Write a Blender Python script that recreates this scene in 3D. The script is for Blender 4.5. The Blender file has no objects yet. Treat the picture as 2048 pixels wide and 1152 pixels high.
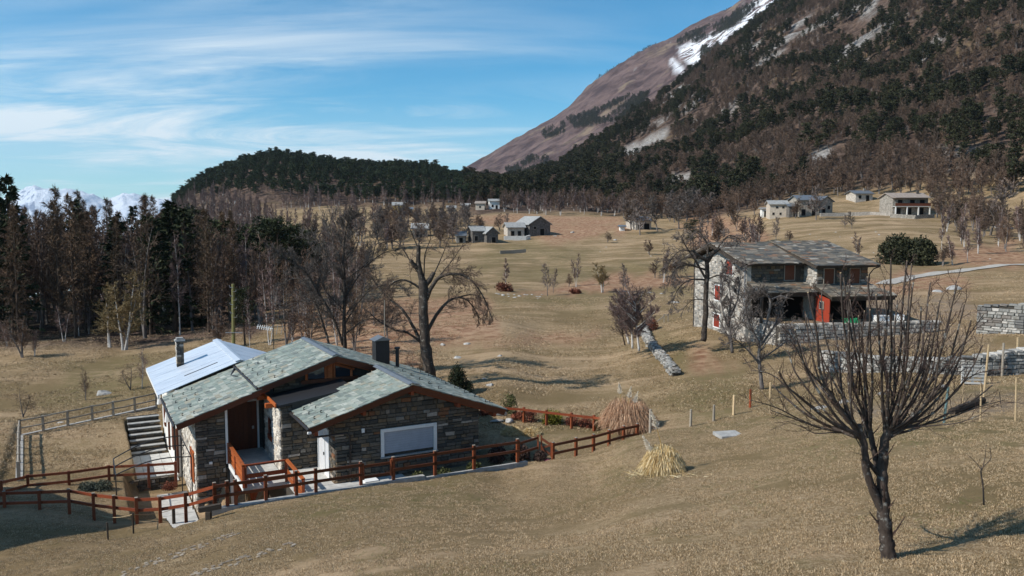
import bpy, math, random
import numpy as np
from mathutils import Matrix, Vector, noise as mnoise
R = math.radians
scene = bpy.context.scene
COL = scene.collection
# ------------------------------------------------------------------ camera, world, sun, exposure
F = 1640.0
PITCH = math.atan(146 / F)
CP, SP = math.cos(PITCH), math.sin(PITCH)
cam_d = bpy.data.cameras.new('camera')
cam = bpy.data.objects.new('camera', cam_d); COL.objects.link(cam)
cam_d.sensor_width = 36.0; cam_d.lens = 36.0 * F / 2048.0
cam_d.clip_start = 0.1; cam_d.clip_end = 60000
cam.location = (0, 0, 0); cam.rotation_euler = (math.pi / 2 - PITCH, 0, 0)
scene.camera = cam
SUN_EL = 40.0; SUN_A = 21.0                     # shadows run along (cos a, sin a) on the ground
sdir = Vector((-math.cos(R(SUN_A)) * math.cos(R(SUN_EL)), -math.sin(R(SUN_A)) * math.cos(R(SUN_EL)), math.sin(R(SUN_EL))))
world = bpy.data.worlds.new('World'); scene.world = world; world.use_nodes = True
sl = bpy.data.lights.new('sun', 'SUN'); sl.energy = 5.0; sl.angle = R(0.5); sl.color = (1.0, 0.95, 0.87)
so = bpy.data.objects.new('sun', sl); COL.objects.link(so)
so.rotation_euler = sdir.to_track_quat('Z', 'Y').to_euler(); so.location = (-200, -60, 200)
scene.view_settings.view_transform = 'Standard'; scene.view_settings.look = 'None'
scene.view_settings.exposure = 0.06; scene.view_settings.gamma = 1.0
scene.view_settings.use_curve_mapping = False
scene.render.resolution_x = 1024; scene.render.resolution_y = 576

def build_world():
    nt = world.node_tree; N = nt.nodes; L = nt.links
    for n in list(N): N.remove(n)
    out = N.new('ShaderNodeOutputWorld'); bg = N.new('ShaderNodeBackground'); bg.inputs[1].default_value = 0.050
    sky = N.new('ShaderNodeTexSky'); sky.sky_type = 'NISHITA'; sky.sun_disc = False
    sky.sun_elevation = R(SUN_EL); sky.sun_rotation = math.atan2(sdir.x, sdir.y) % (2 * math.pi)
    sky.altitude = 900; sky.air_density = 1.0; sky.dust_density = 0.3; sky.ozone_density = 2.2
    tc = N.new('ShaderNodeTexCoord')
    sep = N.new('ShaderNodeSeparateXYZ'); L.new(tc.outputs['Generated'], sep.inputs[0])
    # cirrus: project the direction on a high flat layer, so streaks flatten towards the horizon
    def math_(op, a, b=None, clamp=False):
        m = N.new('ShaderNodeMath'); m.operation = op; m.use_clamp = clamp
        for i, v in ((0, a), (1, b)):
            if v is None: continue
            if isinstance(v, (int, float)): m.inputs[i].default_value = v
            else: L.new(v, m.inputs[i])
        return m.outputs[0]
    zc = math_('ADD', math_('MAXIMUM', sep.outputs[2], 0.0), 0.10)
    x = math_('DIVIDE', sep.outputs[0], zc); y = math_('DIVIDE', sep.outputs[1], zc)
    cmb = N.new('ShaderNodeCombineXYZ'); L.new(x, cmb.inputs[0]); L.new(y, cmb.inputs[1])
    def layer(rot, scl, nscale, detail, rough, lo, hi, dist=0.0, off=(0, 0, 0)):
        mp = N.new('ShaderNodeMapping'); mp.inputs['Rotation'].default_value = (0, 0, R(rot)); mp.inputs['Scale'].default_value = scl
        mp.inputs['Location'].default_value = off
        L.new(cmb.outputs[0], mp.inputs[0])
        no = N.new('ShaderNodeTexNoise'); no.inputs['Scale'].default_value = nscale; no.inputs['Detail'].default_value = detail
        no.inputs['Roughness'].default_value = rough; no.inputs['Distortion'].default_value = dist
        L.new(mp.outputs[0], no.inputs['Vector'])
        mr = N.new('ShaderNodeMapRange'); mr.interpolation_type = 'SMOOTHSTEP'
        mr.inputs[1].default_value = lo; mr.inputs[2].default_value = hi
        L.new(no.outputs[0], mr.inputs[0]); return mr.outputs[0]
    big = layer(-18, (0.45, 0.7, 1), 0.40, 4, 0.55, 0.30, 0.66, 1.6, (3.1, 1.7, 0))
    fine = layer(-24, (0.55, 1.1, 1), 0.8, 12, 0.66, 0.30, 0.74, 1.2, (0.4, 5.2, 0))
    band = layer(-6, (0.16, 0.75, 1), 0.8, 7, 0.55, 0.40, 0.74, 1.0, (7.7, 2.2, 0))
    side = N.new('ShaderNodeMapRange'); side.interpolation_type = 'SMOOTHSTEP'; L.new(sep.outputs[0], side.inputs[0])
    side.inputs[1].default_value = 0.32; side.inputs[2].default_value = -0.35; side.inputs[3].default_value = 0.30; side.inputs[4].default_value = 1.0
    up = N.new('ShaderNodeMapRange'); up.interpolation_type = 'SMOOTHSTEP'; L.new(sep.outputs[2], up.inputs[0])
    up.inputs[1].default_value = 0.30; up.inputs[2].default_value = 0.08; up.inputs[3].default_value = 0.25; up.inputs[4].default_value = 1.0
    c = math_('MULTIPLY', big, fine); c = math_('MULTIPLY', c, 1.7)
    c = math_('ADD', c, math_('MULTIPLY', band, math_('MULTIPLY', 0.22, fine)))
    c = math_('MULTIPLY', math_('MULTIPLY', c, side.outputs[0]), up.outputs[0], True)
    hz = N.new('ShaderNodeMapRange'); hz.interpolation_type = 'SMOOTHSTEP'; L.new(sep.outputs[2], hz.inputs[0]); hz.inputs[1].default_value = 0.16; hz.inputs[2].default_value = -0.01; hz.inputs[3].default_value = 0.0; hz.inputs[4].default_value = 0.62
    c = math_('MAXIMUM', math_('MULTIPLY', c, 0.88), math_('MULTIPLY', hz.outputs[0], math_('ADD', 0.45, math_('MULTIPLY', big, 0.55))))
    mix = N.new('ShaderNodeMixRGB'); L.new(c, mix.inputs[0])
    mul = N.new('ShaderNodeMixRGB'); mul.blend_type = 'MULTIPLY'; mul.inputs[0].default_value = 1; mul.inputs[2].default_value = SKYMUL
    L.new(sky.outputs[0], mul.inputs[1]); L.new(mul.outputs[0], mix.inputs[1])
    mix.inputs[2].default_value = (18.0, 19.6, 20.4, 1)
    L.new(mix.outputs[0], bg.inputs[0]); L.new(bg.outputs[0], out.inputs[0])
SKYMUL = (0.64, 2.15, 2.65, 1)
build_world()

# ------------------------------------------------------------------ helpers
def ray(px, py):
    d = (px - 1024) / F; e = (576 - py) / F
    return np.array((d, CP + e * SP, -SP + e * CP))
def tz(py):
    r = ray(1024, py); return r[2] / r[1]
def at(px, py, Y):
    r = ray(px, py); return r * (Y / r[1])

class MB:
    def __init__(s): s.v = []; s.f = []; s.r = []; s.mi = []
    def add(s, vs, fs, rv=0.0, mi=0):
        b = len(s.v); s.v.extend([tuple(map(float, p)) for p in vs]); s.f.extend([tuple(i + b for i in f) for f in fs])
        s.r.extend([rv] * len(fs)); s.mi.extend([mi] * len(fs))
    def box(s, c, sz, rot=None, rv=0.0, mi=0):
        hx, hy, hz = sz[0] / 2, sz[1] / 2, sz[2] / 2
        P = [Vector((x * hx, y * hy, z * hz)) for x in (-1, 1) for y in (-1, 1) for z in (-1, 1)]
        if rot is not None: P = [rot @ p for p in P]
        P = [(p[0] + c[0], p[1] + c[1], p[2] + c[2]) for p in P]
        s.add(P, [(0, 1, 3, 2), (4, 6, 7, 5), (0, 4, 5, 1), (2, 3, 7, 6), (0, 2, 6, 4), (1, 5, 7, 3)], rv, mi)
    def beam(s, a, b, w, h, up=(0, 0, 1), rv=0.0, mi=0):
        a = Vector([float(q) for q in a]); b = Vector([float(q) for q in b]); d = b - a; L = d.length; d.normalize()
        u = Vector(up); x = d.cross(u)
        if x.length < 1e-4: x = Vector((1, 0, 0))
        x.normalize(); z = x.cross(d)
        m = Matrix((x, d, z)).transposed()
        s.box((a + b) / 2, (w, L, h), m, rv, mi)
    def tube(s, pts, rad, n=6, cap=True, rv=0.0, mi=0, wob=0.0, rng=None):
        pts = [Vector([float(q) for q in p]) for p in pts]
        vs = []; prev = None
        for i, p in enumerate(pts):
            d = (pts[min(i + 1, len(pts) - 1)] - pts[max(i - 1, 0)]).normalized()
            if prev is None:
                a = Vector((1, 0, 0)) if abs(d.x) < 0.8 else Vector((0, 1, 0)); x = d.cross(a).normalized()
            else: x = (prev - d * prev.dot(d)).normalized()
            prev = x; y = d.cross(x); r = rad[i]
            for k in range(n):
                an = 2 * math.pi * k / n
                q = r * (1 + (rng.uniform(-wob, wob) if wob else 0))
                vs.append(p + x * (q * math.cos(an)) + y * (q * math.sin(an)))
        fs = []
        for i in range(len(pts) - 1):
            for k in range(n):
                k2 = (k + 1) % n; fs.append((i * n + k, i * n + k2, (i + 1) * n + k2, (i + 1) * n + k))
        if cap and n > 2:
            fs.append(tuple(range(n - 1, -1, -1))); fs.append(tuple((len(pts) - 1) * n + k for k in range(n)))
        s.add(vs, fs, rv, mi)
    def prism(s, poly, off, rv=0.0, mi=0):
        n = len(poly); a = [Vector([float(q) for q in p]) for p in poly]; o = Vector([float(q) for q in off]); b = [p + o for p in a]
        fs = [tuple(range(n)), tuple(range(2 * n - 1, n - 1, -1))] + [(i, i + n, (i + 1) % n + n, (i + 1) % n) for i in range(n)]
        s.add(a + b, fs, rv, mi)

def mkmesh(name, mb, mats, org=(0, 0, 0), smooth=False):
    me = bpy.data.meshes.new(name)
    v = np.array(mb.v, dtype=np.float64).reshape(-1, 3) - np.array(org, dtype=np.float64)
    me.from_pydata(v.tolist(), [], mb.f)
    for m in (mats if isinstance(mats, (list, tuple)) else [mats]): me.materials.append(m)
    if any(mb.mi): me.polygons.foreach_set('material_index', mb.mi)
    if any(mb.r):
        a = me.attributes.new('rv', 'FLOAT', 'FACE'); a.data.foreach_set('value', mb.r)
    if smooth: me.polygons.foreach_set('use_smooth', [True] * len(me.polygons))
    me.update(); return me

def setp(o, label=None, cat=None, group=None, kind=None):
    if label: o['label'] = label
    if cat: o['category'] = cat
    if group: o['group'] = group
    if kind: o['kind'] = kind
    return o
def thing(name, label, cat, loc=(0, 0, 0), group=None):
    o = bpy.data.objects.new(name, None); o.empty_display_size = 0.2; COL.objects.link(o)
    o.location = [float(q) for q in loc]; return setp(o, label, cat, group)
def origin(o):
    while o.parent: o = o.parent
    return o.location
def part(name, mb, mat, parent, label=None, kind=None, smooth=False):
    """mesh given in world coordinates, becomes a child (its origin is the thing's own base)"""
    me = mkmesh(name, mb, mat, origin(parent), smooth)
    o = bpy.data.objects.new(name, me); COL.objects.link(o); o.parent = parent
    return setp(o, label, None, None, kind)
def solo(name, mb, mat, label=None, cat=None, group=None, kind=None, loc=(0, 0, 0), smooth=False):
    me = mkmesh(name, mb, mat, loc, smooth)
    o = bpy.data.objects.new(name, me); COL.objects.link(o); o.location = [float(q) for q in loc]
    return setp(o, label, cat, group, kind)
def copy_tree(o, parent=None):
    c = o.copy(); COL.objects.link(c); c.parent = parent
    for ch in o.children: copy_tree(ch, c)
    return c

# ------------------------------------------------------------------ material helper
class NT:
    def __init__(s, name, rough=0.8, spec=0.3):
        s.m = bpy.data.materials.new(name); s.m.use_nodes = True; s.nt = s.m.node_tree
        s.b = s.nt.nodes['Principled BSDF']; s.b.inputs['Roughness'].default_value = rough
        s.b.inputs['Specular IOR Level'].default_value = spec
        s.tc = s.nt.nodes.new('ShaderNodeTexCoord')
    def L(s, a, b): s.nt.links.new(a, b)
    def new(s, t): return s.nt.nodes.new(t)
    def co(s, scale=(1, 1, 1), rot=(0, 0, 0), src='Object'):
        m = s.new('ShaderNodeMapping'); m.inputs['Scale'].default_value = scale; m.inputs['Rotation'].default_value = rot
        if src == 'World':
            g = s.new('ShaderNodeNewGeometry'); s.L(g.outputs['Position'], m.inputs[0])
        else: s.L(s.tc.outputs[src], m.inputs[0])
        return m.outputs[0]
    def noise(s, scale, detail=3, rough=0.5, co=None, dist=0.0):
        n = s.new('ShaderNodeTexNoise'); n.inputs['Scale'].default_value = scale; n.inputs['Detail'].default_value = detail
        n.inputs['Roughness'].default_value = rough; n.inputs['Distortion'].default_value = dist
        if co is not None: s.L(co, n.inputs['Vector'])
        return n.outputs[0]
    def ramp(s, fac, stops, interp='LINEAR'):
        r = s.new('ShaderNodeValToRGB'); r.color_ramp.interpolation = interp
        el = r.color_ramp.elements
        while len(el) > 1: el.remove(el[-1])
        el[0].position = stops[0][0]; el[0].color = tuple(stops[0][1]) + (1,)
        for p, c in stops[1:]:
            e = el.new(p); e.color = tuple(c) + (1,)
        s.L(fac, r.inputs[0]); return r.outputs[0]
    def range(s, v, a, b, c=0.0, d=1.0):
        m = s.new('ShaderNodeMapRange'); m.interpolation_type = 'SMOOTHSTEP'
        s.L(v, m.inputs[0])
        for i, q in enumerate((a, b, c, d)): m.inputs[i + 1].default_value = q
        return m.outputs[0]
    def mix(s, f, a, b, mode='MIX'):
        m = s.new('ShaderNodeMixRGB'); m.blend_type = mode
        for i, v in enumerate((f, a, b)):
            if isinstance(v, (int, float)): m.inputs[i].default_value = v if i == 0 else (v, v, v, 1)
            elif isinstance(v, (tuple, list)): m.inputs[i].default_value = tuple(v) + (1,)
            else: s.L(v, m.inputs[i])
        return m.outputs[0]
    def math(s, op, a, b=0.0, clamp=False):
        m = s.new('ShaderNodeMath'); m.operation = op; m.use_clamp = clamp
        for i, v in enumerate((a, b)):
            if isinstance(v, (int, float)): m.inputs[i].default_value = v
            else: s.L(v, m.inputs[i])
        return m.outputs[0]
    def rnd(s):
        o = s.new('ShaderNodeObjectInfo'); a = s.new('ShaderNodeAttribute'); a.attribute_name = 'rv'
        return s.math('FRACT', s.math('ADD', o.outputs['Random'], a.outputs['Fac']))
    def bump(s, h, strength=0.4, dist=0.02):
        b = s.new('ShaderNodeBump'); b.inputs['Strength'].default_value = strength; b.inputs['Distance'].default_value = dist
        s.L(h, b.inputs['Height']); s.L(b.outputs[0], s.b.inputs['Normal'])
    def col(s, c):
        if isinstance(c, (tuple, list)): s.b.inputs['Base Color'].default_value = tuple(c) + (1,)
        else: s.L(c, s.b.inputs['Base Color'])
        return s

def simple(name, c, rough=0.7, spec=0.3, var=0.25, scale=6.0, metal=0.0, bump=0.0, objvar=0.0):
    t = NT(name, rough, spec); n = t.noise(scale, 5, 0.6, t.co())
    lo = [q * (1 - var) for q in c]; hi = [min(1, q * (1 + var)) for q in c]
    cc = t.ramp(n, [(0.3, lo), (0.7, hi)])
    if objvar:
        cc = t.mix(1.0, cc, t.ramp(t.rnd(), [(0, (1 - objvar,) * 3), (1, (1 + objvar,) * 3)]), 'MULTIPLY')
    t.col(cc); t.b.inputs['Metallic'].default_value = metal
    if bump: t.bump(n, bump)
    return t.m
# ------------------------------------------------------------------ materials
def m_stone(name, pal, rough=0.85, bump=0.5, nz=9):
    t = NT(name, rough, 0.25); r = t.rnd(); n = t.noise(nz, 6, 0.65, t.co(src='World'))
    n2 = t.noise(2.3, 4, 0.6, t.co(src='World'))
    c = t.ramp(r, pal, 'CONSTANT')
    c = t.mix(1.0, c, t.ramp(n, [(0.25, (0.62, 0.60, 0.58)), (0.75, (1.25, 1.22, 1.2))]), 'MULTIPLY')
    c = t.mix(t.range(n2, 0.55, 0.75, 0, 0.45), c, (0.16, 0.15, 0.12))
    t.col(c); t.bump(n, bump, 0.02); return t.m
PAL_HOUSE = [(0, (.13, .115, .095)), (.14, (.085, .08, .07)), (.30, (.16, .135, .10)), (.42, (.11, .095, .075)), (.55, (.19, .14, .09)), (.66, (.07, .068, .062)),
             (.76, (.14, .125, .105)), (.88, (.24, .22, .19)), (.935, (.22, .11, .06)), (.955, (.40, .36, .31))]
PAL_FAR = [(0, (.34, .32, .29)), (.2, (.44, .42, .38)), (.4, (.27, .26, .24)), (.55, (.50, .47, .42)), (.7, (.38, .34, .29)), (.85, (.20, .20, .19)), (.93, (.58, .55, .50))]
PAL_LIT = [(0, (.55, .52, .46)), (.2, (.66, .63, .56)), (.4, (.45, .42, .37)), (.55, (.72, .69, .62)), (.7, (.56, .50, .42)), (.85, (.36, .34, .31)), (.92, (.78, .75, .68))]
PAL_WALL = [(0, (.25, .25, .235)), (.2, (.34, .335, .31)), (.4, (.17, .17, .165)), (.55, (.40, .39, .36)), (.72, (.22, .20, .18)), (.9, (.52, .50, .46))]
M = {}
M['stone'] = m_stone('house_stone', PAL_HOUSE)  # darkened palette: shade on the camera-facing walls put into the colour
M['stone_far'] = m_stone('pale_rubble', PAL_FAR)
M['stone_lit'] = m_stone('sunlit_house_stone', PAL_LIT)  # same house stone lightened: sunlight on the left-facing walls put into the colour
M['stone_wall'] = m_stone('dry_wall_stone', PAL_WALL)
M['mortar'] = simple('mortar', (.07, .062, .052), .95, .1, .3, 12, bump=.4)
M['mortar_lit'] = simple('mortar_lit', (.42, .40, .36), .95, .1, .3, 7, bump=.4)  # lighter mortar for the sun-facing walls, sunlight put into its colour
def m_slate(name, pal, rough=.6):
    t = NT(name, rough, 0.35); r = t.rnd(); n = t.noise(5, 6, 0.65, t.co(src='World')); n2 = t.noise(.9, 4, .6, t.co(src='World'))
    c = t.ramp(r, pal, 'CONSTANT')
    c = t.mix(1.0, c, t.ramp(n, [(0.25, (0.55, 0.55, 0.54)), (0.75, (.93, .92, .89))]), 'MULTIPLY')
    c = t.mix(t.range(n2, 0.5, 0.75, 0, 0.35), c, (0.22, 0.20, 0.15))
    t.col(c); t.bump(n, .35, 0.015); return t.m
M['slate'] = m_slate('green_slate', [(0, (.29, .34, .30)), (.2, (.37, .415, .365)), (.38, (.25, .29, .265)), (.52, (.45, .475, .42)), (.68, (.33, .365, .32)), (.8, (.40, .38, .30)), (.88, (.23, .26, .24)), (.95, (.53, .55, .49))])
M['slate_old'] = m_slate('old_slate', [(0, (.17, .155, .13)), (.18, (.25, .21, .165)), (.34, (.13, .125, .115)), (.5, (.33, .28, .225)), (.64, (.22, .175, .13)), (.76, (.16, .145, .12)), (.86, (.30, .18, .115)), (.93, (.46, .42, .36))])
def m_wood(name, c, rough=.55, var=.35, scale=(2, 2, 14), spec=.35):
    t = NT(name, rough, spec); n = t.noise(3.0, 6, .65, t.co(scale))
    n2 = t.noise(1.3, 3, .5, t.co())
    cc = t.ramp(n, [(.25, [q * (1 - var) for q in c]), (.75, [min(1, q * (1 + var)) for q in c])])
    cc = t.mix(t.range(n2, .5, .75, 0, .35), cc, [q * .6 + .03 for q in c])
    cc = t.mix(1.0, cc, t.ramp(t.rnd(), [(0, (.8,) * 3), (1, (1.2,) * 3)]), 'MULTIPLY')
    t.col(cc); t.bump(n, .25, .01); return t.m
M['wood_red'] = m_wood('stained_wood', (.24, .052, .018))
M['wood_orange'] = m_wood('varnished_wood', (.38, .095, .022))
M['wood_dark'] = m_wood('dark_stained_wood', (.115, .034, .014))
M['wood_post'] = m_wood('red_brown_post', (.22, .058, .022))
M['wood_grey'] = m_wood('weathered_wood', (.30, .26, .21), .85)
M['wood_pale'] = m_wood('fresh_wood', (.52, .38, .22), .8)
M['wood_blackish'] = m_wood('old_dark_wood', (.05, .038, .028), .85)
M['shutter'] = m_wood('red_shutter', (.26, .035, .016), .6)
M['white'] = simple('white_paint', (.78, .78, .76), .6, .3, .05)
def m_plaster():
    t = NT('white_plaster', .9, .1); n = t.noise(1.5, 6, .7, t.co()); t.col(t.ramp(n, [(.3, (.62, .60, .55)), (.6, (.80, .79, .75))])); t.bump(t.noise(30, 3), .2, .01); return t.m
M['plaster'] = m_plaster()
M['plaster_yellow'] = simple('yellow_plaster', (.62, .42, .14), .9, .1, .15, 2)
M['plaster_beige'] = simple('beige_plaster', (.50, .43, .35), .9, .1, .2, 2)
M['concrete'] = simple('grey_paving', (.50, .49, .46), .85, .2, .18, 3, bump=.2)
M['kerb'] = simple('grey_kerb', (.36, .35, .33), .85, .2, .25, 4, bump=.3)
M['gutter'] = simple('brown_gutter', (.028, .022, .02), .45, .5, .2)
M['ridge'] = simple('ridge_sheet', (.23, .24, .25), .4, .5, .12, 3, metal=.5)
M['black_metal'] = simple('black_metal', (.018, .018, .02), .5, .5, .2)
M['grey_metal'] = simple('grey_metal', (.35, .36, .38), .4, .5, .15, metal=.7)
M['roller_blue'] = simple('blue_grey_roller_shutter', (.36, .40, .46), .5, .3, .08, 3)
M['glass'] = simple('window_glass', (.03, .035, .045), .06, .8, .1)
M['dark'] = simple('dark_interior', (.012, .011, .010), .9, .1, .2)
M['roller'] = simple('grey_roller_shutter', (.60, .61, .63), .55, .3, .06, 3)
M['green_plastic'] = simple('green_sheet', (.02, .30, .12), .5, .4, .2)
M['blue_plastic'] = simple('blue_thing', (.05, .09, .2), .5, .4, .1)
def m_sheet():
    t = NT('zinc_sheet', .42, .5)
    a = t.noise(1.0, 7, .6, t.co((0.5, 6, .5), (0, 0, R(27.8)))); b = t.noise(.7, 4, .5, t.co())
    c = t.ramp(a, [(.3, (.50, .56, .64)), (.5, (.62, .68, .75)), (.72, (.76, .80, .86))])
    c = t.mix(t.range(b, .45, .7, 0, .35), c, (.46, .52, .60))
    t.col(c); t.b.inputs['Metallic'].default_value = .25; t.bump(a, .08, .02); return t.m
M['zinc'] = m_sheet()

def m_bark(name, lo, hi, scale=6, spots=None, zs=.35, objvar=.15):
    t = NT(name, .9, .15); n = t.noise(scale, 6, .7, t.co((1, 1, zs)))
    c = t.ramp(n, [(.3, lo), (.7, hi)])
    if spots:
        s = t.noise(scale * .8, 5, .7, t.co((1, 1, 1.3))); c = t.mix(t.range(s, .56, .68), c, spots)
    c = t.mix(1.0, c, t.ramp(t.rnd(), [(0, (1 - objvar,) * 3), (1, (1 + objvar,) * 3)]), 'MULTIPLY')
    t.col(c); t.bump(n, .6, .03); return t.m
M['bark_hero'] = m_bark('lichened_bark', (.035, .026, .022), (.11, .085, .07), 7, (.30, .29, .26))
M['bark_dark'] = m_bark('dark_bark', (.03, .024, .02), (.10, .08, .065), 5, (.22, .20, .17))
M['bark_grey'] = m_bark('grey_bark', (.09, .08, .075), (.24, .21, .19), 6)
M['bark_birch'] = m_bark('birch_bark', (.42, .39, .36), (.66, .62, .57), 5, (.06, .05, .045), 1.5)
M['bark_brown'] = m_bark('brown_bark', (.05, .035, .025), (.14, .10, .075), 5)
def m_leaf(name, pal, rough=.75, objvar=.3, trans=0.0):
    t = NT(name, rough, .2); a = t.new('ShaderNodeAttribute'); a.attribute_name = 'rv'
    c = t.ramp(a.outputs['Fac'], pal)
    o = t.new('ShaderNodeObjectInfo')
    c = t.mix(1.0, c, t.ramp(o.outputs['Random'], [(0, (1 - objvar, 1 - objvar * .9, 1 - objvar)), (.5, (1, 1, 1)), (1, (1 + objvar, 1 + objvar * .8, 1 + objvar * .5))]), 'MULTIPLY')
    t.col(c); return t.m
M['twig_hero'] = m_leaf('dark_twigs', [(0, (.035, .022, .02)), (1, (.09, .06, .05))])
M['twig_grey'] = m_leaf('grey_twigs', [(0, (.094, .076, .068)), (1, (.223, .180, .162))])
M['twig_brown'] = m_leaf('brown_twigs', [(0, (.084, .056, .041)), (1, (.196, .133, .098))])
M['twig_larch'] = m_leaf('larch_twigs', [(0, (.077, .050, .032)), (1, (.189, .122, .077))])
M['twig_purple'] = m_leaf('purple_twigs', [(0, (.118, .081, .074)), (1, (.252, .178, .159))])
M['twig_dead'] = m_leaf('withered_leaves', [(0, (.16, .11, .05)), (1, (.30, .22, .11))])
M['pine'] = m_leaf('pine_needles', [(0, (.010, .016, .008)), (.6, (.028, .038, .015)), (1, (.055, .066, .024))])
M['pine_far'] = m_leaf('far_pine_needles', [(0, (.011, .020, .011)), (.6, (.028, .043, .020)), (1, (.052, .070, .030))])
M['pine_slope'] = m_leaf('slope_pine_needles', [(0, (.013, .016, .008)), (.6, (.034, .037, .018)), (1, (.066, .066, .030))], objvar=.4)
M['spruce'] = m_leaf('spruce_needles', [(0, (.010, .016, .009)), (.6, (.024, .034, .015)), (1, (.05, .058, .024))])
M['laurel'] = m_leaf('shrub_leaves', [(0, (.10, .11, .02)), (1, (.34, .30, .04))])
M['olive'] = m_leaf('olive_leaves', [(0, (.05, .06, .02)), (1, (.15, .15, .06))])
M['lavender'] = m_leaf('grey_green_leaves', [(0, (.05, .06, .045)), (1, (.13, .145, .11))])
M['straw'] = m_leaf('straw', [(0, (.42, .27, .10)), (.6, (.66, .50, .26)), (1, (.85, .74, .50))], objvar=.05)
M['straw_pink'] = m_leaf('pinkish_straw', [(0, (.32, .17, .10)), (.6, (.55, .34, .21)), (1, (.70, .50, .34))], objvar=.05)
M['plume'] = simple('cream_plume', (.78, .70, .58), .9, .1, .1)
M['heather'] = m_leaf('heather', [(0, (.14, .02, .06)), (1, (.40, .06, .18))])
M['redbush'] = m_leaf('red_brown_twigs', [(0, (.10, .03, .02)), (1, (.28, .10, .06))])
M['grass'] = m_leaf('dry_grass_blades', [(0, (.13, .088, .045)), (.5, (.36, .26, .15)), (1, (.66, .52, .36))], objvar=.3)
M['greengrass'] = m_leaf('green_grass_blades', [(0, (.06, .09, .02)), (1, (.14, .17, .05))], objvar=.2)
def m_rock():
    t = NT('rock', .9, .2); n = t.noise(1.6, 8, .7, t.co(src='World')); t.col(t.ramp(n, [(.3, (.20, .19, .175)), (.55, (.40, .385, .36)), (.75, (.58, .56, .53))])); t.bump(n, .6, .08); return t.m
M['rock'] = m_rock()
M['gravelroad'] = simple('gravel_road', (.40, .37, .33), .95, .1, .2, 1.2)
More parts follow.
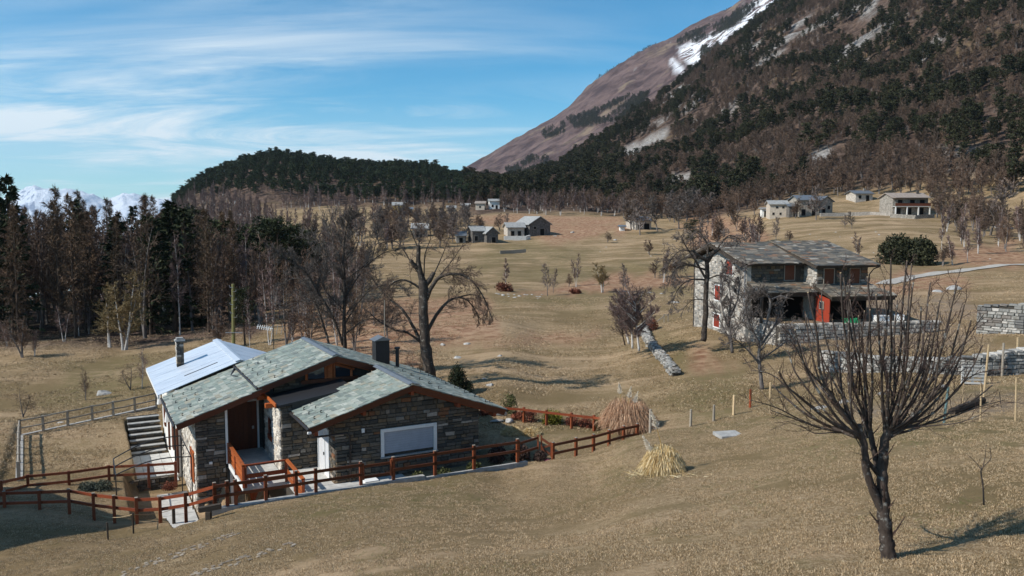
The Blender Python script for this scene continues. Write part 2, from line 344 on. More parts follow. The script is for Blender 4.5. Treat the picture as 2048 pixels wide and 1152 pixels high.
# ------------------------------------------------------------------ terrain: one sheet, a profile of heights for each bearing
def Z(v): return ('z', v)
COLS = {
 -700: [(6, Z(-8)), (32, Z(-13.5)), (38, Z(-13.8)), (43, Z(-14)), (52, Z(-14)), (60, Z(-14.5)), (88, Z(-15)), (110, Z(-15.5)), (150, Z(-17)), (200, Z(-22)), (300, Z(-35)), (430, Z(-60)), (600, Z(-100)), (900, Z(-160)), (1300, Z(-250)), (1900, Z(-350)), (2500, Z(-450)), (3200, Z(-500)), (6000, Z(-600))],
 0: [(6, Z(-6.5)), (27, 1152), (36, 1014), (41, Z(-13.6)), (52.5, Z(-13.6)), (57, Z(-14.5)), (88, 703), (110, Z(-15.2)), (150, Z(-17)), (200, Z(-21)), (300, Z(-32)), (430, Z(-55)), (600, Z(-90)), (900, Z(-150)), (1300, Z(-240)), (1900, Z(-340)), (2500, Z(-430)), (3200, Z(-490)), (6000, Z(-600))],
 200: [(6, Z(-6.2)), (25, 1152), (35.3, 1040), (41, Z(-13.9)), (53, Z(-13.6)), (58, Z(-14.3)), (88, 700), (110, Z(-14.8)), (150, Z(-16)), (200, Z(-18)), (300, Z(-25)), (430, Z(-35)), (600, Z(-45)), (850, Z(-60)), (1200, Z(-200)), (1900, Z(-340)), (2500, Z(-430)), (3200, Z(-490)), (6000, Z(-600))],
 330: [(6, Z(-6.1)), (23.6, 1152), (34.3, 1042), (40, Z(-14.2)), (52, Z(-13.6)), (60, Z(-14)), (86, 697), (107, Z(-14.3)), (150, Z(-15)), (200, Z(-16)), (300, Z(-16)), (430, Z(-12)), (560, Z(-6)), (750, Z(2)), (1000, Z(-60)), (1900, Z(-300)), (2500, Z(-400)), (3200, Z(-480)), (6000, Z(-600))],
 400: [(6, Z(-6)), (23, 1152), (33.8, 1032), (37, Z(-14.3)), (50, Z(-13.8)), (60, Z(-13.8)), (86, Z(-13.7)), (107, Z(-14)), (150, Z(-14.5)), (200, Z(-14)), (300, Z(-9)), (430, Z(-2)), (560, Z(12)), (750, 376), (980, Z(-10)), (1900, Z(-250)), (2500, Z(-400)), (3200, Z(-480)), (6000, Z(-600))],
 450: [(6, Z(-6)), (22.5, 1152), (33.3, 1012), (37, Z(-12.8)), (50, Z(-13.2)), (60, Z(-13.3)), (86, Z(-13.4)), (107, Z(-13.6)), (150, Z(-14)), (200, Z(-13)), (300, Z(-7)), (430, Z(1)), (560, Z(18)), (760, 350), (980, Z(0)), (1900, Z(-230)), (2500, Z(-380)), (3200, Z(-460)), (6000, Z(-600))],
 560: [(6, Z(-5.9)), (21.5, 1152), (34.6, 998), (37.5, Z(-12.8)), (48, Z(-12.8)), (60, Z(-12.6)), (85, Z(-12.9)), (107, Z(-13.1)), (150, Z(-13.2)), (200, Z(-12)), (300, Z(-5)), (430, Z(4)), (560, Z(27)), (780, 324), (980, Z(10)), (1900, Z(-220)), (2500, Z(-350)), (3200, Z(-450)), (6000, Z(-600))],
 700: [(6, Z(-5.8)), (20.3, 1152), (35.7, 977), (38, Z(-12.8)), (48, Z(-12.7)), (60, Z(-12.4)), (85, Z(-12.3)), (105, Z(-12.5)), (150, Z(-12.8)), (200, Z(-11.6)), (300, 448), (430, 416), (560, Z(24)), (780, 344), (980, Z(5)), (1900, Z(-200)), (2500, Z(-300)), (3200, Z(-420)), (6000, Z(-600))],
 850: [(6, Z(-5.6)), (19.2, 1152), (38.2, 953), (40.5, Z(-12.75)), (49, Z(-12.6)), (60, Z(-12.1)), (85, Z(-11.9)), (105, Z(-12.2)), (150, Z(-12.6)), (200, 520), (300, 446), (430, 415), (560, Z(20)), (780, 346), (980, Z(5)), (1900, 425), (2500, 405), (3200, 390), (6000, Z(-300))],
 930: [(6, Z(-5.5)), (18.6, 1152), (39.4, 938), (41.5, Z(-12.7)), (49.5, Z(-12.5)), (60, Z(-12)), (85, Z(-11.8)), (105, Z(-12)), (150, Z(-12.5)), (200, 520), (300, 446), (430, 413), (560, Z(16)), (780, 367), (980, 375), (1900, 380), (2500, 362), (3200, 340), (6000, Z(-100))],
 1000: [(6, Z(-5.4)), (18, 1152), (40.3, 928), (42.5, Z(-12.5)), (50, Z(-12.4)), (60, Z(-11.9)), (85, Z(-11.7)), (105, Z(-11.9)), (150, Z(-12.4)), (200, 520), (300, 446), (430, 408), (600, 385), (850, 374), (1050, 384), (1900, 372), (2500, 338), (3200, 300), (6000, Z(-50))],
 1100: [(6, Z(-5.3)), (17.5, 1152), (41.2, 912), (43, Z(-12.4)), (50.5, 832), (60, 768), (85, 665), (105, 617), (150, 566), (200, 520), (300, 444), (430, 408), (600, 372), (950, 350), (1150, 362), (1900, 340), (2500, 290), (3200, 247), (6000, Z(-50))],
 1200: [(6, Z(-5.2)), (17, 1152), (42.3, 893), (44, Z(-12.2)), (51, 826), (61, 762), (85, 660), (105, 615), (150, 565), (200, 518), (300, 443), (420, 406), (600, 346), (1000, 290), (1250, 306), (1900, 285), (2500, 222), (3200, 162), (6000, Z(100))],
 1300: [(6, Z(-5.1)), (16.5, 1152), (42.5, 868), (44.5, 862), (52, 805), (61, 745), (82, 660), (105, 611), (150, 563), (200, 512), (300, 440), (400, 404), (580, 318), (1060, 216), (1300, 235), (1900, 210), (2500, 160), (3200, 102), (6000, Z(150))],
 1400: [(6, Z(-5)), (16, 1152), (42, 860), (44.5, 848), (52, 785), (60, 733), (76, 660), (105, 607), (150, 560), (200, 505), (290, 440), (380, 402), (560, 285), (1120, 136), (1350, 155), (1900, 135), (2500, 95), (3200, 56), (6000, Z(200))],
 1490: [(6, Z(-4.9)), (15.5, 1152), (41, 852), (44, 838), (51, 780), (60, 725), (72, 672), (102, 590), (145, 548), (195, 492), (270, 436), (335, 400), (540, 252), (1180, 60), (1450, 75), (1900, 60), (2500, 25), (3200, 10), (6000, Z(300))],
 1600: [(6, Z(-4.8)), (15, 1152), (39.5, 846), (42, 839), (50, 783), (60.5, 706), (70, 652), (100, 577), (140, 535), (190, 478), (250, 431), (290, 399), (520, 218), (1250, -30), (1500, -20), (1900, -30), (2500, -60), (3200, -90), (6000, Z(400))],
 1800: [(6, Z(-4.6)), (14.5, 1152), (33, 843), (36, 834), (46, 772), (58, 700), (72, 642), (95, 585), (135, 535), (190, 463), (245, 431), (272, 396), (480, 170), (1300, -200), (1600, -190), (1900, -200), (2500, -250), (3200, -260), (6000, Z(600))],
 2048: [(6, Z(-4.5)), (14, 1152), (30, 842), (33, 828), (42, 775), (50, 738), (60, 668), (82, 602), (130, 532), (180, 488), (215, 462), (235, 440), (430, 100), (1300, -420), (1600, -400), (1900, -400), (2500, -420), (3200, -430), (6000, Z(900))],
 2700: [(6, Z(-4)), (12, 1152), (27, 842), (30, 828), (38, 775), (46, 735), (55, 660), (72, 600), (110, 530), (150, 480), (180, 455), (200, 430), (400, 40), (1300, -700), (1600, -690), (1900, -690), (2500, -700), (3200, -710), (6000, Z(1200))],
}
_cx = sorted(COLS); _s = np.array([(p - 1024) / F for p in _cx])
_K = len(COLS[0])
_LY = np.array([[math.log(k[0]) for k in COLS[p]] for p in _cx])
_TT = np.array([[(k[1][1] / k[0]) if isinstance(k[1], tuple) else tz(k[1]) for k in COLS[p]] for p in _cx])
def pchip(x, Y, xq):
    h = np.diff(x)[:, None]; d = np.diff(Y, axis=0) / h; m = np.zeros_like(Y)
    w1 = 2 * h[1:] + h[:-1]; w2 = h[1:] + 2 * h[:-1]
    ok = d[:-1] * d[1:] > 0
    with np.errstate(all='ignore'):
        mm = (w1 + w2) / (w1 / d[:-1] + w2 / d[1:])
    m[1:-1] = np.where(ok, mm, 0); m[0] = d[0]; m[-1] = d[-1]
    i = np.clip(np.searchsorted(x, xq) - 1, 0, len(x) - 2); t = ((xq - x[i]) / (x[i + 1] - x[i]))[:, None]; hh = (x[i + 1] - x[i])[:, None]
    return (2 * t**3 - 3 * t**2 + 1) * Y[i] + (t**3 - 2 * t**2 + t) * hh * m[i] + (-2 * t**3 + 3 * t**2) * Y[i + 1] + (t**3 - t**2) * hh * m[i + 1]

# house frames: origin, direction along the front (U) and away from the camera (V)
class Frame:
    def __init__(s, O, deg):
        s.O = np.array(O, float); a = R(deg); s.U = np.array((math.cos(a), math.sin(a), 0)); s.V = np.array((-math.sin(a), math.cos(a), 0)); s.deg = deg
    def p(s, u, v, z): r = s.O + s.U * u + s.V * v; return (r[0], r[1], z)
    def uv(s, x, y): dx = x - s.O[0]; dy = y - s.O[1]; return dx * s.U[0] + dy * s.U[1], dx * s.V[0] + dy * s.V[1]
H1 = Frame((-8.37, 38.0, 0), 27.8)
H2 = Frame((19.52, 68.0, 0), 11)
PADS = [  # frame, u0, u1, v0, v1, z, soft
    (H1, -2.05, 8.4, -2.3, 13.0, -12.80, .12),
    (H1, 8.4, 16.4, -2.3, 7.0, -12.62, .5),
    (H1, -14.2, -6.4, 10.8, 25.5, -13.9, .5),
    (H1, -7.2, -2.1, -2.1, 5.6, -15.02, .2), (H1, -8.3, -5.5, 1.5, 10.2, -15.02, .5),
    (H1, -8.0, -5.5, 10.2, 23.2, -14.98, .12),
    (H2, 1.2, 13.5, -4.5, 9.0, -8.62, .5),
]
def sstep(x): x = np.clip(x, 0, 1); return x * x * (3 - 2 * x)
_ra = np.random.RandomState(5)
_W = [( _ra.uniform(-1, 1), _ra.uniform(-1, 1), _ra.uniform(0, 6.28), k) for k in range(6) for _ in range(7)]
def wavy(x, y, L, seed=0):
    """cheap smooth noise: rotated sines, wavelength L"""
    z = 0; rs = np.random.RandomState(seed)
    for k in range(7):
        a = rs.uniform(0, 6.28); l = L * rs.uniform(.55, 1.6); ph = rs.uniform(0, 6.28); a2 = rs.uniform(0, 6.28)
        z = z + np.sin((x * math.cos(a) + y * math.sin(a)) * 6.283 / l + ph + .6 * np.sin((x * math.cos(a2) + y * math.sin(a2)) * 6.283 / (l * 1.7)))
    return z / 7
def build_grid():
    a = np.concatenate([np.linspace(-130, -37, 60)[:-1], np.linspace(-37, 37, 760), np.linspace(37, 130, 60)[1:]])
    ly = np.linspace(math.log(5), math.log(6000), 640)
    th = np.radians(a); thc = np.clip(th, -R(46), R(46)); s = np.tan(thc)
    LYs = pchip(_s, _LY, s); TTs = pchip(_s, _TT, s)
    nA, nR = len(a), len(ly); X = np.zeros((nA, nR)); Y = np.zeros((nA, nR)); Zg = np.zeros((nA, nR))
    for i in range(nA):
        L = LYs[i].copy(); L = np.maximum.accumulate(L + np.arange(_K) * 1e-6)
        zz = (TTs[i] * np.exp(L))[:, None]
        h = pchip(L, zz, ly)[:, 0]; h = np.where(ly < L[0], zz[0, 0], h)
        r = np.exp(ly) / math.cos(thc[i])
        X[i] = r * math.sin(th[i]); Y[i] = r * math.cos(th[i]); Zg[i] = h
    Yq = np.exp(ly)[None, :] * np.ones((nA, 1))
    Zb = Zg.copy(); ker = np.ones(41) / 41
    for _ in range(3):
        P_ = np.pad(Zb, ((20, 20), (0, 0)), mode='edge'); cs = np.cumsum(np.vstack([np.zeros((1, nR)), P_]), 0); Zb = (cs[41:] - cs[:-41]) / 41
    wb = sstep((39 - Yq) / 8); Zg = Zg * (1 - wb) + Zb * wb
    # undulation
    Zg += .06 * wavy(X, Y, 12, 1) * sstep((Yq - 5) / 8) * sstep((70 - Yq) / 30)
    Zg += .035 * wavy(X, Y, 2.4, 12) * sstep((80 - Yq) / 30)
    Zg += .5 * wavy(X, Y, 26, 2) * sstep((Yq - 52) / 25) * sstep((330 - Yq) / 80)
    Zg += .16 * wavy(X, Y, 8, 3) * sstep((Yq - 52) / 25) * sstep((330 - Yq) / 80)
    Zg += 3.2 * wavy(X, Y, 60, 4) * sstep((Yq - 270) / 150)
    Zg += 1.6 * wavy(X, Y, 24, 6) * sstep((Yq - 270) / 150)
    rug = sstep((Yq - 330) / 120) * sstep((X / Yq - .03) / .1)
    Zg += 9 * wavy(X, Y, 120, 7) * rug + 3.0 * np.abs(wavy(X, Y, 40, 8)) * rug + 14 * wavy(X, Y, 330, 9) * sstep((Yq - 1100) / 500) * sstep((X / Yq + .1) / .1)
    Zg += 10 * (1 - 2 * np.abs(wavy(X, Y, 190, 19))) * sstep((Yq - 1500) / 500) * sstep((X / Yq + .1) / .1)
    for fr, u0, u1, v0, v1, z, soft in PADS:
        dx = X - fr.O[0]; dy = Y - fr.O[1]; u = dx * fr.U[0] + dy * fr.U[1]; v = dx * fr.V[0] + dy * fr.V[1]
        w = np.minimum(np.minimum(u - u0, u1 - u), np.minimum(v - v0, v1 - v)) / soft
        w = sstep(w + 1); Zg = Zg * (1 - w) + z * w
    Zg = np.where(Zg > 900, 900 + 180 * np.tanh((Zg - 900) / 900), Zg)
    return a, ly, X, Y, Zg
GA, GL, GX, GY, GZ = build_grid()
def H(x, y):
    th = math.atan2(x, y); thc = max(-R(46), min(R(46), th)); l = math.log(max(5.01, math.hypot(x, y) * math.cos(thc)))
    ad = math.degrees(th)
    i = int(np.searchsorted(GA, ad)) - 1; i = max(0, min(len(GA) - 2, i)); fa = min(1, max(0, (ad - GA[i]) / (GA[i + 1] - GA[i])))
    g = (l - GL[0]) / (GL[1] - GL[0]); j = max(0, min(len(GL) - 2, int(g))); fr = min(1, max(0, g - j))
    return float((GZ[i, j] * (1 - fa) + GZ[i + 1, j] * fa) * (1 - fr) + (GZ[i, j + 1] * (1 - fa) + GZ[i + 1, j + 1] * fa) * fr)
def Hv(x, y):
    th = np.arctan2(x, y); thc = np.clip(th, -R(46), R(46)); l = np.log(np.maximum(5.01, np.hypot(x, y) * np.cos(thc))); ad = np.degrees(th)
    i = np.clip(np.searchsorted(GA, ad) - 1, 0, len(GA) - 2); fa = np.clip((ad - GA[i]) / (GA[i + 1] - GA[i]), 0, 1)
    g = (l - GL[0]) / (GL[1] - GL[0]); j = np.clip(g.astype(int), 0, len(GL) - 2); fr = np.clip(g - j, 0, 1)
    return (GZ[i, j] * (1 - fa) + GZ[i + 1, j] * fa) * (1 - fr) + (GZ[i, j + 1] * (1 - fa) + GZ[i + 1, j + 1] * fa) * fr
_YM = np.exp(np.linspace(math.log(6), math.log(5800), 2600))
def G(px, py, ymin=6):
    """the point of the ground seen at a pixel"""
    r = ray(px, py); Ys = _YM[_YM > ymin]; x = r[0] / r[1] * Ys; z = r[2] / r[1] * Ys
    below = z <= Hv(x, Ys)
    k = int(np.argmax(below)) if below.any() else len(Ys) - 1
    if k == 0: return np.array((x[0], Ys[0], H(x[0], Ys[0])))
    a, b = Ys[k - 1], Ys[k]
    for _ in range(12):
        m = (a + b) / 2
        if r[2] / r[1] * m <= H(r[0] / r[1] * m, m): b = m
        else: a = m
    return np.array((r[0] / r[1] * b, b, H(r[0] / r[1] * b, b)))
def topix(x, y, z):
    f = y * CP - z * SP; up = y * SP + z * CP
    return 1024 + F * x / f, 576 - F * up / f

def inpoly(px, py, poly):
    c = np.zeros(px.shape, bool); n = len(poly); j = n - 1
    for i in range(n):
        xi, yi = poly[i]; xj, yj = poly[j]
        cond = ((yi > py) != (yj > py)) & (px < (xj - xi) * (py - yi) / (yj - yi + 1e-9) + xi)
        c ^= cond; j = i
    return c
def blur(m, n=2):
    m = m.astype(float)
    for _ in range(n):
        m = (np.roll(m, 1, 0) + m + np.roll(m, -1, 0)) / 3; m = (np.roll(m, 1, 1) + m + np.roll(m, -1, 1)) / 3
    return m
def terrain():
    nA, nR = GX.shape
    f_ = GY * CP - GZ * SP; up_ = GY * SP + GZ * CP; f_ = np.maximum(f_, .1)
    PX = 1024 + F * GX / f_; PY = 576 - F * up_ / f_
    D = np.exp(GL)[None, :] * np.ones((nA, 1))
    rj = np.random.RandomState(8)
    rn = blur(rj.normal(0, 1, PX.shape), 2) * 3 + blur(rj.normal(0, 1, PX.shape), 8) * 6 + blur(rj.normal(0, 1, PX.shape), 30) * 9
    jx = 30 * wavy(PX, PY * 2.2, 160, 31) + 14 * wavy(PX, PY * 2.2, 50, 32) + 10 * rn
    jy = 9 * wavy(PX, PY * 2.2, 120, 33) + 5 * wavy(PX, PY * 2.2, 40, 34) + 3.2 * np.roll(rn, 37, 0)
    PXj, PYj = PX + jx, PY + jy
    SX, SY = PX + jx * .25, PY + jy * .25
    def reg(polys, y0, y1, b=5, PXj=PXj, PYj=PYj):
        m = np.zeros(GX.shape, bool)
        for p in polys: m |= inpoly(PXj, PYj, p)
        return blur(m & (D > y0) & (D < y1), b)
    # where bracken, green turf, bare earth, wood litter, snow, scree and rock lie
    bracken = reg([[(760, 600), (1010, 590), (1210, 552), (1430, 545), (1430, 572), (1120, 588), (980, 592), (1000, 672), (1200, 664), (1210, 680), (900, 694), (700, 720), (640, 690)],
                   [(1010, 468), (1110, 445), (1240, 432), (1240, 462), (1140, 470), (1100, 485)], [(1380, 430), (1500, 440), (1560, 478), (1380, 520)],
                   [(1690, 560), (1850, 545), (1980, 560), (1900, 580), (1740, 600)], [(940, 425), (1200, 415), (1290, 412), (1290, 425), (1100, 445), (950, 450)],
                   [(1380, 700), (1430, 695), (1440, 740), (1400, 750)], [(1900, 500), (2048, 480), (2048, 530), (1900, 540)], [(560, 620), (840, 600), (860, 740), (560, 740)]], 50, 330)
    green = reg([[(1000, 545), (1200, 530), (1450, 510), (1450, 545), (1200, 560), (980, 562)], [(940, 560), (980, 480), (1200, 505), (1170, 520), (980, 535)], [(1290, 660), (1380, 690), (1480, 760), (1480, 850), (1370, 860), (1370, 760)],
                 [(600, 985), (800, 960), (1000, 940), (900, 1000), (560, 1050)], [(820, 1000), (1000, 985), (980, 1020), (800, 1030)], [(1050, 830), (1290, 830), (1250, 890), (1060, 890)], [(150, 730), (310, 710), (320, 790), (60, 830)],
                 [(1600, 860), (2048, 845), (2048, 905), (1850, 900), (1700, 890)], [(1180, 945), (1290, 935), (1340, 960), (1260, 975)], [(1400, 865), (1600, 790), (1850, 770), (2048, 760), (2048, 840), (1600, 845)], [(950, 590), (1200, 575), (1400, 570), (1380, 600), (1000, 610)], [(1500, 1120), (1700, 1130), (1650, 1152), (1480, 1152)]], 10, 330, 7)
    earth = reg([[(1700, 812), (2048, 780), (2048, 826), (1720, 842)], [(1550, 640), (1960, 655), (1960, 690), (1800, 700), (1550, 690)], 
                 [(0, 660), (330, 672), (330, 690), (0, 700)], [(1690, 600), (1960, 590), (1960, 640), (1700, 650)]], 12, 330, 7)
    litter = np.maximum(sstep((D - 275 - 60 * sstep((1500 - PX) / 400)) / 40) * sstep((PX - 900) / 60), sstep((D - 400) / 60) * (PX < 960))
    litter = np.maximum(litter, sstep((D - 86) / 8) * sstep((560 - PX + 20 * wavy(GX, GY, 20, 40)) / 60) * (PX < 620))
    litter = np.maximum(litter, .8 * sstep((D - 125) / 20) * sstep((740 - PX) / 60) * (PX < 760) * sstep((240 - D) / 30))
    snow = reg([[(1350, 95), (1385, 78), (1420, 72), (1450, 60), (1470, 35), (1500, 10), (1570, -20), (1600, -25), (1560, 20), (1500, 45), (1450, 78), (1430, 118), (1395, 140), (1365, 118)], [(1338, 110), (1352, 118), (1368, 150), (1350, 142)]], 1400, 6000, 1, SX, SY)
    scree = reg([[(1228, 308), (1262, 290), (1300, 275), (1338, 255), (1332, 282), (1300, 292), (1258, 312), (1228, 316)], [(1335, 352), (1380, 345), (1385, 372), (1340, 378)], [(1458, 352), (1482, 345), (1470, 378), (1452, 375)]], 330, 1300, 1, SX, SY)
    far = sstep((D - 1500) / 200)
    rockn = wavy(GX, GY, 90, 51) + .7 * wavy(GX, GY, 34, 52)
    rock = reg([[(1270, 235), (1300, 190), (1350, 165), (1400, 190), (1480, 195), (1470, 240), (1380, 255), (1300, 262), (1260, 265)], [(1480, 50), (1650, 20), (1760, -10), (1860, 60), (1800, 120), (1700, 140), (1600, 110), (1500, 150)],
                [(1590, 275), (1700, 290), (1690, 345), (1600, 330)], [(1780, 85), (1880, 70), (1880, 110), (1790, 125)], [(1880, 295), (2048, 300), (2048, 345), (1880, 350)], [(1960, 430), (2048, 425), (2048, 480), (1990, 480)]], 230, 1400, 2)
    rock = np.clip(rock * sstep((rockn - .0) / .35) + .8 * sstep((rockn - .75) / .2) * sstep((D - 330) / 50) * (PX > 1250), 0, 1)
    me = bpy.data.meshes.new('ground')
    idx = np.arange(nA * nR).reshape(nA, nR)
    q = np.stack([idx[:-1, :-1], idx[1:, :-1], idx[1:, 1:], idx[:-1, 1:]], -1).reshape(-1, 4)
    me.vertices.add(nA * nR); me.vertices.foreach_set('co', np.stack([GX, GY, GZ], -1).reshape(-1))
    me.loops.add(q.size); me.loops.foreach_set('vertex_index', q.reshape(-1))
    me.polygons.add(len(q)); me.polygons.foreach_set('loop_start', np.arange(0, q.size, 4)); me.polygons.foreach_set('loop_total', np.full(len(q), 4))
    me.polygons.foreach_set('use_smooth', np.ones(len(q), bool))
    me.update(calc_edges=True)
    def att(n, a, b, c):
        A = me.color_attributes.new(n, 'FLOAT_COLOR', 'POINT')
        A.data.foreach_set('color', np.stack([a, b, c, np.ones_like(a)], -1).reshape(-1))
    att('ma', bracken, green, earth); att('mb', litter, snow, scree); att('mc', rock, far, np.zeros_like(far))
    t = NT('ground_cover', .95, .08)
    co = t.co(src='World')
    def A(n):
        a = t.new('ShaderNodeAttribute'); a.attribute_name = n; s_ = t.new('ShaderNodeSeparateColor'); t.L(a.outputs['Color'], s_.inputs[0]); return s_.outputs
    ma, mb_, mc = A('ma'), A('mb'), A('mc')
    n_f = t.noise(7, 8, .72, co); n_m = t.noise(.9, 6, .65, co, .4); n_l = t.noise(.13, 5, .6, co, .6); n_x = t.noise(.02, 6, .65, co)
    n_s = t.noise(1.1, 6, .7, t.co((.22, 1.0, 1), (0, 0, R(20)), src='World'))
    c = t.ramp(n_f, [(.28, (.11, .066, .034)), (.42, (.24, .158, .084)), (.56, (.36, .255, .145)), (.72, (.52, .395, .26))])
    n_p = t.noise(26, 4, .7, co); c = t.mix(t.range(n_p, .52, .62, 0, .75), c, (.56, .44, .29)); c = t.mix(t.range(n_p, .46, .36, 0, .8), c, (.10, .07, .035))
    c = t.mix(t.range(n_m, .48, .70, 0, .55), c, (.20, .145, .068))
    c = t.mix(t.range(n_s, .52, .75, 0, .45), c, (.42, .31, .185))
    c = t.mix(t.range(n_l, .45, .62, 0, .7), c, (.180, .126, .064))
    n_t = t.noise(.10, 6, .65, t.co((.35, 2.2, 1), (0, 0, R(-8)), src='World'), .5); c = t.mix(t.range(n_t, .50, .60, 0, .55), c, (.175, .128, .062)); c = t.mix(t.range(n_t, .46, .38, 0, .45), c, (.50, .35, .22))
    cg = t.mix(n_m, (.10, .094, .04), (.185, .145, .066))
    c = t.mix(t.math('MULTIPLY', ma[1], t.range(t.math('ADD', n_m, t.math('MULTIPLY', n_f, .5)), .5, 1.0, .1, .8)), c, cg)
    cb = t.mix(t.range(n_m, .35, .65), (.20, .095, .055), (.42, .27, .17))
    c = t.mix(t.math('MULTIPLY', ma[0], t.range(n_l, .3, .55, .55, .95)), c, cb)
    ce = t.mix(n_m, (.15, .10, .07), (.33, .26, .20))
    c = t.mix(t.math('MULTIPLY', ma[2], t.range(t.math('ADD', n_m, t.math('MULTIPLY', n_f, .6)), .5, .9, .2, .8)), c, ce)
    cl = t.mix(t.range(t.noise(.16, 8, .7, co), .35, .68), (.062, .042, .033), (.19, .13, .10))
    cl = t.mix(t.range(t.noise(.035, 7, .7, co), .5, .68, 0, .7), cl, (.19, .135, .07))
    cf = t.mix(t.range(t.noise(.012, 9, .72, co), .38, .64), (.065, .042, .042), (.185, .125, .112))
    cf = t.mix(t.range(t.noise(.0065, 8, .7, co, .5), .55, .68, 0, .6), cf, (.30, .23, .15))
    cl = t.mix(mc[1], cl, cf)
    c = t.mix(mb_[0], c, cl)
    rk = t.mix(t.range(t.noise(.22, 10, .75, co), .35, .65), (.12, .11, .10), (.46, .43, .40))
    c = t.mix(mc[0], c, rk)
    c = t.mix(mb_[2], c, t.mix(t.range(t.noise(.5, 8, .75, co), .35, .65), (.26, .235, .21), (.46, .43, .40)))
    sn = t.math('MULTIPLY', mb_[1], t.range(t.noise(.022, 8, .75, co, .4), .45, .51))
    c = t.mix(sn, c, (.86, .88, .92))
    t.col(c)
    h = t.math('ADD', t.math('ADD', n_f, t.math('MULTIPLY', n_p, .5)), t.math('MULTIPLY', n_m, 1.4))
    bp = t.new('ShaderNodeBump'); bp.inputs['Strength'].default_value = .7; bp.inputs['Distance'].default_value = .12; t.L(h, bp.inputs['Height'])
    bp2 = t.new('ShaderNodeBump'); bp2.inputs['Distance'].default_value = 26; t.L(t.math('MULTIPLY', mb_[0], .8), bp2.inputs['Strength']); t.L(t.noise(.03, 8, .68, co), bp2.inputs['Height']); t.L(bp.outputs[0], bp2.inputs['Normal'])
    t.L(bp2.outputs[0], t.b.inputs['Normal'])
    me.materials.append(t.m)
    o = bpy.data.objects.new('ground', me); COL.objects.link(o); o['kind'] = 'structure'
    return PX, PY, D
PXG, PYG, DG = terrain()

def snow_range():
    """distant snow-covered peaks beyond the valley"""
    rs = np.random.RandomState(3); nx, ny = 420, 60; D0 = 9000.
    s = np.linspace(-.80, -.30, nx)
    sil = np.interp(1024 + s * F, [-300, 0, 40, 75, 100, 130, 170, 215, 250, 300, 345, 420, 520], [412, 394, 374, 362, 368, 372, 374, 392, 380, 382, 386, 402, 435])
    mb = MB(); Pn = []
    for j in range(ny):
        f = j / (ny - 1); Yd = D0 + 2600 * f
        for i in range(nx):
            k = math.sin(math.pi * min(1, f * 1.25) / 2); top = tz(sil[i] + 14) * (D0 + 1900)
            x = s[i] * Yd; base = -500
            z = base + (top - base) * k
            r = mnoise.fractal(Vector((x * .0016, Yd * .0016, 2.2)), .9, 2.1, 8)
            r2 = 1 - abs(mnoise.noise(Vector((x * .0024, Yd * .0014, 7.7)))) * 2
            z += (r * 95 + r2 * 60) * (.25 + .75 * math.sin(math.pi * min(1, f))) - (0 if f < .8 else 900 * (f - .8) / .2)
            Pn.append((x, Yd, z))
    fs = [(j * nx + i, j * nx + i + 1, (j + 1) * nx + i + 1, (j + 1) * nx + i) for j in range(ny - 1) for i in range(nx - 1)]
    mb.add(Pn, fs)
    t = NT('snowy_rock', .8, .2); g = t.new('ShaderNodeNewGeometry'); sp = t.new('ShaderNodeSeparateXYZ'); t.L(g.outputs['Normal'], sp.inputs[0])
    n = t.noise(.006, 8, .75, t.co(src='World'))
    v = t.math('ADD', sp.outputs[2], t.math('MULTIPLY', n, .8))
    t.col(t.ramp(t.range(v, 1.06, 1.22), [(0, (.17, .22, .33)), (1, (.72, .77, .85))])); t.bump(n, .8, 60)  # rock tinted blue: bluish shading of the peaks put into the colour
    o = solo('snowy_mountains', mb, t.m, kind='structure', smooth=True)
snow_range()
# ------------------------------------------------------------------ stones and slates, one object each
_rs = random.Random(11)
def unit_stone(k):
    r = random.Random(100 + k); vs = []; j = lambda a: r.uniform(-a, a)
    for y, q in ((.5, 1.0), (-.25, 1.0), (-.5, .80)):                # back, rim, face
        for x, z in ((-1, -1), (1, -1), (1, 1), (-1, 1)):
            vs.append((x * .5 * q + j(.045), y + (j(.10) if y < 0 else 0), z * .5 * q + j(.07)))
    fs = [(0, 1, 2, 3)]
    for a in (0, 4):
        for i in range(4): i2 = (i + 1) % 4; fs.append((a + i, a + 4 + i, a + 4 + i2, a + i2))
    fs.append((11, 10, 9, 8)); return vs, fs
def unit_slate(k):
    r = random.Random(300 + k); j = lambda a: r.uniform(-a, a)
    low = [(-.5 + j(.03), -.5 + j(.08)), (j(.1), -.5 + j(.07)), (.5 + j(.03), -.5 + j(.08))]; hi = [(.5, .5), (-.5, .5)]
    P = low + hi; vs = [(x, y, .5) for x, y in P] + [(x, y, -.5) for x, y in P]
    fs = [(0, 1, 2, 3, 4), (9, 8, 7, 6, 5)] + [(i, i + 5, (i + 1) % 5 + 5, (i + 1) % 5) for i in range(5)]
    return vs, fs
UNITS = {'stone': [unit_stone(k) for k in range(9)], 'slate': [unit_slate(k) for k in range(9)]}
_um = {}
def umesh(kind, k, mat):
    key = (kind, k, mat.name)
    if key not in _um:
        mb = MB(); mb.add(*UNITS[kind][k]); _um[key] = mkmesh(kind, mb, mat)
    return _um[key]
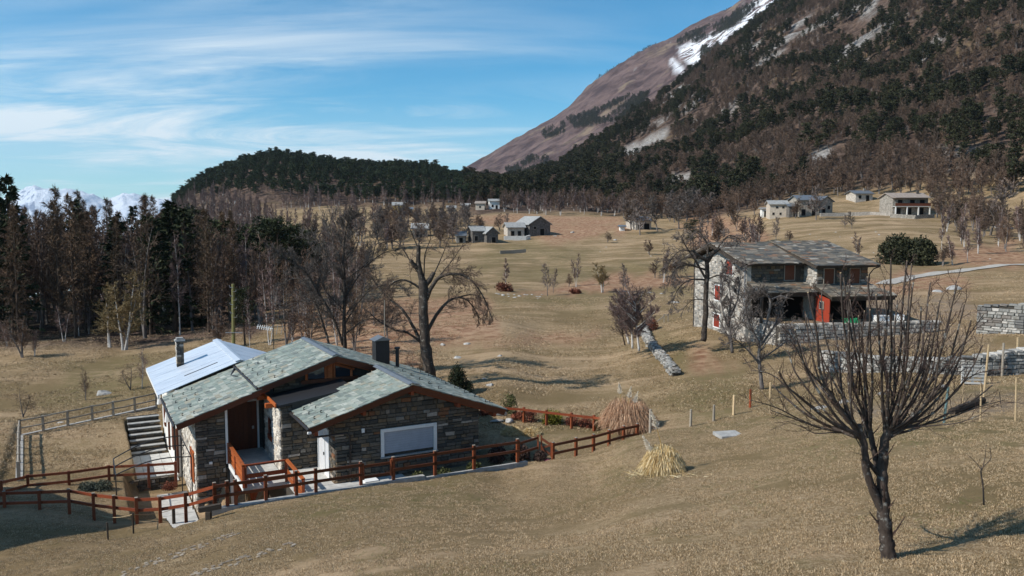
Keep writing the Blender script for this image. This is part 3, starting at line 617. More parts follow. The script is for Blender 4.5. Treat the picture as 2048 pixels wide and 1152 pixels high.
class Pieces:
    def __init__(s, thing_, limit=290): s.t = thing_; s.l = {}; s.limit = limit
    def add(s, name, kind, mat, parent, Mx):
        s.l.setdefault(name, []).append((Mx.translation.length * (1 if Mx.translation.y > 0 else 1), kind, mat, parent, Mx, _rs.randrange(9)))
    def flush(s, limit=None):
        lim = s.limit if limit is None else limit
        for name, L in s.l.items():
            L.sort(key=lambda q: q[0]); org = Vector(origin(s.t)); T = Matrix.Translation(-org)
            for d, kind, mat, parent, Mx, k in L[:lim]:
                o = bpy.data.objects.new(name, umesh(kind, k, mat)); COL.objects.link(o); o.parent = parent; o.matrix_local = T @ Mx
            rest = L[lim:]
            if rest:
                bym = {}
                for q in rest: bym.setdefault(q[2].name, []).append(q)
                for mn, qs in bym.items():
                    mb = MB()
                    for d, kind, mat, parent, Mx, k in qs:
                        vs, fs = UNITS[kind][k]; mb.add([Mx @ Vector(v) for v in vs], fs, _rs.random())
                    part(name + '_facing', mb, qs[0][2], s.t, kind='stuff')
def basis(ex, ey, ez, sx, sy, sz, c):
    ex, ey, ez = Vector(ex) * sx, Vector(ey) * sy, Vector(ez) * sz
    return Matrix(((ex[0], ey[0], ez[0], c[0]), (ex[1], ey[1], ez[1], c[1]), (ex[2], ey[2], ez[2], c[2]), (0, 0, 0, 1)))
def span(poly, z):
    xs = []
    n = len(poly)
    for i in range(n):
        (x0, z0), (x1, z1) = poly[i], poly[(i + 1) % n]
        if (z0 > z) != (z1 > z): xs.append(x0 + (z - z0) * (x1 - x0) / (z1 - z0))
    xs.sort(); return [(xs[i], xs[i + 1]) for i in range(0, len(xs) - 1, 2)]
def inter(A, B):
    return [(max(a, c), min(b, d)) for a, b in A for c, d in B if min(b, d) - max(a, c) > .05]
def minus(A, hole):
    out = []
    for a, b in A:
        if hole[1] <= a or hole[0] >= b: out.append((a, b)); continue
        if hole[0] - a > .04: out.append((a, hole[0]))
        if b - hole[1] > .04: out.append((hole[1], b))
    return out
def stones(P, parent, poly, to3, ax, nrm, holes=(), hs=(.10, .24), ls=(.2, .62), mat=None, depth=.16, proud=.05, name='stone', gap=.018, quoin=True):
    """fill a wall outline (a, z) with courses of stones; to3(a,z) -> world; ax along, nrm out of the wall"""
    zs = [p[1] for p in poly]; z = min(zs); ztop = max(zs); nrm = Vector(nrm); ax = Vector(ax); rr = _rs
    while z < ztop - .05:
        h = rr.uniform(*hs); z1 = min(z + h, ztop)
        iv = inter(span(poly, z + .012), span(poly, z1 - .03))
        for ho in holes:
            if ho[2] < z1 - .03 and ho[3] > z + .03: iv = minus(iv, (ho[0], ho[1]))
        for a, b in iv:
            x = a
            while x < b - .03:
                l = rr.uniform(*ls) * (1 if h > hs[0] * 1.4 else 1.15)
                if b - (x + l) < ls[0] * .8: l = b - x
                c = Vector(to3(x + l / 2, (z + z1) / 2)) - nrm * (depth / 2 - proud + rr.uniform(-.028, .018))
                tilt = rr.uniform(-.03, .03)
                ex = ax * math.cos(tilt) + Vector((0, 0, 1)) * math.sin(tilt); ez = -ax * math.sin(tilt) + Vector((0, 0, 1)) * math.cos(tilt)
                P.add(name, 'stone', mat, parent, basis(ex, -nrm, ez, max(.04, l - gap), depth, max(.03, z1 - z - gap), c))
                x += l
        z = z1
def slates(P, parent, e0, e1, r0, r1, mat, expo=.33, ws=(.30, .62), th=.035, name='slate', over=.12, lift=.03, rag=.04, keep=None):
    """cover a roof plane: eave corners e0-e1, ridge corners r0-r1, rows from the eave up"""
    e0, e1, r0, r1 = map(Vector, (e0, e1, r0, r1)); ax = (e1 - e0).normalized()
    up = ((r0 - e0) - ax * (r0 - e0).dot(ax)); sl = up.length; up.normalize(); n = ax.cross(up).normalized()
    if n.z < 0: n = -n
    rows = int(sl / expo); ex_ = sl / rows
    for i in range(rows):
        f = (i + .5) / rows; a = e0.lerp(r0, f); b = e1.lerp(r1, f); L = (b - a).length; x = -.02 + _rs.uniform(-.08, 0); 
        while x < L:
            w = _rs.uniform(*ws)
            if L - (x + w) < .15: w = L - x + .02
            ln = ex_ + over; t = R(2.6) + _rs.uniform(-.012, .02)
            uu = up * math.cos(t) - n * math.sin(t); nn = n * math.cos(t) + up * math.sin(t)
            c = a + ax * (x + w / 2) + up * (over * .5 - rag * _rs.random()) + n * (lift + _rs.uniform(-.006, .012))
            if keep is None or keep(c):
                axr = (ax + uu * _rs.uniform(-.035, .035)).normalized()
                P.add(name, 'slate', mat, parent, basis(axr, uu, nn, w - .012, ln, th * _rs.uniform(.8, 1.4), c))
            x += w
def slab(to, poly, t): return None
# ------------------------------------------------------------------ the stone house with green slate roofs
U1 = tuple(H1.U); V1 = tuple(H1.V); nU1 = tuple(-H1.U); nV1 = tuple(-H1.V)
def hp(u, v, z): return H1.p(u, v, z)
def wall_v(name, parent, poly, v, mat, th=.3, holes=None):
    """wall in a plane v = const facing the camera (poly in u, z)"""
    mb = MB(); mb.prism([hp(a, v, z) for a, z in poly], Vector(V1) * th); return part(name, mb, mat, parent)
def wall_u(name, parent, poly, u, mat, th=.3):
    mb = MB(); mb.prism([hp(u, a, z) for a, z in poly], Vector(U1) * th); return part(name, mb, mat, parent)
def hbox(mb, u0, u1, v0, v1, z0, z1, rv=0, mi=0):
    mb.prism([hp(u0, v0, z0), hp(u1, v0, z0), hp(u1, v1, z0), hp(u0, v1, z0)], (0, 0, z1 - z0), rv, mi)
def build_house():
    T = thing('stone_house', 'stone house with green-grey slate roofs and an orange timber balcony beside the lawn fence', 'house', hp(0, 0, -12.8))
    P = Pieces(T, 295)
    sR, sL, sF = .355, .33, .303
    zr = lambda u: -8.21 - sR * (u - 3.72)            # shared right slope
    zl = lambda u: -7.49 - sL * (1.55 - u)             # upper left slope
    zf = lambda u: -8.21 - sF * (3.72 - u)            # front gable left slope
    th = .26
    # walls
    pf = [(0, -12.9), (7.5, -12.9), (7.5, zr(7.5) - th), (3.72, -8.21 - th), (0, zf(0) - th)]
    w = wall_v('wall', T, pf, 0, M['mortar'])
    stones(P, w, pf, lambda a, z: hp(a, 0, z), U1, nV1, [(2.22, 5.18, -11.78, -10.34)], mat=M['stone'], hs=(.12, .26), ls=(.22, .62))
    zm = lambda u: -7.49 - .332 * (u - 1.55)
    BV = 3.15                                          # front of the low block beside the porch
    ps = [(-.0, -12.9), (BV, -12.9), (BV, zf(0) - th), (-.0, zf(0) - th)]
    w = wall_u('wall', T, ps, 0, M['mortar'])
    stones(P, w, ps, lambda a, z: hp(0, a, z), V1, nU1, [(.85, 2.95, -12.9, -10.32)], mat=M['stone'])
    pg = [(-1.85, -12.9), (0, -12.9), (0, -9.7), (0, -9.45), (-1.85, -9.45)]
    pg = [(-1.85, -12.9), (0, -12.9), (0, -9.45), (-1.85, -9.45)]
    w = wall_v('wall', T, pg, BV, M['mortar'])
    stones(P, w, pg, lambda a, z: hp(a, BV, z), U1, nV1, mat=M['stone'])
    pw = [(BV + .02, -12.9), (7.0, -12.9), (7.0, -9.40), (BV + .02, -9.40)]
    w = wall_u('wall', T, pw, -1.85, M['mortar_lit'])
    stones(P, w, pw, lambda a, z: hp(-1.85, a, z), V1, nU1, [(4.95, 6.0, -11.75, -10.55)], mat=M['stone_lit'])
    # the block's low roof against the upper gable, coloured black to stand for shade
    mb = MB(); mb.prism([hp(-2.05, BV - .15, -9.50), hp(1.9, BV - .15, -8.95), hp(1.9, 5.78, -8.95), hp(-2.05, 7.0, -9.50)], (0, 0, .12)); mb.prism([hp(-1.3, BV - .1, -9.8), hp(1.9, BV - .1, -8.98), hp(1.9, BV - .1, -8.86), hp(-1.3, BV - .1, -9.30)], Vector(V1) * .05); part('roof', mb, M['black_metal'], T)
    GV = 5.8
    pu = [(-1.6, -9.5), (3.7, -9.0), (3.7, zm(3.7) - th), (1.55, -7.49 - th), (-1.6, zl(-1.6) - th)]
    w = wall_v('wall', T, pu, GV, M['mortar'])
    stones(P, w, [(-1.6, -9.35), (.1, -8.9), (.1, zl(.1) - th), (-1.6, zl(-1.6) - th)], lambda a, z: hp(a, GV, z), U1, nV1, mat=M['stone'])
    zll = lambda u: zl(u) - .12
    p1 = [(-5.55, -15.2), (-4.12, -15.2), (-4.12, zll(-4.12) - th), (-5.55, zll(-5.55) - th)]
    w = wall_v('wall', T, p1, 5.7, M['mortar'])
    stones(P, w, p1, lambda a, z: hp(a, 5.7, z), U1, nV1, mat=M['stone'])
    p7 = [(5.7, -15.2), (12.0, -15.2), (12.0, zll(-5.55) - th), (5.7, zll(-5.55) - th)]
    w = wall_u('wall', T, p7, -5.55, M['mortar_lit'])
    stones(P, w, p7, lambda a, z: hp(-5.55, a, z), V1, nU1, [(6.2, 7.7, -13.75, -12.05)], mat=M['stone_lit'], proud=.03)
    # walls out of sight
    mb = MB(); hbox(mb, -4.12, -3.9, 6.02, 8.0, -15.2, -9.7); hbox(mb, 7.2, 7.499, .3, 11.6, -12.9, zr(7.5) - th); hbox(mb, -5.2, 7.5, 11.6, 11.9, -15.2, -10.7)
    hbox(mb, -4.12, -1.5, 8.0, 8.2, -12.9, -9.6); hbox(mb, -4.1, -1.6, 5.72, 5.9, -15.2, -12.9); hbox(mb, -1.84, -1.6, 7.0, 8.0, -12.9, -9.4)
    part('wall', mb, M['stone'], T)
    # roofs
    def roof(e0, e1, r0, r1, expo=.27):
        mb = MB(); n = (Vector(e1) - Vector(e0)).cross(Vector(r0) - Vector(e0)).normalized()
        if n.z < 0: n = -n
        mb.prism([e0, e1, r1, r0], -n * .12); o = part('roof', mb, M['wood_dark'], T)
        slates(P, o, e0, e1, r0, r1, M['slate'], expo=expo, ws=(.24, .56)); return o
    RV, RB = 5.05, 12.15
    roof(hp(-1.32, -.6, zf(-1.32)), hp(-1.32, 3.1, zf(-1.32)), hp(3.72, -.6, -8.21), hp(3.72, 4.2, -8.21))
    roof(hp(-2.5, RV, zl(-2.5)), hp(-2.5, RB, zl(-2.5)), hp(1.55, RV, -7.49), hp(1.55, RB, -7.49))
    roof(hp(-6.5, RV, zll(-6.5)), hp(-6.5, RB, zll(-6.5)), hp(-2.42, RV, zll(-2.42)), hp(-2.42, RB, zll(-2.42)))
    roof(hp(8.8, -.6, zr(8.8)), hp(8.8, RB, zr(8.8)), hp(3.72, -.6, -8.21), hp(3.72, RB, -8.21))
    roof(hp(3.72, RV, -8.21), hp(3.72, RB, -8.21), hp(1.55, RV, -7.49), hp(1.55, RB, -7.49))
    # ridge caps
    for u, z, v0, v1 in ((3.72, -8.21, -.62, 4.9), (1.55, -7.49, 5.03, 12.15)):
        mb = MB()
        mb.prism([hp(u - .02, v0, z + .085), hp(u - .02, v1, z + .085), hp(u + .34, v1, z - .035), hp(u + .34, v0, z - .035)], (0, 0, .03))
        mb.prism([hp(u - .22, v0, z + .01), hp(u - .22, v1, z + .01), hp(u - .025, v1, z + .085), hp(u - .025, v0, z + .085)], (0, 0, .03))
        part('ridge_cap', mb, M['ridge'], T)
    # barge boards and rafters under the rakes
    def board(a, b, w=.06, h=.22, mat='wood_dark', nm='barge_board'):
        mb = MB(); mb.beam(a, b, w, h); return part(nm, mb, M[mat], T)
    for v, off in ((-.52, 0),):
        board(hp(-1.3, v, zf(-1.3) - .2), hp(3.72, v, -8.21 - .2)); board(hp(3.72, v, -8.41), hp(8.75, v, zr(8.75) - .2))
        board(hp(-.9, -.16, zf(-.9) - .29), hp(3.72, -.16, -8.5), .12, .18, 'wood_red', 'rafter'); board(hp(3.72, -.16, -8.5), hp(8.5, -.16, zr(8.5) - .29), .12, .18, 'wood_red', 'rafter')
    board(hp(-2.45, 5.13, zl(-2.45) - .2), hp(1.55, 5.13, -7.69)); board(hp(1.55, 5.13, -7.69), hp(3.7, 5.13, zm(3.7) - .2)); board(hp(-6.45, 5.13, zll(-6.45) - .2), hp(-2.45, 5.13, zll(-2.45) - .2))
    board(hp(-6.2, 5.5, zll(-6.2) - .28), hp(-1.9, 5.5, zll(-1.9) - .28), .12, .16, 'wood_red', 'rafter')
    board(hp(-1.5, 5.55, zl(-1.5) - .30), hp(1.55, 5.55, -7.81), .14, .18, 'wood_orange', 'rafter'); board(hp(1.55, 5.55, -7.81), hp(3.5, 5.55, zm(3.5) - .30), .14, .18, 'wood_orange', 'rafter')
    for u, zz in ((-1.0, zf), (1.3, zf), (3.72, zf), (6.2, zr), (8.2, zr)):
        mb = MB(); z = min(zz(u), -8.21) - .42; mb.beam(hp(u, -.5, z), hp(u, .1, z), .16, .2); part('purlin', mb, M['wood_red'], T)
    # upper gable glazing with timber
    fr = thing_part('gable_window', T)
    def bm(a, b, w=.12, h=.12, nm='frame', m='wood_orange'):
        mb = MB(); mb.beam(a, b, w, h); o = part(nm, mb, M[m], fr)
    v = 5.7
    bm(hp(-.2, v, -8.86), hp(2.9, v, -8.86), .14, .2, 'sill', 'wood_dark'); bm(hp(1.36, v - .02, -8.76), hp(1.36, v - .02, -7.85), .3, .14, 'post')
    bm(hp(.1, v, -8.76), hp(.1, v, -8.32)); bm(hp(.12, v, -8.36), hp(1.3, v, -7.93)); bm(hp(1.44, v, -7.96), hp(2.7, v, -8.40)); bm(hp(1.14, v, -8.76), hp(1.14, v, -8.0))
    bm(hp(1.6, v, -8.76), hp(1.6, v, -8.02)); bm(hp(2.55, v, -8.76), hp(2.55, v, -8.42))
    for poly in ([(.16, -8.74), (1.1, -8.74), (1.1, -8.04), (.16, -8.38)], [(1.64, -8.74), (2.5, -8.74), (2.5, -8.38), (1.64, -8.06)]):
        mb = MB(); mb.prism([hp(a, v + .02, z) for a, z in poly], Vector(V1) * .03); part('pane', mb, M['glass'], fr)
    # big shuttered window
    wn = thing_part('window', T)
    for a, b, z0, z1 in ((2.24, 5.16, -10.52, -10.36), (2.24, 2.40, -11.74, -10.522), (5.0, 5.16, -11.74, -10.522)):
        mb = MB(); hbox(mb, a, b, -.09, .05, z0, z1); part('frame', mb, M['white'], wn)
    for k in range(9):
        mb = MB(); z = -11.60 + k * .118; hbox(mb, 2.42, 4.98, -.012 + (k % 2) * .002, .02, z, z + .112); part('shutter_slat', mb, M['roller_blue'], wn)
    mb = MB(); hbox(mb, 2.2, 5.2, -.16, .03, -11.80, -11.745); part('sill', mb, M['kerb'], wn)
    # glass door in the side wall
    dr = thing_part('glass_door', T)
    def ub(nm, mat, v0, v1, z0, z1, u0=-.10, u1=.05, par=dr):
        mb = MB(); hbox(mb, u0, u1, v0, v1, z0, z1); return part(nm, mb, M[mat], par)
    ub('frame', 'white', .85, 2.95, -10.44, -10.32); ub('frame', 'white', 2.87, 2.95, -12.74, -10.442); ub('frame', 'white', .85, .92, -12.74, -10.442)
    ub('panel', 'roller', 1.92, 2.868, -12.74, -10.442, -.04, .03); ub('opening', 'dark', 1.72, 1.918, -12.74, -10.442, -.01, .03)
    ub('frame', 'white', 1.63, 1.718, -12.74, -10.442, -.09, .02); ub('frame', 'white', .922, 1.628, -12.74, -12.60, -.09, .02); ub('pane', 'roller', .93, 1.62, -12.598, -10.46, -.05, -.02)
    ub('handle', 'black_metal', 1.66, 1.70, -11.75, -11.6, -.14, -.09)
    # small window in the lit porch wall
    sw = thing_part('window', T); sx = -1.85
    ub('frame', 'white', 5.0, 5.1, -11.7, -10.6, sx - .06, sx + .05, sw); ub('frame', 'wood_red', 5.85, 5.95, -11.7, -10.6, sx - .07, sx + .05, sw); ub('pane', 'glass', 5.102, 5.848, -11.4, -10.62, sx - .03, sx, sw)
    ub('sill', 'wood_red', 5.0, 5.95, -11.68, -11.42, sx - .12, sx - .01, sw)
    for vv in (4.1, 6.2): ub('purlin', 'wood_orange', vv - .13, vv + .13, -9.66, -9.44, -2.4, -1.9, T)
    ub('barge_board', 'wood_orange', 3.0, 7.0, -9.43, -9.26, -2.12, -2.06, T)
    fd = thing_part('front_door', T)
    def vb(nm, mat, a, b, z0, z1, v0, v1, par):
        mb = MB(); hbox(mb, a, b, v0, v1, z0, z1); return part(nm, mb, M[mat], par)
    for k in range(7): vb('board', 'wood_dark', -3.78 + k * .235, -3.55 + k * .235, -12.7, -10.1, 7.92, 7.98, fd)
    vb('frame', 'white', -3.9, -3.79, -12.7, -9.9, 7.88, 7.98, fd); vb('frame', 'white', -2.12, -2.02, -12.7, -9.9, 7.88, 7.98, fd); vb('frame', 'white', -3.788, -2.122, -10.08, -9.96, 7.88, 7.98, fd)
    vb('handle', 'grey_metal', -2.4, -2.3, -11.6, -11.45, 7.84, 7.92, fd)
    vb('post', 'white', -4.11, -4.0, -12.7, -9.9, 5.62, 5.71, T)
    # balcony
    bl = thing_part('balcony', T)
    vb('floor', 'concrete', -3.98, -1.96, -12.86, -12.7, 1.4, 5.68, bl); vb('floor', 'concrete', -3.88, -1.86, -12.86, -12.7, 5.92, 7.9, bl); vb('floor', 'concrete', -3.98, -1.9, -12.86, -12.7, 5.682, 5.918, bl)
    vb('edge', 'white', -4.03, -3.985, -12.88, -12.68, 1.36, 5.65, bl)
    def rails(a, b, n, mat='wood_orange'):
        a = Vector(a); b = Vector(b)
        mb = MB(); mb.beam(a + Vector((0, 0, 1.05)), b + Vector((0, 0, 1.05)), .16, .07); part('handrail', mb, M[mat], bl)
        for z in (.25, .52, .80)[:n]:
            mb = MB(); mb.beam(a + Vector((0, 0, z)), b + Vector((0, 0, z)), .04, .2); part('rail_board', mb, M[mat], bl)
        L = (b - a).length; k = max(1, round(L / 1.7))
        for i in range(k + 1):
            p = a.lerp(b, i / k); mb = MB(); mb.beam(p, p + Vector((0, 0, 1.0)), .11, .11, (1, 0, 0)); part('post', mb, M['wood_red'], bl)
    rails(hp(-3.98, 5.6, -12.7), hp(-3.98, 1.36, -12.7), 3); rails(hp(-3.9, 1.36, -12.7), hp(-2.02, 1.36, -12.7), 2, 'wood_red'); rails(hp(-1.98, 1.4, -12.7), hp(-1.98, -1.9, -12.7), 2)
    # lower door under the balcony
    ld = thing_part('lower_door', T)
    for k in range(9): vb('board', 'wood_red', -3.8 + k * .24, -3.57 + k * .24, -15.0, -13.0, 5.60, 5.68, ld)
    vb('frame', 'white', -3.95, -3.82, -15.0, -13.0, 5.56, 5.69, ld)
    # stone side window with orange shutters
    lw = thing_part('window', T)
    ub('shutter', 'wood_orange', 6.25, 6.92, -13.7, -12.1, -5.64, -5.54, lw); ub('shutter', 'wood_orange', 6.96, 7.65, -13.7, -12.1, -5.64, -5.54, lw)
    # gutters and drain pipes
    def pipe(pts, r, nm='drain_pipe', mat='gutter', n=8):
        mb = MB(); mb.tube(pts, [r] * len(pts), n); part(nm, mb, M[mat], T)
    pipe([hp(-6.58, 5.0, zll(-6.5) - .08), hp(-6.58, 12.1, zll(-6.5) - .08)], .07, 'gutter')
    pipe([hp(-1.40, -.7, zf(-1.32) - .06), hp(-1.40, 3.12, zf(-1.32) - .06)], .07, 'gutter')
    pipe([hp(-2.6, 5.0, zl(-2.5) - .02), hp(-2.6, 12.2, zl(-2.5) - .02)], .055, 'gutter')
    pipe([hp(8.88, -.6, zr(8.8) - .06), hp(8.88, 12.1, zr(8.8) - .06)], .07, 'gutter')
    pipe([hp(-6.5, 12.0, -10.4), hp(-6.0, 12.0, -10.8), hp(-5.95, 12.0, -11.1), hp(-5.95, 12.0, -14.9)], .055)
    pipe([hp(-1.36, -.55, -9.95), hp(-1.2, -.35, -10.25), hp(.55, -.16, -10.3), hp(.68, -.12, -10.5), hp(.68, -.12, -12.7)], .05)
    pipe([hp(-2.66, 11.6, -8.9), hp(-3.0, 10.6, -9.1), hp(-2.8, 9.6, -9.0)], .06)
    # chimney stack of dark sheet with pitched hood, stove pipe
    ch = thing_part('chimney', T)
    def cb(nm, mat, u0, u1, v0, v1, z0, z1): mb = MB(); hbox(mb, u0, u1, v0, v1, z0, z1); part(nm, mb, M[mat], ch)
    cu, cv = 5.25, 8.7; cb('stack', 'black_metal', cu - .42, cu + .42, cv - .35, cv + .35, -9.4, -7.35)
    mb = MB(); mb.prism([hp(cu - .55, cv - .48, -7.36), hp(cu + .55, cv - .48, -7.36), hp(cu, cv - .48, -7.12)], Vector(V1) * .96); part('hood', mb, M['ridge'], ch)
    pipe([hp(cu + .95, cv - .2, -9.3), hp(cu + .95, cv - .2, -7.95)], .11, 'stove_pipe', 'black_metal', 10); pipe([hp(cu + .95, cv - .2, -7.96), hp(cu + .95, cv - .2, -7.85)], .17, 'stove_pipe', 'black_metal', 10)
    # tv antenna
    an = thing_part('antenna', T); a0 = hp(-.3, 12.0, -8.0)
    def rod(p, q, r=.018, mat='grey_metal'): mb = MB(); mb.tube([p, q], [r, r], 5); part('rod', mb, M[mat], an)
    A0 = Vector(a0); rod(A0, A0 + Vector((0, 0, 1.35)), .025, 'gutter'); top = A0 + Vector((0, 0, 1.25))
    rod(top, top + Vector((-1.0, .1, .12)), .02, 'white')
    for k in range(7):
        p = top + Vector((-.15 - k * .13, .01, .02 * k)); rod(p + Vector((0, -.16, -.1)), p + Vector((0, .16, .1)), .014, 'white'); rod(p + Vector((-.02, 0, -.12)), p + Vector((.02, 0, .12)), .014, 'white')
    for k in range(3): p = top + Vector((-.05 + k * .28, 0, -.05)); rod(p + Vector((-.06, 0, -.3)), p + Vector((.06, 0, .3)), .014)
    # snow guards: little iron brackets on the slates
    mb = MB(); mb.box((0, 0, .05), (.02, .02, .12)); mb.beam((0, 0, .03), (.16, 0, .0), .02, .02); mb.beam((0, 0, .10), (.05, 0, .10), .02, .02)
    gm = mkmesh('snow_guard', mb, M['black_metal'])
    def guards(ef, zfun, v0, v1, us, step):
        for r_, u in enumerate(us):
            v_ = v0 + (.4 if r_ % 2 else .9)
            while v_ < v1:
                o = bpy.data.objects.new('snow_guard', gm); COL.objects.link(o); o.parent = T; o.location = Vector(hp(u, v_, zfun(u) + .05)) - Vector(T.location); o.rotation_euler = (0, 0, R(27.8)); o.scale = (1.3, 1.3, 1.3); v_ += step
    guards(0, zf, -.6, 3.0, (-.9, -.45), 1.0); guards(0, zl, 5.2, 12.0, (-2.1, -1.6, -1.1), 1.5); guards(0, zll, 5.2, 12.0, (-6.1, -5.6, -5.1), 1.6); guards(0, zr, -.4, 11.4, (8.4, 7.9, 5.5), 1.3)
    # wall lamp and spotlight, small vent
    for (u, v_, z) in ((-1.45, -.62, -9.98),):
        mb = MB(); hbox(mb, u - .0, u + .16, v_ - .12, v_ + .02, z, z + .09); part('lamp', mb, M['white'], T)
    mb = MB(); hbox(mb, -4.95, -4.8, 5.56, 5.64, -12.6, -12.48); part('lamp', mb, M['white'], T)
    mb = MB(); hbox(mb, 1.28, 1.42, -.1, -.04, -10.4, -10.2); part('plaque', mb, M['white'], T)
    P.flush()
def thing_part(name, parent):
    o = bpy.data.objects.new(name, None); o.empty_display_size = .2; COL.objects.link(o); o.parent = parent; return o
build_house()

def white_house():
    T = thing('white_house', 'white plastered house with pale zinc sheet roof behind the slate roofs', 'house', hp(-4, 14, -14.5))
    zr_, ze = -8.58, -10.15; sl = (zr_ - ze) / (6.63 - 2.15); zz = lambda u: zr_ - sl * abs(u + 2.15)
    def wl(u0, u1, v0, v1, z0, z1, mat='plaster', nm='wall'): mb = MB(); hbox(mb, u0, u1, v0, v1, z0, z1); return part(nm, mb, M[mat], T)
    wl(-5.85, -5.6, 12.05, 20.8, -15.2, zz(-5.85) - .1)
    mb = MB(); mb.prism([hp(-5.85, 20.8, -15.2), hp(1.2, 20.8, -15.2), hp(1.2, 20.8, zz(1.2) - .1), hp(-2.15, 20.8, zr_ - .1), hp(-5.85, 20.8, zz(-5.85) - .1)], Vector(V1) * .25); part('wall', mb, M['plaster'], T)
    wl(1.0, 1.2, 12.6, 20.79, -15.2, zz(1.2) - .1)
    for a, b in (((-6.75, -2.15)), ((-2.15, 1.6))):
        n = 9; e, r_ = (a, -2.15) if b == -2.15 else (b, -2.15)
        # sheet roof laid in seamed strips, each a panel
        for k in range(n):
            v0 = 12.2 + k * (21.5 - 12.2) / n; v1 = v0 + (21.5 - 12.2) / n - .012
            mb = MB(); mb.prism([hp(e, v0, zz(e)), hp(e, v1, zz(e)), hp(r_, v1, zr_), hp(r_, v0, zr_)], (0, 0, .03 + .006 * (k % 2))); part('roof_panel', mb, M['zinc'], T)
    mb = MB(); mb.prism([hp(-2.5, 12.2, zr_ + .0), hp(-2.5, 21.5, zr_ + .0), hp(-2.2, 21.5, zr_ + .075), hp(-2.2, 12.2, zr_ + .075)], (0, 0, .02)); mb.prism([hp(-2.2, 12.2, zr_ + .075), hp(-2.2, 21.5, zr_ + .075), hp(-1.95, 21.5, zr_), hp(-1.95, 12.2, zr_)], (0, 0, .02)); part('ridge_cap', mb, M['zinc'], T)
    mb = MB(); mb.beam(hp(-6.72, 12.2, zz(-6.72) - .08), hp(-6.72, 21.5, zz(-6.72) - .08), .05, .2); part('fascia', mb, M['white'], T)
    mb = MB(); mb.beam(hp(-5.1, 14.3, zz(-5.1) + .05), hp(-3.2, 14.3, zz(-3.2) + .05), .05, .03); part('seam', mb, M['gutter'], T)
    # chimney
    P = Pieces(T, 60); c = (-4.95, 17.9)
    mb = MB(); hbox(mb, c[0] - .21, c[0] + .21, c[1] - .21, c[1] + .21, -10.2, -7.95); ch = part('chimney', mb, M['mortar'], T)
    stones(P, ch, [(c[0] - .22, -9.4), (c[0] + .22, -9.4), (c[0] + .22, -7.98), (c[0] - .22, -7.98)], lambda a, z: hp(a, c[1] - .21, z), U1, nV1, mat=M['stone'], hs=(.1, .16), ls=(.15, .3), depth=.08, proud=.025)
    stones(P, ch, [(c[1] - .22, -9.4), (c[1] + .22, -9.4), (c[1] + .22, -7.98), (c[1] - .22, -7.98)], lambda a, z: hp(c[0] - .21, a, z), V1, nU1, mat=M['stone_lit'], hs=(.1, .16), ls=(.15, .3), depth=.08, proud=.025)
    P.flush()
    mb = MB(); hbox(mb, c[0] - .3, c[0] + .3, c[1] - .3, c[1] + .3, -7.95, -7.86); mb.prism([hp(c[0] - .2, c[1] - .2, -7.858), hp(c[0] + .2, c[1] - .2, -7.858), hp(c[0] + .2, c[1] + .2, -7.858), hp(c[0] - .2, c[1] + .2, -7.858)], (0, 0, .12)); part('chimney_cap', mb, M['kerb'], T)
    # openings on the lit side: brown door frames and shutters
    for v0, v1, z0, z1, nm in ((11.2, 11.5, -14.5, -12.0, 'shutter'), (13.2, 14.0, -13.7, -12.2, 'shutter'), (16.0, 16.35, -14.4, -12.2, 'shutter'), (18.4, 19.2, -13.5, -12.0, 'shutter')):
        mb = MB(); hbox(mb, -5.95, -5.84, v0, v1, z0, z1); part(nm, mb, M['wood_dark'], T)
    for v_ in (14.2, 19.4):
        mb = MB(); mb.tube([hp(-5.86, v_, -11.55), hp(-6.15, v_, -11.45)], [.02, .02], 5); mb.tube([hp(-6.15, v_, -11.5), hp(-6.15, v_, -12.2)], [.05, .16], 10); part('lamp', mb, M['white'], T)
white_house()

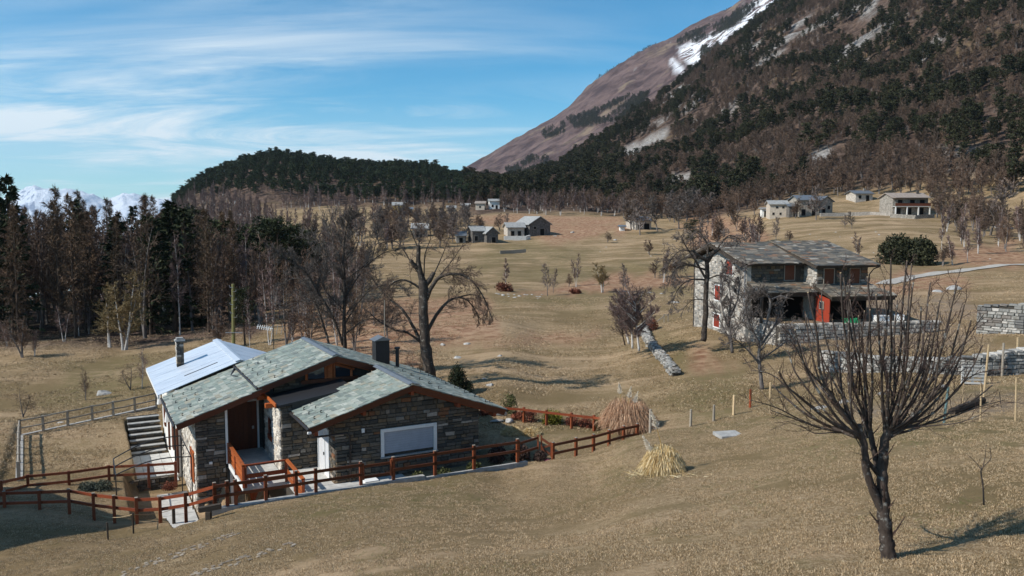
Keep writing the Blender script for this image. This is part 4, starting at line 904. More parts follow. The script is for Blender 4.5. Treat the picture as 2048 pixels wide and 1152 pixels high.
# ------------------------------------------------------------------ terrace, patio, steps, garden slabs
def terrace():
    mb = MB(); hbox(mb, -1.95, 3.3, -2.3, -.02, -12.95, -12.72); o = solo('paved_terrace', mb, M['concrete'], kind='structure')
    mb = MB(); hbox(mb, -1.95, -.02, .02, 3.12, -12.95, -12.722); solo('paved_terrace', mb, M['concrete'], kind='structure')
    mb = MB(); hbox(mb, -2.1, -1.96, -2.3, 5.6, -15.3, -12.9); w = solo('retaining_wall', mb, M['mortar'], 'low retaining wall holding the terrace beside the timber balcony', 'wall')
    # kerb between lawn and terrace under the fence
    mb = MB(); hbox(mb, -6.0, 3.5, -2.62, -2.32, -15.3, -12.12); solo('retaining_wall', mb, M['kerb'], 'long grey kerb wall under the red-brown fence between lawn and terrace', 'wall')
    mb = MB(); hbox(mb, 3.5, 9.0, -2.56, -2.42, -13.2, -12.22); solo('stone_edging', mb, M['kerb'], 'stone edging along the flower bed under the front fence', 'kerb')
    # patio in front of the white wall, in slabs
    pat = thing('patio', 'pale paved patio at the foot of the garden steps beside the white wall', 'patio', hp(-7, 11, -14.5)); r = random.Random(4)
    for i in range(4):
        for j in range(9):
            mb = MB(); u0 = -8.1 + i * .56; v0 = 11.2 + j * .68; hbox(mb, u0, u0 + .54, v0, v0 + .66, -15.1, -14.90 + r.uniform(-.008, .008)); part('slab', mb, M['concrete'], pat)
    lp = thing('lower_path', 'grey concrete path below the stone corner of the house', 'path', hp(-6.5, 3, -14.5))
    for j in range(10):
        mb = MB(); v0 = .2 + j * .9; hbox(mb, -7.2, -5.7, v0, v0 + .88, -15.15, -14.94 + r.uniform(-.008, .008)); part('slab', mb, M['concrete'], lp)
    st = thing('garden_steps', 'flight of seven stone steps climbing the garden bank beside the white wall', 'steps', hp(-7.2, 17.5, -14.9))
    P = Pieces(st, 120)
    for k in range(7):
        v0 = 17.4 + k * .75; z1 = -14.9 + (k + 1) * .20
        mb = MB(); hbox(mb, -7.95, -6.05, v0, v0 + .85, -15.6, z1 - .07); s_ = part('riser', mb, M['mortar'], st)
        stones(P, s_, [(-7.95, z1 - .21), (-6.05, z1 - .21), (-6.05, z1 - .07), (-7.95, z1 - .07)], lambda a, z, v0=v0: hp(a, v0, z), U1, nV1, mat=M['stone'], hs=(.12, .15), ls=(.2, .45), depth=.1, proud=.02)
        mb = MB(); hbox(mb, -8.0, -6.0, v0 - .05, v0 + .32, z1 - .068, z1 - .02); part('tread', mb, M['kerb'], st)
    P.flush()
    bw = thing('garden_border_wall', 'low mossy stone border below the garden fence near the patio', 'wall', hp(-8, 7.5, -14.2)); P = Pieces(bw, 100)
    mb = MB(); hbox(mb, -9.6, -6.1, 10.4, 10.65, -15.4, -14.35); w = part('core', mb, M['mortar'], bw)
    stones(P, w, [(-9.6, -15), (-6.1, -15), (-6.1, -14.35), (-9.6, -14.35)], lambda a, z: hp(a, 10.4, z), U1, nV1, mat=M['stone'], hs=(.1, .2), ls=(.15, .4)); P.flush()
    # kerb-like bench block on the terrace
    b = thing('stone_bench', 'pale stone bench block on the terrace behind the front fence', 'bench', hp(1.9, -1.6, -12.7))
    mb = MB(); hbox(mb, .9, 2.1, -2.1, -1.5, -12.72, -12.36); part('block', mb, M['concrete'], b); mb = MB(); hbox(mb, .85, 1.5, -1.9, -1.45, -12.36, -12.22); part('top', mb, M['white'], b)
terrace()
# ------------------------------------------------------------------ fences
def onz(px, py, z): r = ray(px, py); return r * (z / r[2])
def fence_run(name, label, bases, h, rails, mat, rmat, post=.13, rail=(.05, .13), cap=False, group=None, top_pal=None, double=None):
    T = thing(name, label, 'fence', bases[0], group)
    for p in bases:
        mb = MB(); mb.box((p[0], p[1], p[2] + h / 2 - .15), (post, post, h + .3), Matrix.Rotation(R(27.8) if mat != 'wood_grey' else .3, 3, 'Z'))
        o = part('post', mb, M[mat], T)
        if cap: mb = MB(); mb.box((p[0], p[1], p[2] + h + .012), (post * .98, post * .98, .02), Matrix.Rotation(R(27.8), 3, 'Z')); part('post_cap', mb, M['wood_grey'], T)
    for a, b in zip(bases[:-1], bases[1:]):
        for z in rails:
            mb = MB(); A = Vector(a) + Vector((0, 0, z)); B = Vector(b) + Vector((0, 0, z)); d = (B - A).normalized(); nrm = Vector((d.y, -d.x, 0)) * (post * .5 + rail[0] * .5 + .003 if mat != 'wood_grey' else 0)
            if mat == 'wood_grey': mb.tube([A, (A + B) / 2 + Vector((0, 0, random.Random(a[0]).uniform(-.03, .02))), B], [.055, .05, .055], 7)
            else: mb.beam(A - d * .06 + nrm, B + d * .06 + nrm, rail[0], rail[1])
            part('rail', mb, M[rmat], T)
    return T
def pxl(L, z): return [onz(x, y, z) for x, y in L]
fz = -12.1
F1 = [430, 455, 472, 532, 593, 632, 722]; F2 = [787, 870, 948, 1035]; F3 = [1106, 1152, 1187, 1218, 1247, 1274]
def on_line(px, v=-2.47, z=fz):
    r = ray(px, 950); n = H1.V
    for _ in range(6):
        k = (v + H1.O[0] * n[0] + H1.O[1] * n[1]) / (r[0] * n[0] + r[1] * n[1]); p = r * k; q = topix(p[0], p[1], z); r = ray(px, q[1])
    return np.array((p[0], p[1], z))
fA = [on_line(x) for x in F1]; fB = [on_line(x) for x in F2]; fC = [on_line(x, -2.55) for x in F3]
for p in fC: p[2] = min(-12.0, H(p[0], p[1]) + .0)
fence_run('wooden_fence', 'red-brown two-rail fence on the kerb in front of the timber balcony', fA, 1.05, (.48, .92), 'wood_post', 'wood_dark', cap=True)
fence_run('wooden_fence', 'red-brown two-rail fence along the flower bed under the shuttered window', fB, 1.05, (.48, .92), 'wood_post', 'wood_dark', cap=True)
fence_run('wooden_fence', 'red-brown two-rail fence running from the diagonal-braced gate to the big reed clump', fC, 1.0, (.46, .90), 'wood_post', 'wood_dark', cap=True)
def gate(a, b, label, brace=True, sag=0.):
    T = thing('garden_gate', label, 'gate', a); A = Vector(a); B = Vector(b); d = (B - A).normalized()
    A = A + d * .12; B = B - d * .12
    for z in (.30, .80): mb = MB(); mb.beam(A + Vector((0, 0, z)), B + Vector((0, 0, z + sag)), .05, .12); part('rail', mb, M['wood_dark'], T)
    for p in (A, B): mb = MB(); mb.beam(p + Vector((0, 0, .2)), p + Vector((0, 0, .95)), .1, .08, (1, 0, 0)); part('stile', mb, M['wood_post'], T)
    if brace: mb = MB(); mb.beam(A + Vector((0, 0, .32)), B + Vector((0, 0, .80)), .04, .1); part('brace', mb, M['wood_dark'], T)
gate(fA[-1], fB[0], 'narrow low gate in the front fence beside the pale bench block', False)
g1 = on_line(1079, -1.9); gate(fB[-1], g1, 'gate leaf standing ajar behind the front fence', False); gate(g1, fC[0], 'small gate with diagonal brace between two fence posts by the dark bushes')
# lower fence, left of the house corner
def lower(L, z): return [onz(x, y, z) for x, y in L]
L1 = lower([(430, 1018), (372, 1030), (321, 1038), (274, 1040), (229, 1034), (188, 1031), (139, 1016)], -13.0)
L1[0][2] = -12.15; L1[0][:2] = fA[0][:2]
L1 = [fA[0] * 1.0] + [np.array((*onz(x, y, z)[:2], z)) for x, y, z in ((372, 1031, -12.75), (321, 1039, -12.95), (274, 1041, -13.05), (229, 1036, -13.1), (188, 1031, -13.15), (139, 1022, -13.2), (80, 1024, -13.3), (10, 1026, -13.4), (-60, 1028, -13.5))]
fence_run('wooden_fence', 'bright red-brown lower fence left of the house corner running into the dark shadow', L1[0:1] + L1[1:], 1.0, (.42, .88), 'wood_post', 'wood_red', cap=True)
L2 = [np.array(onz(x, y, z)) for x, y, z in ((352, 960, -14.0), (298, 964, -14.0), (219, 968, -14.0), (139, 980, -14.0), (57, 988, -14.0), (4, 1002, -13.6), (-40, 1012, -13.5))]
fence_run('wooden_fence', 'dark red two-rail fence along the front edge of the enclosed garden lawn', L2, 1.0, (.42, .88), 'wood_post', 'wood_post')
# weathered fence round the garden lawn
zb = -13.9
L3 = [onz(x, y, zb) for x, y in ((40, 872), (87, 863), (136, 852), (185, 841), (227, 832), (270, 823), (313, 813))]
fence_run('weathered_fence', 'weathered grey pole fence along the far edge of the enclosed garden lawn', L3, 1.05, (.5, .98), 'wood_grey', 'wood_grey', post=.14)
L4 = [onz(40, 872, zb)] + [onz(x, y, zb) for x, y in ((39, 884), (38, 898), (38, 912), (38, 928), (38, 945), (38, 962))] 
fence_run('weathered_fence', 'weathered fence seen end-on beside the narrow grey kerb left of the garden', L4, 1.05, (.5, .98), 'wood_grey', 'wood_grey', post=.14)
for a, b, lab in ((L3[0], L3[-1], 'thin grey stone edging under the far garden fence'), (L4[0], L4[-1], 'pale stone edging below the fence left of the garden')):
    a = Vector(a); b = Vector(b); T = thing('stone_edging', lab, 'kerb', a); n = int((b - a).length / .8)
    for i in range(n):
        mb = MB(); p = a.lerp(b, i / n); q = a.lerp(b, (i + .96) / n); mb.beam(p + Vector((-.02, .05, -.25)), q + Vector((-.02, .05, -.25)), .34 if lab[0] == 'p' else .25, .62); part('stone', mb, M['kerb'], T)
# orange-brown fence behind the right-hand garden
L5 = [G(x, y, 44) for x, y in ((950, 838), (1048, 845), (1093, 851), (1143, 857), (1188, 862), (1226, 867))]
fence_run('wooden_fence', 'orange-brown fence behind the garden shrubs, below the grassy slope', L5, .95, (.82,), 'wood_post', 'wood_red', rail=(.05, .14))
# stakes on the lawn beyond the crest
for x, y, t_, m, lab in ((1300, 866, 816, 'wood_grey', 'short grey stake beside the big reed clump'), (1381, 853, 817, 'wood_grey', 'grey stake, nearest the reed clump of the stake row beyond the lawn crest'), (1427, 842, 808, 'wood_grey', 'second grey stake of the row beyond the lawn crest'),
                         (1467, 830, 788, 'wood_pale', 'pale stake in the middle of the row beyond the lawn crest'), (1500, 815, 777, 'wood_red', 'reddish stake in the row beyond the lawn crest'), (1540, 797, 763, 'wood_pale', 'pale stake at the foot of the small orchard tree')):
    p = G(x, y, 43 if x > 1310 else 40); h = (y - t_) / F * p[1] * .98; mb = MB(); mb.tube([p + np.array((0, 0, -.3)), p + np.array((.01, 0, h))], [.075, .065], 8, wob=.1, rng=random.Random(x)); solo('fence_stake', mb, M[m], lab, 'stake', 'stakes beyond the lawn crest', loc=p)
# rope barrier posts in front of the lower fence
rp_ = []
for x, y, h, r, lab in ((216, 1080, .72, .035, 'thin dark stake at the edge of the shadow, left rope stake'), (267, 1067, .85, .035, 'thin dark stake carrying the rope near the lower fence'), (348, 1050, .85, .085, 'stout black post with pale knots in front of the lower fence')):
    p = G(x, y, 26); mb = MB(); mb.tube([p - np.array((0, 0, .2)), p + np.array((0, 0, h))], [r, r], 8); o = solo('short_post', mb, M['wood_blackish'], lab, 'post', loc=p); rp_.append(Vector(p) + Vector((0, 0, h * .95)))
def sag(a, b, s_, n=10): return [a.lerp(b, i / n) - Vector((0, 0, s_ * 4 * (i / n) * (1 - i / n))) for i in range(n + 1)]
mb = MB(); mb.tube(sag(rp_[1], rp_[2], .12), [.014] * 11, 5); q = Vector(onz(205, 1032, -12.9)); mb.tube(sag(q, rp_[1], .1), [.014] * 11, 5); solo('rope', mb, M['wood_pale'], 'slack pale rope strung between the thin stake and the black post', 'rope')
p = G(415, 1040, 26); T = thing('log_stub', 'squat T-shaped log end beside the kerb at the fence corner', 'log', p)
mb = MB(); mb.beam(p + np.array((-.32, -.0, .42)), p + np.array((.5, .2, .52)), .2, .2); part('log', mb, M['wood_blackish'], T); mb = MB(); mb.box((p[0] + .05, p[1], p[2] + .1), (.2, .2, .5)); part('stump', mb, M['wood_blackish'], T)
# black pipe frame over the patio
def pipe_frame():
    T = thing('pipe_frame', 'thin black pipe frame with bowed top rails over the sunken patio', 'frame', hp(-7, 9, -15))
    def tb(pts, r=.03): mb = MB(); mb.tube(pts, [r] * len(pts), 6); part('pipe', mb, M['black_metal'], T)
    P4 = [hp(-9.2, 9.5, 0), hp(-9.2, 6.8, 0), hp(-5.9, 9.3, 0), hp(-5.75, 6.0, 0)]
    zb_, zt = (-15.0, -15.0, -15.0, -15.0), (-12.75, -12.85, -11.9, -12.2)
    for (x, y, _), b, t_ in zip(P4, zb_, zt): tb([(x, y, b), (x, y, t_)])
    def bow(a, za, b, zb2):
        A = Vector((a[0], a[1], za)); B = Vector((b[0], b[1], zb2)); return [A.lerp(B, i / 10) + Vector((0, 0, .28 * math.sin(math.pi * i / 10))) for i in range(11)]
    tb(bow(P4[0], zt[0], P4[2], zt[2])); tb(bow(P4[1], zt[1], P4[3], zt[3]))
    m0 = ((P4[0][0] + P4[1][0]) / 2, (P4[0][1] + P4[1][1]) / 2); m1 = ((P4[2][0] + P4[3][0]) / 2, (P4[2][1] + P4[3][1]) / 2); tb(bow(m0, -12.8, m1, -12.0))
    tb([(P4[0][0], P4[0][1], zt[0]), (P4[1][0], P4[1][1], zt[1])]); tb([(P4[2][0], P4[2][1], zt[2]), (P4[3][0], P4[3][1], zt[3])])
pipe_frame()
# ------------------------------------------------------------------ the tall old stone house on the right
U2 = tuple(H2.U); V2 = tuple(H2.V); nU2 = tuple(-H2.U); nV2 = tuple(-H2.V)
def gp(u, v, z): return H2.p(u, v, z)
def gbox(mb, u0, u1, v0, v1, z0, z1): mb.prism([gp(u0, v0, z0), gp(u1, v0, z0), gp(u1, v1, z0), gp(u0, v1, z0)], (0, 0, z1 - z0))
def old_house():
    T = thing('farmhouse', 'tall old stone farmhouse with rough slate roofs and red shutters, behind the bare orchard trees', 'house', gp(0, 0, -11))
    P = Pieces(T, 280)
    def wv(poly, v, mat='mortar', th=.4, st=None, holes=(), base='stone'):
        mb = MB(); mb.prism([gp(a, v, z) for a, z in poly], Vector(V2) * th); w = part('wall', mb, M[mat], T)
        if st: stones(P, w, poly, lambda a, z: gp(a, v, z), U2, nV2, holes, hs=(.16, .3), ls=(.25, .7), mat=M[st], proud=.04)
        return w
    def wu(poly, u, mat='mortar_lit', th=.4, st=None, holes=()):
        mb = MB(); mb.prism([gp(u, a, z) for a, z in poly], Vector(U2) * th); w = part('wall', mb, M[mat], T)
        if st: stones(P, w, poly, lambda a, z: gp(u, a, z), V2, nU2, holes, hs=(.14, .27), ls=(.2, .55), mat=M[st], proud=.035)
        return w
    ga = [(0, -12), (10.6, -12), (10.6, -4.25), (5.3, -2.85), (0, -4.25)]
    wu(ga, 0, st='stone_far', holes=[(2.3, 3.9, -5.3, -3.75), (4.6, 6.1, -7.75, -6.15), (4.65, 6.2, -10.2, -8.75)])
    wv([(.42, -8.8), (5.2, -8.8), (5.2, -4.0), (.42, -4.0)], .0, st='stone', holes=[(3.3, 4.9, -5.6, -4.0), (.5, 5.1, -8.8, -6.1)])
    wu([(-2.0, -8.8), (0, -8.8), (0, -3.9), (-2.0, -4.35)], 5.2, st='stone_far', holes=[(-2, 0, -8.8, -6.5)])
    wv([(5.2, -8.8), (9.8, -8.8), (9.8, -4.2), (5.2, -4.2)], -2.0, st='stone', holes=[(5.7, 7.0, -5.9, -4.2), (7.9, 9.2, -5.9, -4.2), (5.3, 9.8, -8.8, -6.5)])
    mb = MB(); gbox(mb, 9.4, 9.8, -1.59, 10.2, -8.8, -4.3); gbox(mb, .42, 9.39, 10.2, 10.6, -12, -4.3); part('wall', mb, M['stone'], T)
    mb = MB(); mb.prism([gp(9.4, -2.0, -4.3), gp(9.4, 10.6, -4.3), gp(9.4, 5.3, -2.8)], Vector(U2) * .38); part('wall', mb, M['stone'], T)
    # roofs (thick slabs of stone)
    def roof(e0, e1, r0, r1, over=0, expo=.36):
        mb = MB(); n = (Vector(e1) - Vector(e0)).cross(Vector(r0) - Vector(e0)).normalized(); n = -n if n.z < 0 else n
        mb.prism([e0, e1, r1, r0], -n * .16); o = part('roof', mb, M['wood_blackish'], T)
        slates(P, o, e0, e1, r0, r1, M['slate_old'], expo=expo, ws=(.28, .85), th=.055, lift=.04, rag=.13, over=.2)
    roof(gp(-.55, -.7, -4.02), gp(5.0, -.7, -4.02), gp(-.8, 5.3, -2.5), gp(5.0, 5.3, -2.5))
    roof(gp(-.55, 11.3, -4.02), gp(5.0, 11.3, -4.02), gp(-.8, 5.3, -2.5), gp(5.0, 5.3, -2.5), expo=.8)
    roof(gp(4.75, -2.7, -4.12), gp(10.5, -2.7, -4.12), gp(4.95, 5.3, -2.4), gp(10.5, 5.3, -2.4))
    roof(gp(4.95, 11.3, -4.02), gp(10.5, 11.3, -4.02), gp(4.95, 5.3, -2.4), gp(10.5, 5.3, -2.4), expo=.8)
    roof(gp(-.1, -2.5, -6.28), gp(5.0, -2.5, -6.28), gp(.15, .05, -5.55), gp(5.15, .05, -5.55))
    roof(gp(5.15, -4.4, -6.48), gp(10.9, -4.4, -6.48), gp(4.9, -1.95, -5.68), gp(9.9, -1.95, -5.68))
    P.flush()
    def bar(nm, mat, a, b, w=.14, h=.2, par=None): mb = MB(); mb.beam(a, b, w, h); return part(nm, mb, M[mat], par or T)
    bar('barge_board', 'wood_blackish', gp(4.7, -2.75, -4.27), gp(4.9, 5.3, -2.55)); bar('barge_board', 'wood_blackish', gp(-.8, -.7, -4.2), gp(-.85, 5.3, -2.68)); bar('barge_board', 'wood_blackish', gp(-.8, 11.3, -4.2), gp(-.85, 5.3, -2.68))
    bar('barge_board', 'wood_blackish', gp(-.1, -2.5, -6.42), gp(.12, 0, -5.7)); bar('barge_board', 'wood_blackish', gp(5.15, -4.4, -6.62), gp(4.9, -2.05, -5.84))
    for v, z in ((5.3, -2.95), (1.2, -4.0), (9.4, -4.0)): bar('purlin', 'wood_blackish', gp(-.8, v, z), gp(.1, v, z), .18, .2)
    bar('post', 'wood_blackish', gp(10.5, -4.1, -8.7), gp(10.5, -4.1, -6.6), .28, .28); bar('post', 'wood_blackish', gp(.15, -2.35, -8.7), gp(.15, -2.35, -6.4), .2, .2); bar('beam', 'wood_blackish', gp(5.2, -4.2, -6.72), gp(10.8, -4.2, -6.72)); bar('beam', 'wood_blackish', gp(0, -2.35, -6.5), gp(5, -2.35, -6.5))
    # windows on the lit gable: white surround, red shutter
    for v0, v1, z0, z1 in ((2.35, 3.85, -5.25, -3.8), (4.65, 6.05, -7.7, -6.2), (4.7, 6.15, -10.15, -8.8)):
        w = thing_part('window', T)
        for a, b, c, d in ((v0, v1, z1 - .1, z1), (v0, v1, z0, z0 + .1), (v0, v0 + .14, z0 + .102, z1 - .102), (v1 - .14, v1, z0 + .102, z1 - .102)):
            mb = MB(); gbox(mb, -.08, .05, a, b, c, d); part('frame', mb, M['white'], w)
        vm = (v0 + v1) / 2
        for a, b in ((v0 + .15, vm - .01), (vm + .01, v1 - .15)): mb = MB(); gbox(mb, -.06, .03, a, b, z0 + .105, z1 - .105); part('shutter', mb, M['shutter'], w)
        mb = MB(); gbox(mb, -.16, .02, v0 - .1, v1 + .1, z1 + .12, z1 + .2); part('lintel', mb, M['stone'], w)
    for u0, u1, v, z0, z1 in ((3.35, 4.35, 0, -5.5, -4.15), (5.75, 6.75, -2.0, -5.75, -4.35), (8.1, 9.1, -2.0, -5.75, -4.35)):
        w = thing_part('window', T)
        for a, b, c, d in ((u0, u1, z1 - .06, z1), (u0, u1, z0, z0 + .06), (u0, u0 + .06, z0 + .062, z1 - .062), (u1 - .06, u1, z0 + .062, z1 - .062)):
            mb = MB(); gbox(mb, a, b, v - .08, v + .03, c, d); part('frame', mb, M['wood_grey'], w)
        mb = MB(); gbox(mb, u0 + .062, u1 - .062, v - .04, v - .01, z0 + .062, z1 - .062); part('shutter', mb, M['wood_dark'], w)
    # dark porch openings, red door leaf
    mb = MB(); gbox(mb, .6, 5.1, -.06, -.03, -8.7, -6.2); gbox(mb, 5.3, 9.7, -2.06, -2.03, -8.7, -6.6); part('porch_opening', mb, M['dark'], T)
    d = thing_part('door', T); mb = MB(); mb.prism([gp(5.1, -2.1, -8.62), gp(5.15, -4.0, -8.62), gp(5.15, -4.0, -6.72), gp(5.1, -2.1, -6.4)], Vector(U2) * .06); part('leaf', mb, M['shutter'], d)
    mb = MB(); gbox(mb, 5.04, 5.10, -3.3, -2.7, -7.6, -6.95); part('frame', mb, M['wood_grey'], d); mb = MB(); gbox(mb, 5.02, 5.038, -3.22, -2.78, -7.54, -7.0); part('pane', mb, M['glass'], d)
    mb = MB(); mb.tube([gp(10.5, -2.5, -4.25), gp(10.2, -2.2, -4.45), gp(9.9, -2.1, -4.9), gp(9.9, -2.1, -5.5)], [.05] * 4, 6); mb.tube([gp(-.06, 10.5, -4.4), gp(-.06, 10.5, -11.4)], [.06, .06], 6); part('drain_pipe', mb, M['gutter'], T)
    mb = MB(); mb.tube([gp(-.1, .12, -4.4), gp(-.1, .12, -8.9)], [.07, .07], 6); part('drain_pipe', mb, M['grey_metal'], T)
old_house()

def dry_wall(name, label, pts, zb, zt, mat='stone_wall', limit=280, hs=(.14, .34), ls=(.2, .75), thick=.5, cap=True, core='mortar'):
    """pts: ground line seen from the camera, left to right"""
    T = thing(name, label, 'wall', (pts[0][0], pts[0][1], zb(0))); P = Pieces(T, limit); tot = 0
    for i in range(len(pts) - 1):
        a = Vector((pts[i][0], pts[i][1], 0)); b = Vector((pts[i + 1][0], pts[i + 1][1], 0)); d = b - a; L = d.length; d.normalize(); n = Vector((d.y, -d.x, 0))
        f0 = i / (len(pts) - 1); f1 = (i + 1) / (len(pts) - 1)
        poly = [(0, zb(f0) - .5), (L, zb(f1) - .5), (L, zt(f1)), (0, zt(f0))]
        mb = MB(); mb.prism([a + d * p + Vector((0, 0, z)) - n * .0 for p, z in [(0, poly[0][1]), (L, poly[1][1]), (L, poly[2][1] - .06), (0, poly[3][1] - .06)]], -n * thick); w = part('core', mb, M[core], T)
        stones(P, w, poly, lambda p, z: a + d * p + Vector((0, 0, z)), tuple(d), tuple(n), mat=M[mat], hs=hs, ls=ls, depth=.28, proud=.10, gap=.022)
        if cap:
            x = 0
            while x < L:
                l = _rs.uniform(.3, .7); f = (x + l / 2) / L; z = zt(f0 + (f1 - f0) * f)
                P.add('stone', 'stone', M[mat], w, basis(d, -n, (0, 0, 1), l - .03, thick + .1, .14, a + d * (x + l / 2) - n * (thick * .45) + Vector((0, 0, z + _rs.uniform(-.02, .03))))); x += l
    P.flush()
# terrace wall in front of the farmhouse
pa = gp(.2, -5.1, 0); pb = gp(14, -5.4, 0)
dry_wall('terrace_wall', 'rough stone terrace wall below the yard of the tall farmhouse', [pa[:2], gp(4, -5.1, 0)[:2], gp(9, -5.2, 0)[:2], pb[:2]], lambda f: -10.2 + .6 * f, lambda f: -8.55, limit=200, hs=(.16, .34), ls=(.25, .8), mat='stone_far')
dry_wall('terrace_wall', 'short stone wall end of the farmhouse yard beside the lit gable', [gp(.35, -.1, 0)[:2], gp(.35, -5.0, 0)[:2]], lambda f: -11.2 + .8 * f, lambda f: -8.6, limit=100, hs=(.16, .34), ls=(.25, .8), mat='stone_far')
def lin(a, b): return lambda f: a + (b - a) * f
w0, w1 = G(1952, 668, 45), G(2048, 668, 45); ww = [(w0[0], w0[1]), (w1[0], w1[1]), (w1[0] * 1.25 + 1, w1[1] + 1)]
h_ = (668 - 612) / F * w0[1]
dry_wall('dry_stone_wall', 'tall pale grey stone wall at the right edge above the dirt track', ww, lin(w0[2], w1[2] + .3), lin(w0[2] + h_, w1[2] + h_ + .4), limit=200)
q = [G(x, y, 38) for x, y in ((1640, 742), (1760, 745), (1880, 748), (1960, 752), (2048, 748), (2200, 745))]
h_ = (748 - 700) / F * q[3][1]
dry_wall('dry_stone_wall', 'long low grey stone wall behind the white slatted pallet', [(p[0], p[1]) for p in q], lin(q[0][2], q[-1][2]), lin(q[0][2] + h_ * .95, q[-1][2] + h_ * 1.1), limit=260, hs=(.12, .26), ls=(.18, .5))
# stone-lined edge of the raised path
def ruined():
    q = [G(x, y, 40) for x, y in ((1288, 662), (1290, 672), (1300, 690), (1312, 705), (1330, 726), (1352, 752))]
    T = thing('dry_stone_wall', 'narrow ruined stone wall curving down the slope left of the farmhouse path', 'wall', q[0]); P = Pieces(T, 290); r = random.Random(12)
    core = MB()
    for a, b in zip(q[:-1], q[1:]): core.beam(Vector(a) + Vector((0, 0, .05)), Vector(b) + Vector((0, 0, .05)), .5, .8)
    w = part('core', core, M['mortar'], T)
    L = [0];
    for a, b in zip(q[:-1], q[1:]): L.append(L[-1] + np.hypot(*(b - a)[:2]))
    for k in range(1150):
        s_ = r.random() * L[-1]; i = max(0, min(len(q) - 2, int(np.searchsorted(L, s_)) - 1)); f = (s_ - L[i]) / (L[i + 1] - L[i]); p = Vector(q[i] * (1 - f) + q[i + 1] * f); d = Vector(q[i + 1] - q[i]); d.z = 0; d.normalize(); n = Vector((-d.y, d.x, 0))
        top = .6 * (1 - .35 * s_ / L[-1]); o = r.uniform(-1, 1); h = r.uniform(0, top) if abs(o) > .8 else top * r.uniform(.75, 1.0); o_ = (.3 if o > 0 else -.3) * (1 if abs(o) > .8 else abs(o)); e = r.uniform(-.5, .5)
        ex = (d * math.cos(e) + n * math.sin(e)); ey = Vector((0, 0, 1)).cross(ex); t_ = r.uniform(-.25, .25); ez = (Vector((0, 0, 1)) + ex * t_).normalized(); ex = (ex - ez * ex.dot(ez)).normalized(); ey = ez.cross(ex)
        P.add('stone', 'stone', M['stone_wall'], w, basis(ex, ey, ez, r.uniform(.15, .42), r.uniform(.14, .3), r.uniform(.09, .2), p + n * o_ + Vector((0, 0, h))))
    P.flush()
ruined()

